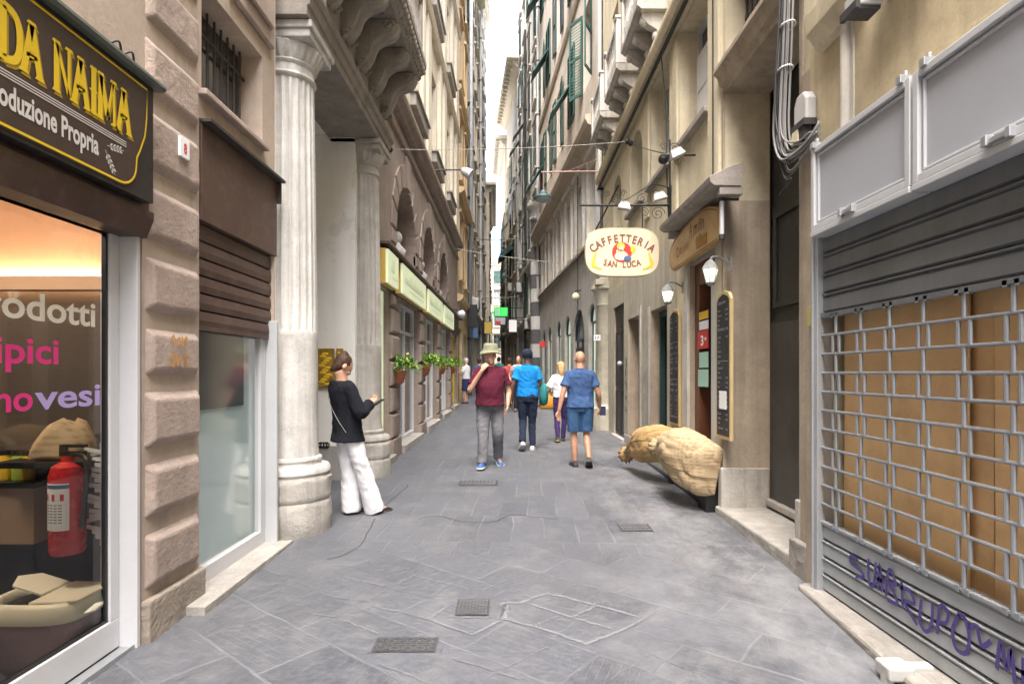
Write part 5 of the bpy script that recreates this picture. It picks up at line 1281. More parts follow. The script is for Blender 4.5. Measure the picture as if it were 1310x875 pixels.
# cable bundle and junction box at the doorway corner
def bundle():
    t = thing('cable_bundle', 'thick tangle of grey cables looping down beside the tall stone doorway', 'cables', (2.1, 4.2, 3.4))
    m = MB(FR); rr = random.Random(21)
    for k in range(16):
        o = rr.uniform(-.05,.05); o2 = rr.uniform(-.035,.035); lo = rr.uniform(-.17,.10)
        pts = [(4.30+o,.13+o2,5.6),(4.29+o*.8,.13+o2,4.6),(4.31+o,.14+o2,4.0),(4.36+o*1.4,.14+o2,3.65),(4.36+o*1.6,.15+o2,3.35+lo*.3),(4.27+o,.15+o2,3.17+lo),(4.10+o*.5,.13+o2,3.13+lo*.6),(3.98,.11+o2,3.16+lo*.4),(3.92,.10,3.20+o)]
        m.tube(smoothline(pts, 5), rr.choice((.004,.006,.009)), 6)
    m.build('cables', M['cable'], t, smooth=True)
    m = MB(FR)
    for z in (5.0, 4.5, 4.1, 3.8): m.tube([(4.30+.075*math.cos(a)+(.04 if z < 3.9 else 0), .135+.05*math.sin(a), z) for a in [2*math.pi*k/14 for k in range(15)]], .006, 5)
    m.build('cable_tie', M['paper'], t)
    m = MB(FR); m.tube(smoothline([(4.33,.16,5.6),(4.30,.17,4.4),(4.36,.17,3.7),(4.40,.17,3.35),(4.3,.16,3.0),(4.2,.15,2.95),(4.42,.14,2.90)]), .008, 6); m.tube(smoothline([(4.28,.17,5.6),(4.30,.19,4.3),(4.38,.19,3.5),(4.2,.17,3.05)]), .008, 6); m.build('dark_cables', M['cable_dark'], t, smooth=True)
    t2 = thing('junction_box', 'grey plastic junction box at the end of the cable tangle', 'junction box', (2.05, 4.1, 3.4))
    m = MB(FR); m.prism([(4.04,3.30),(4.22,3.30),(4.22,3.46),(4.18,3.52),(4.08,3.52),(4.04,3.46)], lambda p: (p[0],.05,p[1]), lambda p: (p[0],.13,p[1])); m.build('box', M['pvc'], t2, bevel=.015)
    m = MB(FR); m.box(4.03,4.23,.06,.15,3.27,3.315); m.box(4.06,4.12,.08,.14,3.18,3.27); m.build('socket', M['cable_dark'], t2)
    m = MB(FR); m.prism([(4.12,3.18),(4.22,3.20),(4.20,3.27),(4.12,3.27)], lambda p: (p[0],.07,p[1]), lambda p: (p[0],.15,p[1])); m.build('cover_flap', plain('cream_flap', (.55,.50,.36)), t2)
bundle()
t = thing('dome_camera', 'small black camera on the ivory wall below a window sill', 'camera', (2.05, 7.75, 4.37))
m = MB(FR); m.box(7.70,7.78,0,.06,4.42,4.48); m.tube([(7.74,.05,4.45),(7.74,.12,4.42)], .03, 8); m.build('mount', M['cable_dark'], t)
m = MB(FR); m.ball((7.74,.16,4.38), .07); m.build('dome', M['black'], t, smooth=True)
# =============================== FARTHER UP THE LANE ===========================
def shutters(parent, fr, a, b, z0, z1, m, mode, w=.02):
    """a pair of louvred leaves; mode 0 folded flat on the wall, 1 half open, 2 closed, 3 lower flap propped out"""
    wd = (b-a)/2
    for sg, h in ((-1, a), (1, b)):
        s = MB(fr)
        if mode == 0: d = (sg, 0.06)
        elif mode == 1: d = (sg*.85, .5)
        else: d = (-sg, .0)
        L = math.hypot(*d); d = (d[0]/L*wd*.98, d[1]/L*wd*.98)
        nrm = (-d[1]/wd*.035, d[0]/wd*.035) if mode == 1 else (0, .035)
        def pt(k, q, z): return (h+d[0]*k+nrm[0]*q, w+d[1]*k+nrm[1]*q, z)
        def bar(k0, k1, za, zb):
            s.add([pt(k0,0,za),pt(k1,0,za),pt(k1,1,za),pt(k0,1,za),pt(k0,0,zb),pt(k1,0,zb),pt(k1,1,zb),pt(k0,1,zb)], [(0,1,2,3),(4,5,6,7),(0,1,5,4),(1,2,6,5),(2,3,7,6),(3,0,4,7)])
        bar(0,.10,z0,z1); bar(.90,1,z0,z1); bar(.1,.9,z0,z0+.08); bar(.1,.9,z1-.08,z1); zm = (z0+z1)/2; bar(.1,.9,zm-.04,zm+.04)
        z = z0+.1; stp = .085
        while z < z1-.12:
            s.add([pt(.1,.1,z+.05),pt(.9,.1,z+.05),pt(.9,.95,z),pt(.1,.95,z)], [(0,1,2,3)]); z += stp
        s.build('shutter', m, parent)
    if mode == 3:
        f = MB(fr); zt = z0+(z1-z0)*.48
        f.add([(a+.06,w+.05,zt),(b-.06,w+.05,zt),(b-.06,w+.62,z0+.15),(a+.06,w+.62,z0+.15),(a+.06,w+.09,zt),(b-.06,w+.09,zt),(b-.06,w+.66,z0+.17),(a+.06,w+.66,z0+.17)], [(0,1,2,3),(4,5,6,7),(0,1,5,4),(1,2,6,5),(2,3,7,6),(3,0,4,7)])
        f.build('shutter_flap', m, parent)
def facade(name, label, fr, u0, u1, ztop, wallm, floors, bays, ww, shm, modes, seed, w=0.0, eave=None, ground=None, trim=None, courses=(), deep=6):
    o = fr((u0, 0, 0)); t = thing(name, label, 'building', (o[0], o[1], 0))
    rr = random.Random(seed); mb = MB(fr); ops = []
    step = (u1-u0)/bays
    for z, h in floors:
        for i in range(bays):
            c = u0+step*(i+.5); ops.append((c-ww/2, c+ww/2, z, z+h, '', .18))
    gops = [(a, b, -.3, z1, kind, .18) for a, b, z1, kind in (ground or [])]
    zg = 4.0
    wall(mb, u0, u1, -.6, zg, gops, w=w); wall(mb, u0, u1, zg, ztop, ops, w=w); shell(mb, u0, u1, -.6, ztop, w=w, deep=deep)
    mb.build('wall', wallm, t)
    for k, op in enumerate(ops):
        a, b, z0, z1 = op[:4]
        p = MB(fr); p.quad((a,w-.17,z0),(b,w-.17,z0),(b,w-.17,z1),(a,w-.17,z1)); wo = p.build('window', M['dark_win'] if rr.random() < .35 else M['win_grey'], t)
        f = MB(fr); frame_bars(f, a, b, z0, z1, w-.168, w-.12, .06, 2, 3, .035); f.build('frame', M['alu'] if rr.random() < .6 else M['grey_shut'], wo)
        s = MB(fr); s.box(a-.12, b+.12, w-.2, w+.12, z0-.09, z0-.002)
        if trim:
            s.box(a-.14, a-.002, w-.02, w+.04, z0, z1+.14); s.box(b+.002, b+.14, w-.02, w+.04, z0, z1+.14); s.box(a-.2, b+.2, w-.02, w+.10, z1+.14, z1+.24)
        s.build('sill', trim or wallm, wo)
        md = rr.choice(modes)
        if md is not None: shutters(wo, fr, a, b, z0, z1, shm if not isinstance(shm, list) else rr.choice(shm), md, w+.01)
    for z, d in courses:
        c = MB(fr); c.profile([(w,z-.12),(w+d*.5,z-.1),(w+d,z+.0),(w+d,z+.1),(w,z+.16)], u0, u1); c.build('string_course', trim or wallm, t)
    c = MB(fr)
    if eave:
        e, et = eave; c.box(u0-.3, u1+.3, w-1, w+e, ztop, ztop+.18); c.profile([(w,ztop-.45),(w+.15,ztop-.42),(w+e*.6,ztop-.05),(w+e*.6,ztop),(w,ztop)], u0, u1)
        k = u0+.2
        while k < u1: c.box(k-.05, k+.05, w, w+e*.9, ztop-.16, ztop-.002); k += .55
    if eave: c.build('eave', trim or wallm, t)
    for k, (a, b, z1, kind) in enumerate(ground or []):
        g = MB(fr); g.box(a, b, w-.22, w-.175, -.3, z1); so = g.build('shop_front', rr.choice([M['win_grey'], M['pale'], M['win_grey']]), t)
        g = MB(fr); frame_bars(g, a+.02, b-.02, gz(o[1]+(a-u0)), z1-(0 if kind != 'arch' else (b-a)/2), w-.17, w-.10, .08, 2, 2, .05); g.build('frame', rr.choice([M['teal_shut'], M['alu'], M['iron'], M['door_wood']]), so)
    return t
# left side
facade('ochre_house', 'narrow ochre house just past the brown arcade on the left', FL, 20.62, 25.2, 18.6, M['ochre'], [(5.0,2.2),(8.6,2.3),(12.2,2.3),(15.6,2.1)], 2, 1.05, M['teal_shut'], [None,None,0], 1, w=.0, courses=((4.2,.2),(8.0,.25),(11.6,.15)), ground=[(21.0,22.4,3.2,''),(23.1,24.7,3.1,'')], trim=M['ochre'])
t = thing('downpipe', 'grey blue downpipe running down the facade past the ochre house', 'downpipe', (-1.8, 25.3, 0)); m = MB(FL); m.tube([(25.3,.10,.6),(25.3,.10,6.5),(25.05,.16,7.2),(25.05,.16,18.6)], .09, 10); m.build('pipe', mat('grey_blue_pipe', (.20,.22,.25), rough=.5), t, smooth=True)
m = MB(FL)
for z in (3, 9, 13, 18): m.tube([(25.05 if z > 7 else 25.3,.05,z),(25.05 if z > 7 else 25.3,.05,z+.08)], .13, 10)
m.build('clip', M['iron'], t)
facade('beige_house', 'tall beige house with dark shutters up the left side of the lane', FL, 25.4, 33.4, 22.5, M['beige'], [(5.2,2.1),(8.8,2.2),(12.4,2.2),(16,2.1),(19.2,1.9)], 4, 1.0, [M['grey_shut'], M['beige']], [0,2,2,None], 2, w=-.02, courses=((4.4,.25),(22.3,.4)), ground=[(25.9,27.2,3.3,''),(28,29.4,3.2,''),(30.2,31.5,3.2,''),(32,33,3.2,'')], trim=M['beige'])
facade('pale_house', 'pale grey house with small iron balconies at the top left of the lane', FL, 33.5, 40.5, 26, M['pale'], [(6,2.1),(9.6,2.2),(13.2,2.2),(16.8,2.1),(20,1.9),(23,1.8)], 3, 1.0, [M['grey_shut'], M['pale']], [None,2,None,0], 3, w=.04, courses=((4.6,.2),(25.8,.35)), ground=[(34.5,36,3.6,''),(37.5,39,3.6,'')], trim=M['pale'])
FL2 = Frame((-1.95, 40.6), (-.03, 1), (1, .03))
facade('low_cream_house', 'lower cream house catching the light at the far left end of the lane', FL2, 0, 11, 14.5, M['cream_L'], [(5.6,1.9),(8.6,1.9),(11.4,1.8)], 5, .95, M['green_shut'], [0,2], 4, w=.30, eave=(.5, 0), trim=M['cream_trim'])
FL3 = Frame((-2.28, 51.7), (-.10, 1), (1, .10))
facade('far_grey_house', 'distant grey house beyond the low cream one', FL3, 0, 20, 13.5, M['pale'], [(5.6,1.9),(8.8,1.9)], 8, .95, M['grey_shut'], [0,2], 5, w=.2, trim=M['pale'])
# right side: the lane bends left
FB = Frame((2.14, 14.06), (-.075, 1), (-1, -.075))
def house_G():
    g = [(.72,1.58,3.35,'arch'),(2.15,3.85,3.4,'arch'),(4.35,5.5,3.4,'arch'),(6.3,7.3,3.4,'arch'),(8.6,9.7,3.4,'arch'),(10.4,11.4,3.4,'arch')]
    t = thing('shuttered_palazzo', 'grey palazzo with arched shop windows below and green shutters above', 'building', (2.14, 14.06, 0))
    mb = MB(FB); wall(mb, 0, 12.4, -.3, 4.9, [(a,b,-.3,z,k,.14) for a,b,z,k in g]); mb.build('lower_wall', mat('grey_stucco', (.42,.41,.385), var=.14, bump=.15, streak=.55, stain=(.23,.215,.19), amt=.5), t)
    ups = [(c-.5, c+.5, 5.15, 6.9, '', .16) for c in (.95, 2.75, 4.6, 6.5, 8.5, 10.7)]
    mb = MB(FB); wall(mb, 0, 12.4, 4.9, 7.4, ups); mb.build('piano_wall', M['beige'], t)
    hi = [(c-.55, c+.55, z, z+2.2, '', .3) for z in (9.3, 13.2, 17.0) for c in (1.75, 4.1, 6.7, 9.4, 11.4)]
    mb = MB(FB); wall(mb, 0, 12.4, 7.4, 20.2, hi); shell(mb, 0, 12.4, -.3, 20.2); mb.build('upper_wall', mat('rosy_beige_plaster', (.52,.465,.395), var=.12, bump=.1, streak=.4, stain=(.33,.28,.24), amt=.4), t)
    for a, b, z, k in g:
        p = MB(FB); p.quad((a,-.13,-.2),(b,-.13,-.2),(b,-.13,z),(a,-.13,z)); so = p.build('arched_shop_window', M['win_grey'] if (b-a) > 1.5 else mat('mint_display', (.34,.40,.30), rough=.4, emit=.22), t)
        f = MB(FB); zs = z-(b-a)/2; frame_bars(f, a+.02, b-.02, .4, zs, -.125, -.10, .06, 2 if b-a > 1.5 else 1, 1); f.tube([((a+b)/2-((b-a)/2-.03)*math.cos(math.pi*i/14), -.085, zs+((b-a)/2-.03)*math.sin(math.pi*i/14)) for i in range(15)], .035, 6)
        if b-a > 1.5: f.box(a+.1,b-.1,-.118,-.052,2.2,2.3)
        f.build('frame', mat('blue_black_frame', (.03,.04,.06), rough=.4), so)
    for (a, b, z0, z1, *_r) in ups:
        p = MB(FB); p.quad((a,-.14,z0),(b,-.14,z0),(b,-.14,z1),(a,-.14,z1)); wo = p.build('window', M['dark_win'], t)
        f = MB(FB); frame_bars(f,a,b,z0,z1,-.14,-.09,.06,2,2,.04); f.build('frame', M['alu'], wo)
        f = MB(FB); f.box(a-.18,a-.003,-.02,.07,z0-.15,z1+.25); f.box(b+.003,b+.18,-.02,.07,z0-.15,z1+.25); f.box(a-.25,b+.25,-.02,.13,z1+.25,z1+.4); f.build('surround', M['marble'], wo, bevel=.01)
    for n, (a, b, z0, z1, *_r) in enumerate(hi):
        p = MB(FB); p.quad((a,-.25,z0),(b,-.25,z0),(b,-.25,z1),(a,-.25,z1)); wo = p.build('window', M['dark_win'], t)
        f = MB(FB); frame_bars(f,a,b,z0,z1,-.25,-.2,.06,2,3,.04); f.build('frame', M['alu'], wo)
        shutters(wo, FB, a, b, z0, z1, M['green_shut'] if n not in (7, 12) else M['teal_shut'], [1,3,0,0,3, 1,3,0,3,0, 3,0,3,0,3][n], .02)
    c = MB(FB)
    c.profile([(0,7.25),(.08,7.28),(.14,7.42),(.36,7.5),(.42,7.62),(.42,7.72),(0,7.8)], -.05, 12.42); ct = mat('cornice_tan', (.42,.37,.30), var=.15, bump=.15, streak=.4); c.build('cornice', ct, t, bevel=.01); c = MB(FB); c.profile([(0,4.86),(.10,4.9),(.10,4.98),(0,5.0)], 0, 12.4); c.build('string_course', ct, t)
    c = MB(FB); c.profile([(0,12.3),(.06,12.32),(.1,12.45),(0,12.5)], 0, 12.4); c.build('string_course', ct, t); c = MB(FB); c.profile([(0,19.8),(.3,20),(.5,20.2),(.5,20.4),(0,20.4)], -.05, 12.42)
    c.build('cornice', ct, t, bevel=.01)
    c = MB(FB); c.tube(smoothline([(-2,.12,5.4),(0,.12,5.05),(2,.12,4.78),(6,.12,4.85),(12,.12,4.9)]), .02, 6); c.tube([(2.6,.1,3.0),(2.6,.1,7.2)], .015, 5); c.build('facade_cable', M['cable_dark'], t)
    # banded corner column
    cc = None
    for k in range(13):
        b = MB(FB); z0 = .4+k*.62
        b.lathe([(.30,z0),(.30,z0+.60)], 12.55, .10, 20)
        if cc is None: cc = b.build('banded_column', M['stripe_b'], t, smooth='auto')
        else: b.build('band', M['stripe_w'] if k % 2 else M['stripe_b'], cc, smooth='auto')
    b = MB(FB); b.lathe([(.30,8.45),(.36,8.5),(.30,8.6),(.33,8.9),(.46,9.05),(.46,9.2)], 12.55, .10, 20); b.build('capital', M['stripe_w'], cc, smooth='auto')
house_G()
FB2 = Frame((1.18, 26.7), (-.085, 1), (-1, -.085))
gr = lambda n, L, z: [(.5+i*L/n, .5+i*L/n+L/n*.62, z, '') for i in range(n)]
facade('grey_pilaster_house', 'grim grey house with tall pilaster strips beyond the striped corner column', FB2, 0, 9.6, 25.5, mat('sooty_stone', (.56,.55,.51), var=.18, bump=.15, streak=.6, stain=(.2,.19,.17), amt=.5), [(4.6,2.0),(7.8,2.2),(11.2,2.2),(14.4,2.1),(17.2,1.9),(20.2,1.9),(22.8,1.6)], 4, 1.05, [M['grey_shut'], M['green_shut']], [0,0,2,None,3], 6, eave=(.35, 0), trim=M['pale'], courses=((4.2,.25),(7.0,.18)), ground=gr(5, 9.2, 3.4))
FB3 = Frame((.46, 36.5), (-.10, 1), (-1, -.10))
facade('eaves_house', 'tan house with a deep roof eave far up the right side', FB3, 0, 9.5, 21.0, M['beige'], [(5,2.0),(8.4,2.1),(11.6,2.1),(14.8,2.0)], 4, 1.05, [M['green_shut'], M['teal_shut'], M['grey_shut']], [0,2,None,3], 7, eave=(.85, 0), trim=M['cream_trim'], courses=((4.4,.25),), ground=gr(4, 9, 3.6))
FB4 = Frame((-.60, 46.2), (-.06, 1), (-1, -.06))
facade('distant_ivory_house', 'ivory house at the far bend of the lane', FB4, 0, 8, 20.0, M['cafe_up'], [(5.4,2.0),(8.8,2.0),(12,2.0)], 5, 1.0, [M['green_shut'], M['grey_shut']], [0,2], 8, eave=(.8, 0), trim=M['pale'], courses=((4.6,.2),))
FB5 = Frame((-1.1, 54.4), (-.02, 1), (-1, -.02))
facade('distant_tan_house', 'tan house at the very end of the right side', FB5, 0, 14, 15, M['beige'], [(5.6,2.0),(9,2.0)], 5, 1.0, [M['grey_shut']], [0,2], 9, trim=M['pale'])
FE = Frame((-12, 74), (1, 0), (0, -1))
facade('end_house', 'sunlit cream house closing the view at the end of the lane', FE, 0, 20, 15.5, M['cream_trim'], [(4.6,1.8),(7.4,1.8),(10.2,1.8),(12.8,1.6)], 9, .9, M['green_shut'], [0,1,2], 10, eave=(.4, 0), trim=M['cream_trim'])

# ---- signs up the lane
def cross_sign(x0, x1, y, z0, z1, mk, label, wallx, lines=None, lm='paper', frame='iron', thick=.14):
    t = thing('projecting_sign', label, 'sign', ((x0+x1)/2, y, z0))
    m = MB(); m.box(x0, x1, y-thick/2, y+thick/2, z0, z1); m.build('casing', M[frame], t, bevel=.01)
    m = MB(); m.box(x0+.03, x1-.03, y-thick/2-.006, y-thick/2-.001, z0+.03, z1-.03); m.build('face', M[mk], t)
    m = MB(); zc = (z0+z1)/2; m.box(min(wallx, x0), max(wallx, x1), y-.02, y+.02, z1-.06, z1-.02) if not (x0 <= wallx <= x1) else None
    if m.v: m.build('arm', M['iron'], t)
    if lines:
        m = MB(); n = len(lines); h = (z1-z0-.1)/n
        for i, s in enumerate(lines): put_text(m, s, lambda a, b: (x0+.08+a, y-thick/2-.008, z1-.05-h*(i+1)+h*.2+b), h*.8, (x1-x0-.16), bold=.02)
        m.build('lettering', M[lm], t)
    return t
t = cross_sign(-1.02, -.26, 32, 4.62, 5.14, 'green_led', 'bright green lit pharmacy panel hung over the lane', .72)
m = MB()
for i in range(4): m.box(-.62, -.32, 31.91, 31.922, 4.72+i*.1, 4.745+i*.1)
m.box(-.95,-.72,31.91,31.922,4.68,5.05); m.build('display_text', M['mint'], t)
cross_sign(-.92, -.36, 30, 4.0, 4.42, 'panel_lilac', 'grey panel sign with a red patch below the green lit panel', .9, None)
t = thing('sign_patch', 'red square sticker on the grey panel sign', 'sticker', (-.78, 29.9, 4.05)); m = MB(); m.box(-.88,-.62,29.90,29.92,4.03,4.2); m.build('sheet', M['red'], t)
cross_sign(-.22, .22, 29, 3.55, 4.2, 'paper', 'plain white square sign hanging on the right beyond the green panel', .95, None)
cross_sign(-1.62, -1.15, 33, 3.75, 4.45, 'yellow_sign' if 'yellow_sign' in M else 'gold_edge', 'yellow and white projecting sign on the left side of the lane', -1.95, None)
cross_sign(-1.85, -1.45, 24, 3.4, 4.35, 'black', 'black projecting shop sign above the far left shops', -1.95, None)
cross_sign(-1.83, -1.55, 26.5, 3.1, 3.9, 'blue_sign', 'blue and white projecting sign beyond the black one', -1.95, None)
cross_sign(1.10, 1.34, 24.2, 2.62, 2.86, 'red', 'small red projecting sign before the striped column', 1.45, None, frame='red')

# ---- overhead wires and street lamps
def wire(name, label, a, b, sag, r, mk, cat='cable'):
    t = thing(name, label, cat, a)
    pts = [(a[0]+(b[0]-a[0])*k/12, a[1]+(b[1]-a[1])*k/12, a[2]+(b[2]-a[2])*k/12-sag*4*(k/12)*(1-k/12)) for k in range(13)]
    m = MB(); m.tube(pts, r, 6); m.build('wire', M[mk], t)
    m = MB()
    for p in (a, b): m.ball(p, .05, n=8, m=6)
    m.build('anchor', M['iron'], t)
wire('overhead_cable', 'pale cable strung across the lane above the hanging sign', (-1.95, 9.3, 5.1), (2.0, 10.2, 5.58), .05, .006, 'cable_light')
wire('overhead_cable', 'dark cable from the black dome camera to the lane', (2.1, 7.75, 4.44), (2.05, 10.2, 5.55), .02, .007, 'cable_dark')
wire('overhead_cable', 'thin dark cable strung high across the narrowing lane', (-1.95, 30, 8.4), (.85, 30, 8.5), .08, .02, 'cable_dark')
wire('overhead_cable', 'pale thin cable crossing lower down the lane', (-1.95, 19, 5.6), (1.7, 20, 5.3), .05, .012, 'cable_light')
wire('overhead_cable', 'grey cable across the lane in front of the green lit panel', (-1.95, 34, 5.9), (.5, 34, 6.0), .05, .02, 'cable')
def street_lamp(x, y, z, wx, label, pink):
    t = thing('street_lamp', label, 'street lamp', (x, y, z), 'lamps hung from rods over the lane')
    m = MB(); m.tube([(wx, y, z+.62),(x-.05, y, z+.60)], .018, 8); m.tube([(wx, y, z+.95),(x+.6, y, z+.63)], .006, 5); m.tube([(x,y,z+.6),(x,y,z+.15)], .012, 6); m.build('rod', pink, t)
    m = MB(); m.lathe([(0,z+.18),(.05,z+.17),(.09,z+.12),(.10,z+.06),(.20,z+.03),(.225,z-.01),(.225,z-.03),(0,z-.03)], x, y, 28); m.build('shade', M['teal_shut'], t, smooth='auto')
    m = MB(); m.lathe([(.20,z-.031),(.19,z-.07),(.10,z-.12),(0,z-.13)], x, y, 24); m.build('lens', M['win_grey'], t, smooth='auto')
street_lamp(.73, 14.0, 5.75, 2.12, 'dark street lamp hung from a reddish rod before the green shutters', plain('reddish_rod', (.30,.16,.14)))
street_lamp(-.45, 30.5, 6.6, .85, 'small dark street lamp hung far up the lane', M['iron'])
t = thing('bulb_lamp', 'pale yellow globe lamp on the grey wall over the arched windows', 'lamp', (1.75, 16.7, 3.7)); m = MB(FB); m.ball((2.6,.16,3.72), .11); m.build('globe', plain('cream_globe', (.7,.65,.4)), t, smooth=True); m = MB(FB); m.tube([(2.6,.0,3.9),(2.6,.15,3.9),(2.6,.16,3.8)], .02, 6); m.build('bracket', M['iron'], t)
# laundry and awning on the right
t = thing('laundry', 'white and violet washing hung from a window high on the right', 'laundry', (-.2, 38, 11)); 
for i, (mk, dz) in enumerate((('paper',0),('lilac',.3),('mint',.1),('paper',.2))):
    m = MB(FB3); u = .8+i*.55; m.prism([(u,12.6+dz*0),(u+.45,12.6),(u+.43,11.7-dz),(u+.02,11.75-dz)], lambda p: (p[0],.50+.03*math.sin(p[0]*9),p[1]), lambda p: (p[0],.515+.03*math.sin(p[0]*9+p[1]*3),p[1])); m.build('sheet', M[mk], t)
m = MB(FB3); m.tube([(.4,.5,12.62),(3.4,.5,12.62)], .01, 5); m.tube([(.4,0,12.5),(.4,.5,12.62)], .015, 5); m.tube([(3.4,0,12.5),(3.4,.5,12.62)], .015, 5); m.build('line', M['iron'], t)
t = thing('green_awning', 'dark green folded awning high on the far right facade', 'awning', (-.3, 40, 10)); m = MB(FB3); m.prism([(0,10.6),(.9,9.9),(.9,9.5),(0,10.2)], lambda p: (4.2,p[0],p[1]), lambda p: (6.6,p[0],p[1])); m.build('canvas', M['teal_shut'], t)

def pipe(fr, u, z0, z1, r, label, w=.1, mk='pvc'):
    o = fr((u, w, z0)); t = thing('downpipe', label, 'downpipe', o)
    m = MB(fr); m.tube([(u,w,z0),(u,w,z1)], r, 10); m.build('pipe', M[mk], t, smooth='auto')
    z = z0+.8
    while z < z1: m = MB(fr); m.box(u-r-.02,u+r+.02,0,w+r+.01,z,z+.04); m.build('clip', M['iron'], t); z += 2.4
pipe(FR, 13.95, .3, 12.5, .05, 'grey downpipe at the corner between the cafe building and the arched shops', .08)
pipe(FB, 12.25, 5.1, 20, .06, 'grey downpipe on the shuttered palazzo, above the striped column', .1)
pipe(FB2, 4.9, .5, 20, .06, 'dark downpipe down the middle of the sooty pilaster house', .1, 'iron')
pipe(FB3, .3, .6, 20, .07, 'grey downpipe at the near edge of the house with the deep eave', .1)
pipe(FL, 33.45, .6, 22, .07, 'pale downpipe between the beige house and the pale grey house', .12, 'pvc')
def aircon(fr, u, z, label):
    t = thing('air_conditioner', label, 'air conditioner', fr((u, .2, z)), 'air conditioners up the lane')
    m = MB(fr); m.box(u-.4,u+.4,.06,.36,z,z+.55); m.build('case', M['pvc'], t, bevel=.02)
    m = MB(fr); m.tube([(u+.12+.2*math.cos(a),.365,z+.28+.2*math.sin(a)) for a in [2*math.pi*k/20 for k in range(21)]], .015, 5); m.tube([(u+.12,.365,z+.1),(u+.12,.365,z+.46)],.01,5); m.build('fan_guard', M['iron'], t)
    m = MB(fr); m.box(u-.35,u-.31,0,.34,z-.05,z); m.box(u+.31,u+.35,0,.34,z-.05,z); m.build('bracket', M['iron'], t)
aircon(FB2, 3.0, 3.75, 'lower air conditioner on the sooty pilaster house')
aircon(FB2, 7.4, 6.2, 'higher air conditioner on the sooty pilaster house')
aircon(FL, 27.6, 4.5, 'air conditioner over the shops of the beige house')
aircon(FB3, 5, 7.3, 'air conditioner on the house with the deep eave')
# =============================== PEOPLE =======================================
def skin(name, col):
    m, nt, b = nmat(name)
    n = pos_noise(nt, 14, detail=5); c = mixc(nt, mrange(nt, n, .35, .65), tuple(x*.88 for x in col), tuple(min(1, x*1.08) for x in col))
    nt.links.new(c, b.inputs['Base Color']); b.inputs['Roughness'].default_value = .5
    b.inputs['Subsurface Weight'].default_value = .08; b.inputs['Subsurface Radius'].default_value = (.02, .008, .005); return m
SK = {'fair': skin('fair_skin', (.56,.32,.22)), 'tan': skin('tanned_skin', (.46,.25,.16)), 'dark': skin('dark_skin', (.10,.055,.04)), 'olive': skin('olive_skin', (.50,.29,.19))}
CL = {}
for nm, c in (('burgundy',(.085,.012,.028)), ('grey_cloth',(.16,.16,.175)), ('bright_blue',(.012,.22,.60)), ('dark_denim',(.018,.026,.05)), ('navy_polo',(.05,.10,.23)), ('denim',(.045,.105,.22)),
              ('black_blazer',(.010,.011,.016)), ('white_cloth',(.76,.76,.78)), ('white_top',(.68,.70,.74)), ('black_cloth',(.018,.017,.022)), ('navy_skirt',(.02,.035,.10)), ('khaki',(.23,.235,.16)), ('red_top',(.45,.08,.06)), ('violet_legging',(.05,.03,.11)), ('teal_cloth',(.03,.20,.20)), ('grey_top',(.40,.38,.40))):
    CL[nm] = fabric(nm, c, bump=.45, fold=10)
HAIR = {'black': fabric('black_hair', (.012,.011,.012), weave=120, rough=.6), 'brown': fabric('brown_hair', (.05,.028,.018), weave=120, rough=.55), 'blond': fabric('blond_hair', (.42,.28,.13), weave=120, rough=.55), 'grey': fabric('grey_hair', (.45,.42,.38), weave=120, rough=.6), 'ginger': fabric('ginger_hair', (.28,.16,.08), weave=120, rough=.55)}

def bake(mb, name, mat_, parent, T, voxel, it=4, wr=0.0, wf=9, seed=0, sub=False):
    me = bpy.data.meshes.new(name); me.from_pydata(mb.v, [], mb.f)
    bm = bmesh.new(); bm.from_mesh(me); bmesh.ops.recalc_face_normals(bm, faces=bm.faces); bm.to_mesh(me); bm.free()
    o = bpy.data.objects.new(name, me); COL.objects.link(o)
    r = o.modifiers.new('r', 'REMESH'); r.mode = 'VOXEL'; r.voxel_size = voxel
    s = o.modifiers.new('s', 'SMOOTH'); s.factor = .5; s.iterations = it
    dg = bpy.context.evaluated_depsgraph_get(); m2 = bpy.data.meshes.new_from_object(o.evaluated_get(dg))
    bpy.data.objects.remove(o); bpy.data.meshes.remove(me)
    if wr:
        nr = [v.normal.copy() for v in m2.vertices]
        for v, n in zip(m2.vertices, nr):
            p = v.co; q = Vector((p.x*wf+seed, p.y*wf, p.z*wf*.55))
            d = mnoise.noise(q)*.6-abs(mnoise.noise(Vector((p.x*wf*1.3, p.y*wf*1.3+seed, p.z*wf*1.6+p.x*6))))*.9+.25
            v.co = p+n*d*wr
    loc, yaw = T; c, s_ = math.cos(yaw), math.sin(yaw)
    off = wloc(parent)
    for v in m2.vertices:
        x, y, z = v.co; v.co = (loc[0]+x*c-y*s_-off.x, loc[1]+x*s_+y*c-off.y, loc[2]+z-off.z)
    m2.polygons.foreach_set('use_smooth', [True]*len(m2.polygons)); m2.materials.clear(); m2.materials.append(mat_); m2.name = name
    o = bpy.data.objects.new(name, m2); COL.objects.link(o); o.parent = parent; return o
def place(mb, name, mat_, parent, T, smooth=True):
    loc, yaw = T; c, s_ = math.cos(yaw), math.sin(yaw)
    mb.v = [(loc[0]+x*c-y*s_, loc[1]+x*s_+y*c, loc[2]+z) for x, y, z in mb.v]
    return mb.build(name, mat_, parent, smooth=smooth)
def ell(mb, c, a, b, d, n=18, m=12):
    c, a, b, d = map(Vector, (c, a, b, d)); rings = []
    for i in range(m+1):
        t = -math.pi/2+math.pi*(i+.03)/(m+.06)
        rings.append([tuple(c+d*math.sin(t)+(a*math.cos(2*math.pi*k/n)+b*math.sin(2*math.pi*k/n))*math.cos(t)) for k in range(n)])
    mb.loft(rings)
def limb(mb, pts, rad, n=14, k=4):
    P = smoothline([(*p, r) for p, r in zip(pts, rad)], k); mb.tube([p[:3] for p in P], [p[3] for p in P], n)
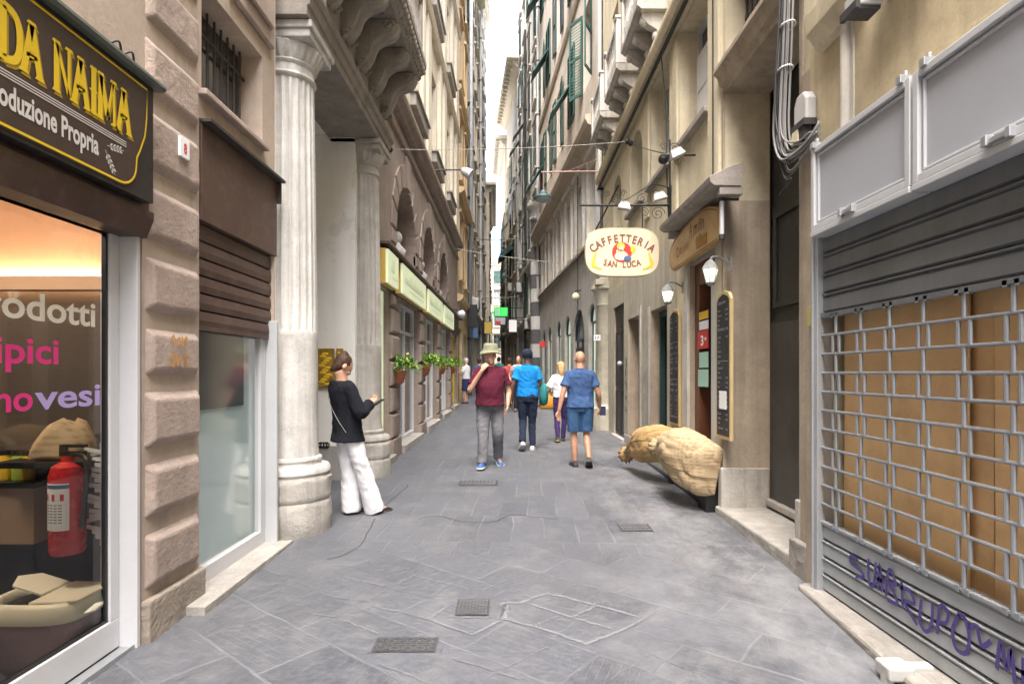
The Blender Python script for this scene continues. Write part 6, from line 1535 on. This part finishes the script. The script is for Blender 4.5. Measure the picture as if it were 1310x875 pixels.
def hand(mb, w, d, nrm, ts, curl=.5, s=1.0, spread=0):
    w, d, nrm = Vector(w), Vector(d).normalized(), Vector(nrm); nrm = (nrm-d*nrm.dot(d)).normalized(); sd = d.cross(nrm)*ts
    rings = []
    for q, wd, th in ((-.01,.026,.020),(.02,.032,.018),(.05,.040,.016),(.08,.042,.014),(.095,.038,.011)):
        c = w+d*q*s; rings.append([tuple(c+sd*wd*s*math.cos(a)+nrm*th*s*math.sin(a)) for a in [2*math.pi*k/12 for k in range(12)]])
    mb.loft(rings)
    for i, L in enumerate((.074, .084, .077, .060)):
        p = w+d*(.088-.004*abs(i-1.2))*s+sd*(.030-.0205*i)*s; dirv = (d+sd*(.06-.05*i)*(1+spread)).normalized(); ps = [p-dirv*.03*s, p]; an = 0
        for j, fr in enumerate((.42, .32, .26)):
            an += curl*(.55, .8, .6)[j]; v = dirv*math.cos(an)+nrm*math.sin(an); p = p+v*L*fr*s; ps.append(p)
        mb.tube(ps, [.0092*s,.0096*s,.0092*s,.0085*s,.0075*s], 8)
    b = w+d*.028*s+sd*.026*s; v1 = (sd*.75+d*.62+nrm*.25).normalized(); v2 = (sd*.2+d*.9+nrm*(.3+.4*curl)).normalized()
    mb.tube([b-v1*.01*s, b+v1*.036*s, b+v1*.036*s+v2*.03*s, b+v1*.036*s+v2*.052*s], [.013*s,.0125*s,.011*s,.0085*s], 8)
def shoe(up, so, ank, fdir, pitch=0.0, L=.29, w=.052):
    """ank: ankle joint; fdir horizontal toe direction; pitch>0 lifts the heel about the toe"""
    a = Vector(ank); f = Vector((fdir[0], fdir[1], 0)).normalized(); r = f.cross(Vector((0,0,1))); u = Vector((0,0,1))
    f2 = f*math.cos(pitch)-u*math.sin(pitch); u2 = u*math.cos(pitch)+f*math.sin(pitch)
    base = a-u2*.085-f2*.075
    R1 = []; R2 = []
    for q, wd, h in ((0,.026,.055),(.03,.036,.075),(.09,.037,.095),(.14,.040,.075),(.19,.047,.058),(.24,.040,.045),(.27,.018,.03)):
        c = base+f2*q*L/.27
        R1.append([tuple(c+r*wd*math.cos(t)*(w/.048)+u2*(.018+max(0, math.sin(t))*(h-.018))) for t in [2*math.pi*k/14 for k in range(14)]])
        R2.append([tuple(c+r*(wd+.004)*sx*(w/.048)+u2*hz) for sx, hz in ((-1,0),(1,0),(1,.024),(-1,.024))])
    up.loft(R1); so.loft(R2)
def make_person(label, pos, yaw, cfg):
    g = gz(pos[1]); s = cfg.get('H', 1.75)/1.75
    P_ = thing('person', label, 'person', (pos[0], pos[1], g)); T = ((pos[0], pos[1], g), yaw)
    sk = SK[cfg.get('skin', 'fair')]; vx = cfg.get('voxel', .0066); lean = cfg.get('lean', 0.0)
    W, D, B = cfg.get('w', 1), cfg.get('d', 1), cfg.get('belly', 0)
    def V(p): return Vector(p)*s
    def tw(z): return lean*max(0, z-.9)
    # torso rings: (z, rx, ry, centre y)
    tor = [(.84,.150,.110,0),(.92,.170,.125+B*.25,B*.3),(1.0,.165,.122+B*.4,.005+B*.45),(1.08,.155,.115+B*.5,.01+B*.5),(1.18,.160,.118+B*.5,.01+B*.5),(1.30,.176,.120+B*.25,.005+B*.25),(1.37,.180,.112,0),(1.415,.160,.098,-.005),(1.45,.120,.085,-.01),(1.475,.088,.075,-.012),(1.495,.068,.066,-.012)]
    def torso(mb, z0, z1, grow, n=24, ext=None):
        rings = []
        pts = tor if not ext else ext
        for z, rx, ry, cy in pts:
            if z < z0-1e-6 or z > z1+1e-6: continue
            rings.append([tuple(V(((rx*W+grow)*math.cos(t), cy+tw(z)+(ry*D+grow)*math.sin(t), z))) for t in [2*math.pi*k/n for k in range(n)]])
        mb.loft(rings)
    hc = Vector((0, .02+tw(1.63), 1.630)); hy, hp = cfg.get('head', (0, 0)); 
    f = Vector((math.sin(-hy)*math.cos(hp), math.cos(hy)*math.cos(hp), math.sin(hp))); r = Vector((math.cos(-hy), -math.sin(-hy), 0)); r = f.cross(Vector((0,0,1))).normalized(); u = r.cross(f); f = f*1.07; r = r*1.09; u = u*1.06
    hc = hc+f*.01*(1 if hp < 0 else 0)
    b = MB()
    torso(b, .84, 1.49, -.012)
    limb(b, [V((0,-.012+tw(1.45),1.42)), V((0,-.005+tw(1.5),1.50)), V(hc-u*.06-f*.015)], [.072*s,.066*s,.062*s])
    ell(b, V(hc+u*.025-f*.008), r*.074*s, f*.094*s, u*.098*s); ell(b, V(hc-u*.045+f*.018), r*.056*s, f*.068*s, u*.07*s); ell(b, V(hc-u*.092+f*.062), r*.026*s, f*.022*s, u*.018*s)
    b.tube([V(hc+u*.012+f*.082), V(hc-u*.020+f*.103), V(hc-u*.032+f*.086)], [.009*s,.014*s,.012*s], 8)
    for sg in (-1, 1):
        ell(b, V(hc+r*.075*sg-u*.005-f*.012), r*.012*s*sg, f*.020*s, u*.032*s, 10, 8); ell(b, V(hc+r*.031*sg-u*.022+f*.070), r*.022*s, f*.016*s, u*.018*s, 10, 8); ell(b, V(hc+r*.030*sg+u*.030+f*.078), r*.022*s, f*.010*s, u*.008*s, 10, 8)
    ell(b, V(hc-u*.062+f*.083), r*.024*s, f*.010*s, u*.009*s, 10, 8)
    arms = cfg['arms']; legs = cfg['legs']; tp = cfg['top']; bt = cfg['bottom']
    top = MB(); bot = MB()
    for side, sg in (('L', -1), ('R', 1)):
        S = Vector((sg*.160*W, tw(1.4)-.005, 1.395)); A_ = arms[side]; E_, Wr = Vector(A_['e']), Vector(A_['w'])
        limb(b, [V(S*1), V(S*.6+E_*.4+Vector((0,0,.0))), V(E_), V(E_*.55+Wr*.45), V(Wr)], [.052*s,.050*s,.041*s,.038*s,.027*s])
        hand(b, V(Wr), Vector(A_['d']), Vector(A_['n']), A_.get('t', 1), A_.get('c', .5), s)
        fr = tp.get('sleeve', .6); gw = tp.get('loose', .016)
        if fr > 0:
            if fr <= 1: q = S+(E_-S)*fr; limb(top, [V(S-Vector((sg*.05,0,0))), V(S+Vector((sg*.0,0,.005))), V(S*.5+q*.5), V(q)], [(.058+gw*.6)*s,(.052+gw*.6)*s,(.052+gw*.7)*s,(.054+gw)*s])
            else: limb(top, [V(S-Vector((sg*.05,0,0))), V(S+Vector((sg*.0,0,.005))), V(S*.5+E_*.5), V(E_), V(E_*.5+Wr*.5), V(E_+(Wr-E_)*.93)], [(.058+gw*.6)*s,(.054+gw*.6)*s,(.052+gw*.7)*s,(.048+gw*.7)*s,(.042+gw*.7)*s,(.040+gw*.7)*s])
        Lg = legs[side]; H_ = Vector((sg*.088*W, 0, .90)); K, A2 = Vector(Lg['k']), Vector(Lg['a']); fd = Lg.get('f', (sg*.12, 1)); pt = Lg.get('p', 0)
        lk = .78 if (bt.get('end', 1) >= 1 and not bt.get('skirt')) else 1.0
        limb(b, [V(H_), V(H_*.5+K*.5), V(K), V(K*.6+A2*.4-Vector((fd[0],fd[1],0))*.012), V(A2)], [.085*s*lk,.066*s*lk,.052*s*lk,.050*s*lk,.036*s])
        fv = Vector((fd[0], fd[1], 0)).normalized(); fz = Vector((0,0,-1))*math.sin(pt)+fv*math.cos(pt)
        limb(b, [V(A2), V(A2+fz*.06-Vector((0,0,.04))), V(A2+fz*.14-Vector((0,0,.055)))], [.036*s,.034*s,.028*s])
        rr_ = bt['rad']                                   # [hip, mid-thigh, knee, calf, hem]
        end = bt.get('end', 1.0)
        if end >= 1: limb(bot, [V(H_+Vector((0,0,.03))), V(H_*.5+K*.5), V(K), V(K*.5+A2*.5), V(A2+Vector((0,0,bt.get('hem',.0))))], [x*s for x in rr_], 18)
        else:
            q = H_+(K-H_)*end if end <= .98 else K; limb(bot, [V(H_+Vector((0,0,.03))), V(H_*.55+q*.45), V(q)], [x*s for x in rr_[:3]], 18)
    torso(bot, .84, 1.0, bt.get('grow', .012))
    hz = tp.get('hem', .9); ext = [x for x in tor if x[0] > hz+.02]; r0 = [x for x in tor if x[0] <= hz+.08][-1] if [x for x in tor if x[0] <= hz+.08] else tor[0]
    ext = [(hz, r0[1]+tp.get('flare', .0), r0[2]+tp.get('flare', .0)+B*.15, r0[3]+B*.2)]+ext
    torso(top, 0, 1.48, tp.get('loose', .016)+.002, ext=ext)
    bake(b, 'body', sk, P_, T, vx, 3)
    t_o = bake(top, tp['name'], CL[tp['mat']], P_, T, vx*1.15, 3, wr=tp.get('wr', .013), wf=7, seed=len(label))
    if bt.get('skirt'):
        bot = MB(); rings = []
        for z, rx, ry in bt['skirt']: rings.append([tuple(V(((rx+.008*math.sin(9*t))*math.cos(t), (ry+.008*math.sin(9*t))*math.sin(t), z))) for t in [2*math.pi*k/40 for k in range(40)]])
        bot.loft(rings)
    bake(bot, bt['name'], CL[bt['mat']], P_, T, vx*1.15, 3, wr=bt.get('wr', .014), wf=7, seed=len(label)+3)
    if tp.get('collar'):
        c = MB(); ring = []
        for k in range(25):
            a = math.pi*.5+.35+(2*math.pi-.7)*k/24; ring.append(V((.074*math.cos(a), -.008+tw(1.47)+.066*math.sin(a), 1.475+.012*(-math.sin(a)))))
        c.tube(ring, .017*s, 8, flat=.6); place(c, 'collar', CL[tp['mat']], P_, T)
    for side in ('L', 'R'):
        Lg = legs[side]; sg = -1 if side == 'L' else 1; up = MB(); so = MB()
        shoe(up, so, V(Lg['a']), Lg.get('f', (sg*.12, 1)), Lg.get('p', 0), .295*s, cfg.get('shoew', .054)*s)
        uo = place(up, 'shoe', cfg['shoes'][0], P_, T); place(so, 'sole', cfg['shoes'][1], uo, T, False)
    if cfg.get('eyes'):
        e = MB()
        for sg in (-1, 1): ell(e, V(hc+r*.031*sg+u*.010+f*.081), r*.013*s, f*.006*s, u*.006*s, 10, 6)
        place(e, 'eyes', M['black'], P_, T)
    hr = cfg.get('hair')
    if hr:
        h = MB(); kind = hr[0]
        ell(h, V(hc+u*.042-f*.022), r*.082*s, f*.092*s, u*.090*s); ell(h, V(hc+u*.0-f*.045), r*.074*s, f*.062*s, u*.085*s)
        if kind == 'bun': ell(h, V(hc+u*.105-f*.055), r*.050*s, f*.050*s, u*.045*s); ell(h, V(hc-u*.06-f*.07), r*.045*s, f*.03*s, u*.05*s)
        if kind == 'long': limb(h, [V(hc+u*.02-f*.06), V(hc-u*.10-f*.075), V(hc-u*.20-f*.085)], [.075*s,.072*s,.045*s])
        bake(h, 'hair', HAIR[hr[1]], P_, T, .008, 2, wr=.008, wf=24)
    if cfg.get('cap'):
        h = MB(); ell(h, V(hc+u*.048-f*.010), r*.086*s, f*.108*s, u*.088*s); ell(h, V(hc+u*.03-f*.03), r*.082*s, f*.085*s, u*.07*s); bake(h, 'knit_cap', cfg['cap'], P_, T, .008, 3)
    if cfg.get('hat'):
        h = MB(); n = 32; rings = []
        for rx, ry, z, drop in ((.074,.088,.135,0),(.09,.105,.128,0),(.098,.115,.09,0),(.105,.122,.045,0),(.112,.128,.035,0),(.135,.155,.016,.012),(.148,.170,.002,.02),(.146,.168,-.004,.02),(.112,.128,.022,.0),(.098,.115,.03,0)):
            rings.append([tuple(V(hc+u*(z+.038-drop*math.cos(2*t))+r*rx*math.cos(t)+f*(ry*math.sin(t)-.005))) for t in [2*math.pi*k/n for k in range(n)]])
        h.loft(rings); place(h, 'bucket_hat', cfg['hat'], P_, T)
    return P_, T, s, V
W_ = plain('white_shoe', (.72,.72,.72), .5); SB = plain('blue_shoe', (.02,.10,.30), .5); SD = plain('dark_shoe', (.03,.032,.035), .6); SO = plain('white_sole', (.62,.62,.62), .6); SOD = plain('dark_sole', (.05,.05,.05), .7)
LEG = [.098,.088,.070,.066,.060]

# the man in the hat, walking towards the camera, hand at his mouth
make_person('man in burgundy polo and khaki bucket hat, his hand at his mouth', (-.335, 8.72), math.pi+.05,
  dict(H=1.76, skin='fair', w=1.10, d=1.12, belly=.07, head=(.25,-.08), eyes=True, hat=CL['khaki'],
   arms=dict(R=dict(e=(.30,.08,1.12), w=(.12,.20,1.415), d=(-.5,-.05,.75), n=(-.5,-.8,0), t=1, c=1.0), L=dict(e=(-.275,-.03,1.12), w=(-.255,.06,.90), d=(.12,.05,-1), n=(1,.1,0), t=-1, c=.5)),
   legs=dict(R=dict(k=(.105,.12,.49), a=(.115,.18,.09), f=(.2,1), p=-.06), L=dict(k=(-.11,.06,.49), a=(-.125,-.18,.125), f=(-.25,1), p=.3)),
   top=dict(name='polo_shirt', mat='burgundy', sleeve=.72, hem=.90, loose=.024, collar=True, flare=.012), bottom=dict(name='trousers', mat='grey_cloth', rad=[.108,.098,.082,.074,.072], hem=-.02, wr=.018),
   shoes=(SB, SO)))
# blue polo man walking away
make_person('man in bright blue polo, dark jeans and dark cap walking away', (.26, 10.35), .03,
  dict(H=1.76, skin='dark', w=1.03, head=(0,0), cap=CL['dark_denim'],
   arms=dict(R=dict(e=(.25,-.02,1.12), w=(.245,.10,.88), d=(0,.25,-1), n=(-1,0,0), t=1, c=.6), L=dict(e=(-.26,-.06,1.12), w=(-.285,-.03,.86), d=(-.02,.1,-1), n=(1,0,0), t=1, c=.35)),
   legs=dict(R=dict(k=(.085,.05,.49), a=(.085,-.02,.085), f=(.1,1), p=.05), L=dict(k=(-.08,.03,.50), a=(-.10,-.18,.16), f=(-.12,1), p=.5)),
   top=dict(name='polo_shirt', mat='bright_blue', sleeve=.62, hem=.93, loose=.022, collar=True), bottom=dict(name='jeans', mat='dark_denim', rad=[.105,.090,.068,.062,.058]),
   shoes=(W_, SO)))
t = thing('shoulder_bag', 'teal bag hanging at the side of the man in bright blue', 'bag', (.56, 10.3, 1.1)); m = MB()
m.loft([[(.545+rx*math.cos(a), 10.33+ry*math.sin(a), z) for a in [2*math.pi*k/18 for k in range(18)]] for rx, ry, z in ((.02,.06,.98),(.07,.13,1.02),(.085,.16,1.15),(.07,.15,1.28),(.04,.12,1.36),(.015,.09,1.38))]); m.build('bag_body', CL['teal_cloth'], t, smooth=True)
m = MB(); m.tube(smoothline([(.53,10.24,1.36),(.50,10.28,1.52),(.46,10.34,1.655),(.49,10.42,1.5),(.53,10.43,1.36)]), .01, 6); m.build('strap', CL['teal_cloth'], t)
# bald man in shorts walking away
make_person('bald man in blue polo and denim shorts walking away, booklet in hand', (1.0, 8.70), .02,
  dict(H=1.70, skin='tan', w=1.10, d=1.06, head=(.0,-.05),
   arms=dict(R=dict(e=(.275,-.03,1.11), w=(.315,.10,.89), d=(.05,.35,-1), n=(-1,.2,0), t=-1, c=.9), L=dict(e=(-.275,-.07,1.11), w=(-.33,-.08,.86), d=(-.06,.06,-1), n=(.5,-1,0), t=1, c=.25)),
   legs=dict(L=dict(k=(-.095,.03,.49), a=(-.08,.0,.085), f=(-.15,1), p=.0), R=dict(k=(.10,.04,.50), a=(.11,-.17,.15), f=(.15,1), p=.55)),
   top=dict(name='polo_shirt', mat='navy_polo', sleeve=.62, hem=.90, loose=.024, collar=True, flare=.008), bottom=dict(name='shorts', mat='denim', rad=[.115,.108,.098], end=.90),
   shoes=(SD, SOD)))
t = thing('booklet', 'dark booklet with pale edges carried by the bald man', 'booklet', (1.34, 8.86, 1.0)); m = MB(); m.box(1.315,1.40,8.82,8.97,.92,1.06); m.build('cover', plain('booklet_navy', (.02,.03,.10)), t, bevel=.004); m = MB(); m.box(1.319,1.402,8.825,8.968,1.058,1.066); m.build('pages', M['paper'], t)
# lady with the orange bag
make_person('fair-haired woman in white top with an orange handbag, beside the bald man', (.93, 11.35), -.1,
  dict(H=1.54, skin='fair', w=.92, head=(.2,-.15), hair=('long','blond'),
   arms=dict(R=dict(e=(.25,-.02,1.14), w=(.22,.14,.98), d=(0,.5,-1), n=(-1,0,0), t=-1, c=.5), L=dict(e=(-.285,-.04,1.14), w=(-.24,.16,1.08), d=(.3,.8,-.1), n=(1,-.3,0), t=1, c=.9)),
   legs=dict(L=dict(k=(-.08,.03,.49), a=(-.07,-.08,.11), f=(-.1,1), p=.25), R=dict(k=(.08,.06,.49), a=(.05,.06,.085), f=(.1,1))),
   top=dict(name='blouse', mat='white_top', sleeve=.8, hem=.98, loose=.03), bottom=dict(name='leggings', mat='violet_legging', rad=[.105,.088,.066,.06,.046]),
   shoes=(SD, plain('tan_sole', (.3,.22,.1)))))
t = thing('handbag', 'orange leather handbag on the arm of the woman in white', 'handbag', (.66, 11.35, .95)); m = MB()
m.loft([[(.66+rx*math.cos(a), 11.36+ry*math.sin(a), z) for a in [2*math.pi*k/18 for k in range(18)]] for rx, ry, z in ((.12,.04,.86),(.15,.06,.90),(.145,.065,1.0),(.11,.05,1.10),(.08,.02,1.13))]); m.build('bag_body', mat('orange_leather', (.55,.25,.03), rough=.45, bump=.05), t, smooth=True)
m = MB(); m.tube(smoothline([(.59,11.36,1.1),(.60,11.37,1.22),(.66,11.39,1.28),(.72,11.37,1.22),(.73,11.36,1.1)]), .009, 6); m.build('handle', mat('orange_strap', (.40,.17,.02), rough=.45, bump=.05), t)
# the woman in the white trousers, leaning by the porch, looking at a phone
make_person('woman in black blazer and wide white trousers looking at her phone', (-1.66, 5.90), -.80,
  dict(H=1.62, skin='olive', w=.88, d=.95, lean=-.12, head=(-.1,-.62), eyes=True, hair=('bun','brown'), voxel=.0062,
   arms=dict(R=dict(e=(.235,.02,1.13), w=(.12,.20,1.22), d=(-.35,.7,.3), n=(-.2,-.1,1), t=-1, c=.7), L=dict(e=(-.235,.02,1.13), w=(-.07,.19,1.20), d=(.5,.7,.2), n=(.2,-.2,1), t=1, c=.7)),
   legs=dict(L=dict(k=(-.08,.06,.49), a=(-.085,.09,.085), f=(-.2,1), p=.0), R=dict(k=(.085,.13,.49), a=(.085,.28,.085), f=(.05,1), p=-.02)),
   top=dict(name='blazer', mat='black_blazer', sleeve=2, hem=.82, loose=.034, flare=.042, wr=.010), bottom=dict(name='wide_trousers', mat='white_cloth', rad=[.096,.096,.095,.098,.106], hem=-.055, wr=.013),
   shoes=(plain('black_sandal', (.02,.018,.018), .4), SOD), shoew=.042))
def wp(p, pos, yaw): c, s_ = math.cos(yaw), math.sin(yaw); return Vector((pos[0]+p[0]*c-p[1]*s_, pos[1]+p[0]*s_+p[1]*c, gz(pos[1])+p[2]))
t = thing('mobile_phone', 'dark mobile phone in the hands of the woman in black', 'phone', tuple(wp((.02,.34,1.13), (-1.66,5.90), -.80))); m = MB()
pv = [wp((x*.92, y*.92, z*.92), (-1.66,5.90), -.80) for x, y, z in ((-.04,.31,1.20),(.04,.31,1.20),(.04,.44,1.27),(-.04,.44,1.27),(-.04,.313,1.191),(.04,.313,1.191),(.04,.443,1.261),(-.04,.443,1.261))]
m.add([tuple(p) for p in pv], [(0,1,2,3),(4,5,6,7),(0,1,5,4),(1,2,6,5),(2,3,7,6),(3,0,4,7)]); m.build('body', M['black'], t, bevel=.002)
t = thing('bag_strap', 'thin chain strap lying across the back of the black blazer', 'strap', tuple(wp((0,-.1,1.3), (-1.66,5.90), -.80))); m = MB()
m.tube([wp(p, (-1.66,5.90), -.80) for p in smoothline([(-.10,.02,1.372),(-.125,-.07,1.345),(-.10,-.155,1.22),(-.02,-.165,1.10),(.08,-.15,.98),(.15,-.10,.86)])], .0035, 5); m.build('chain', M['cable'], t)
# people farther up the lane
SKIRT = [(.50,.20,.15),(.60,.20,.15),(.8,.185,.14),(.95,.17,.13),(1.03,.15,.12)]
def stand(k=0): return dict(L=dict(k=(-.085,.03,.49), a=(-.08,-.05*k,.09), f=(-.12,1)), R=dict(k=(.085,.04,.49), a=(.08,.06*k,.085), f=(.12,1)))
def dn(sg, b=0): return dict(e=(sg*.27,-.02,1.13), w=(sg*.25,.08+b,.89), d=(0,.2,-1), n=(-sg,0,0), t=1 if sg > 0 else -1, c=.5)
def up(sg): return dict(e=(sg*.26,.04,1.13), w=(sg*.10,.26,1.20), d=(-sg*.4,.8,.2), n=(0,-.2,1), t=-sg, c=.6)
make_person('grey-haired woman in a white tee and navy skirt standing at the far left shops', (-1.72, 21.6), 1.1,
  dict(H=1.66, voxel=.012, skin='fair', hair=('short','grey'), arms=dict(L=up(-1), R=up(1)), legs=stand(.5), top=dict(name='tee', mat='white_top', sleeve=.7, hem=.95, loose=.025), bottom=dict(name='skirt', mat='navy_skirt', rad=LEG, skirt=SKIRT), shoes=(SD, SOD)))
make_person('person in a blue top beside the white tee and navy skirt', (-1.28, 22.4), .2,
  dict(H=1.66, voxel=.013, skin='fair', hair=('short','brown'), arms=dict(L=dn(-1), R=up(1)), legs=stand(1), top=dict(name='tee', mat='navy_polo', sleeve=.7, hem=.9), bottom=dict(name='trousers', mat='dark_denim', rad=LEG), shoes=(SD, SOD)))
make_person('person in a red top walking away beyond the man in the hat', (-.12, 19.6), .1,
  dict(H=1.66, voxel=.013, skin='tan', hair=('short','brown'), arms=dict(L=dn(-1), R=dn(1)), legs=stand(1.5), top=dict(name='tee', mat='red_top', sleeve=.6, hem=.9), bottom=dict(name='trousers', mat='black_cloth', rad=LEG), shoes=(SD, SOD)))
make_person('woman in light grey top coming down the lane', (.17, 18.2), math.pi,
  dict(H=1.72, voxel=.012, skin='fair', hair=('long','brown'), eyes=True, arms=dict(L=up(-1), R=dn(1)), legs=stand(1.5), top=dict(name='blouse', mat='grey_top', sleeve=.5, hem=.95), bottom=dict(name='trousers', mat='black_cloth', rad=LEG), shoes=(SD, SOD)))
make_person('person in a green top far up the lane behind the bucket hat', (-.62, 26), .0,
  dict(H=1.74, voxel=.014, skin='fair', hair=('short','black'), arms=dict(L=dn(-1), R=dn(1)), legs=stand(1.5), top=dict(name='tee', mat='teal_cloth', sleeve=.6, hem=.9), bottom=dict(name='trousers', mat='dark_denim', rad=LEG), shoes=(SD, SOD)))
make_person('woman in pale pink-grey top behind the burgundy polo', (-.98, 24.5), .1,
  dict(H=1.68, voxel=.014, skin='fair', hair=('short','ginger'), arms=dict(L=dn(-1), R=dn(1)), legs=stand(1.2), top=dict(name='tee', mat='grey_top', sleeve=.6, hem=.9), bottom=dict(name='trousers', mat='navy_skirt', rad=LEG), shoes=(SD, SOD)))
# =============================== SKY, SUN, CAMERA ==============================
world = bpy.data.worlds.new('World'); scene.world = world; world.use_nodes = True
nt = world.node_tree; bg = nt.nodes['Background']
sky = nt.nodes.new('ShaderNodeTexSky'); sky.sky_type = 'NISHITA'; sky.sun_disc = False
SUN_EL, SUN_AZ = R(67), R(188)                    # azimuth clockwise from +Y: behind the camera, a little right-to-left
sky.sun_elevation = SUN_EL; sky.sun_rotation = SUN_AZ
sky.air_density = 1.0; sky.dust_density = 6.0; sky.ozone_density = .6
hs = nt.nodes.new('ShaderNodeHueSaturation'); hs.inputs['Saturation'].default_value = .95   # hazy overcast
nt.links.new(sky.outputs[0], hs.inputs['Color']); nt.links.new(hs.outputs[0], bg.inputs['Color'])
bg.inputs['Strength'].default_value = .15
sl = bpy.data.lights.new('sun', 'SUN'); sl.energy = 1.5; sl.angle = R(60); sl.color = (1, .98, .955)
so = bpy.data.objects.new('sun', sl); COL.objects.link(so)
dirv = Vector((math.sin(SUN_AZ)*math.cos(SUN_EL), math.cos(SUN_AZ)*math.cos(SUN_EL), math.sin(SUN_EL)))
so.rotation_euler = dirv.to_track_quat('Z', 'Y').to_euler(); so.location = (0, -5, 30)
cam = bpy.data.cameras.new('camera'); co = bpy.data.objects.new('camera', cam); COL.objects.link(co)
co.location = (0, 0, 1.56); co.rotation_euler = (math.pi/2, 0, 0)
cam.sensor_width = 36; cam.lens = 36*750/1310; cam.shift_x = -1/1310; cam.shift_y = (477-437.5)/1310
cam.clip_start = .05; cam.clip_end = 3000
scene.camera = co
scene.render.engine = 'CYCLES'
cy = scene.cycles; cy.use_denoising = True; cy.max_bounces = 10; cy.diffuse_bounces = 6; cy.glossy_bounces = 4; cy.transparent_max_bounces = 12; cy.sample_clamp_indirect = 6
vs = scene.view_settings; vs.view_transform = 'Standard'; vs.look = 'None'; vs.gamma = 1; vs.use_curve_mapping = False
vs.exposure = 2.75
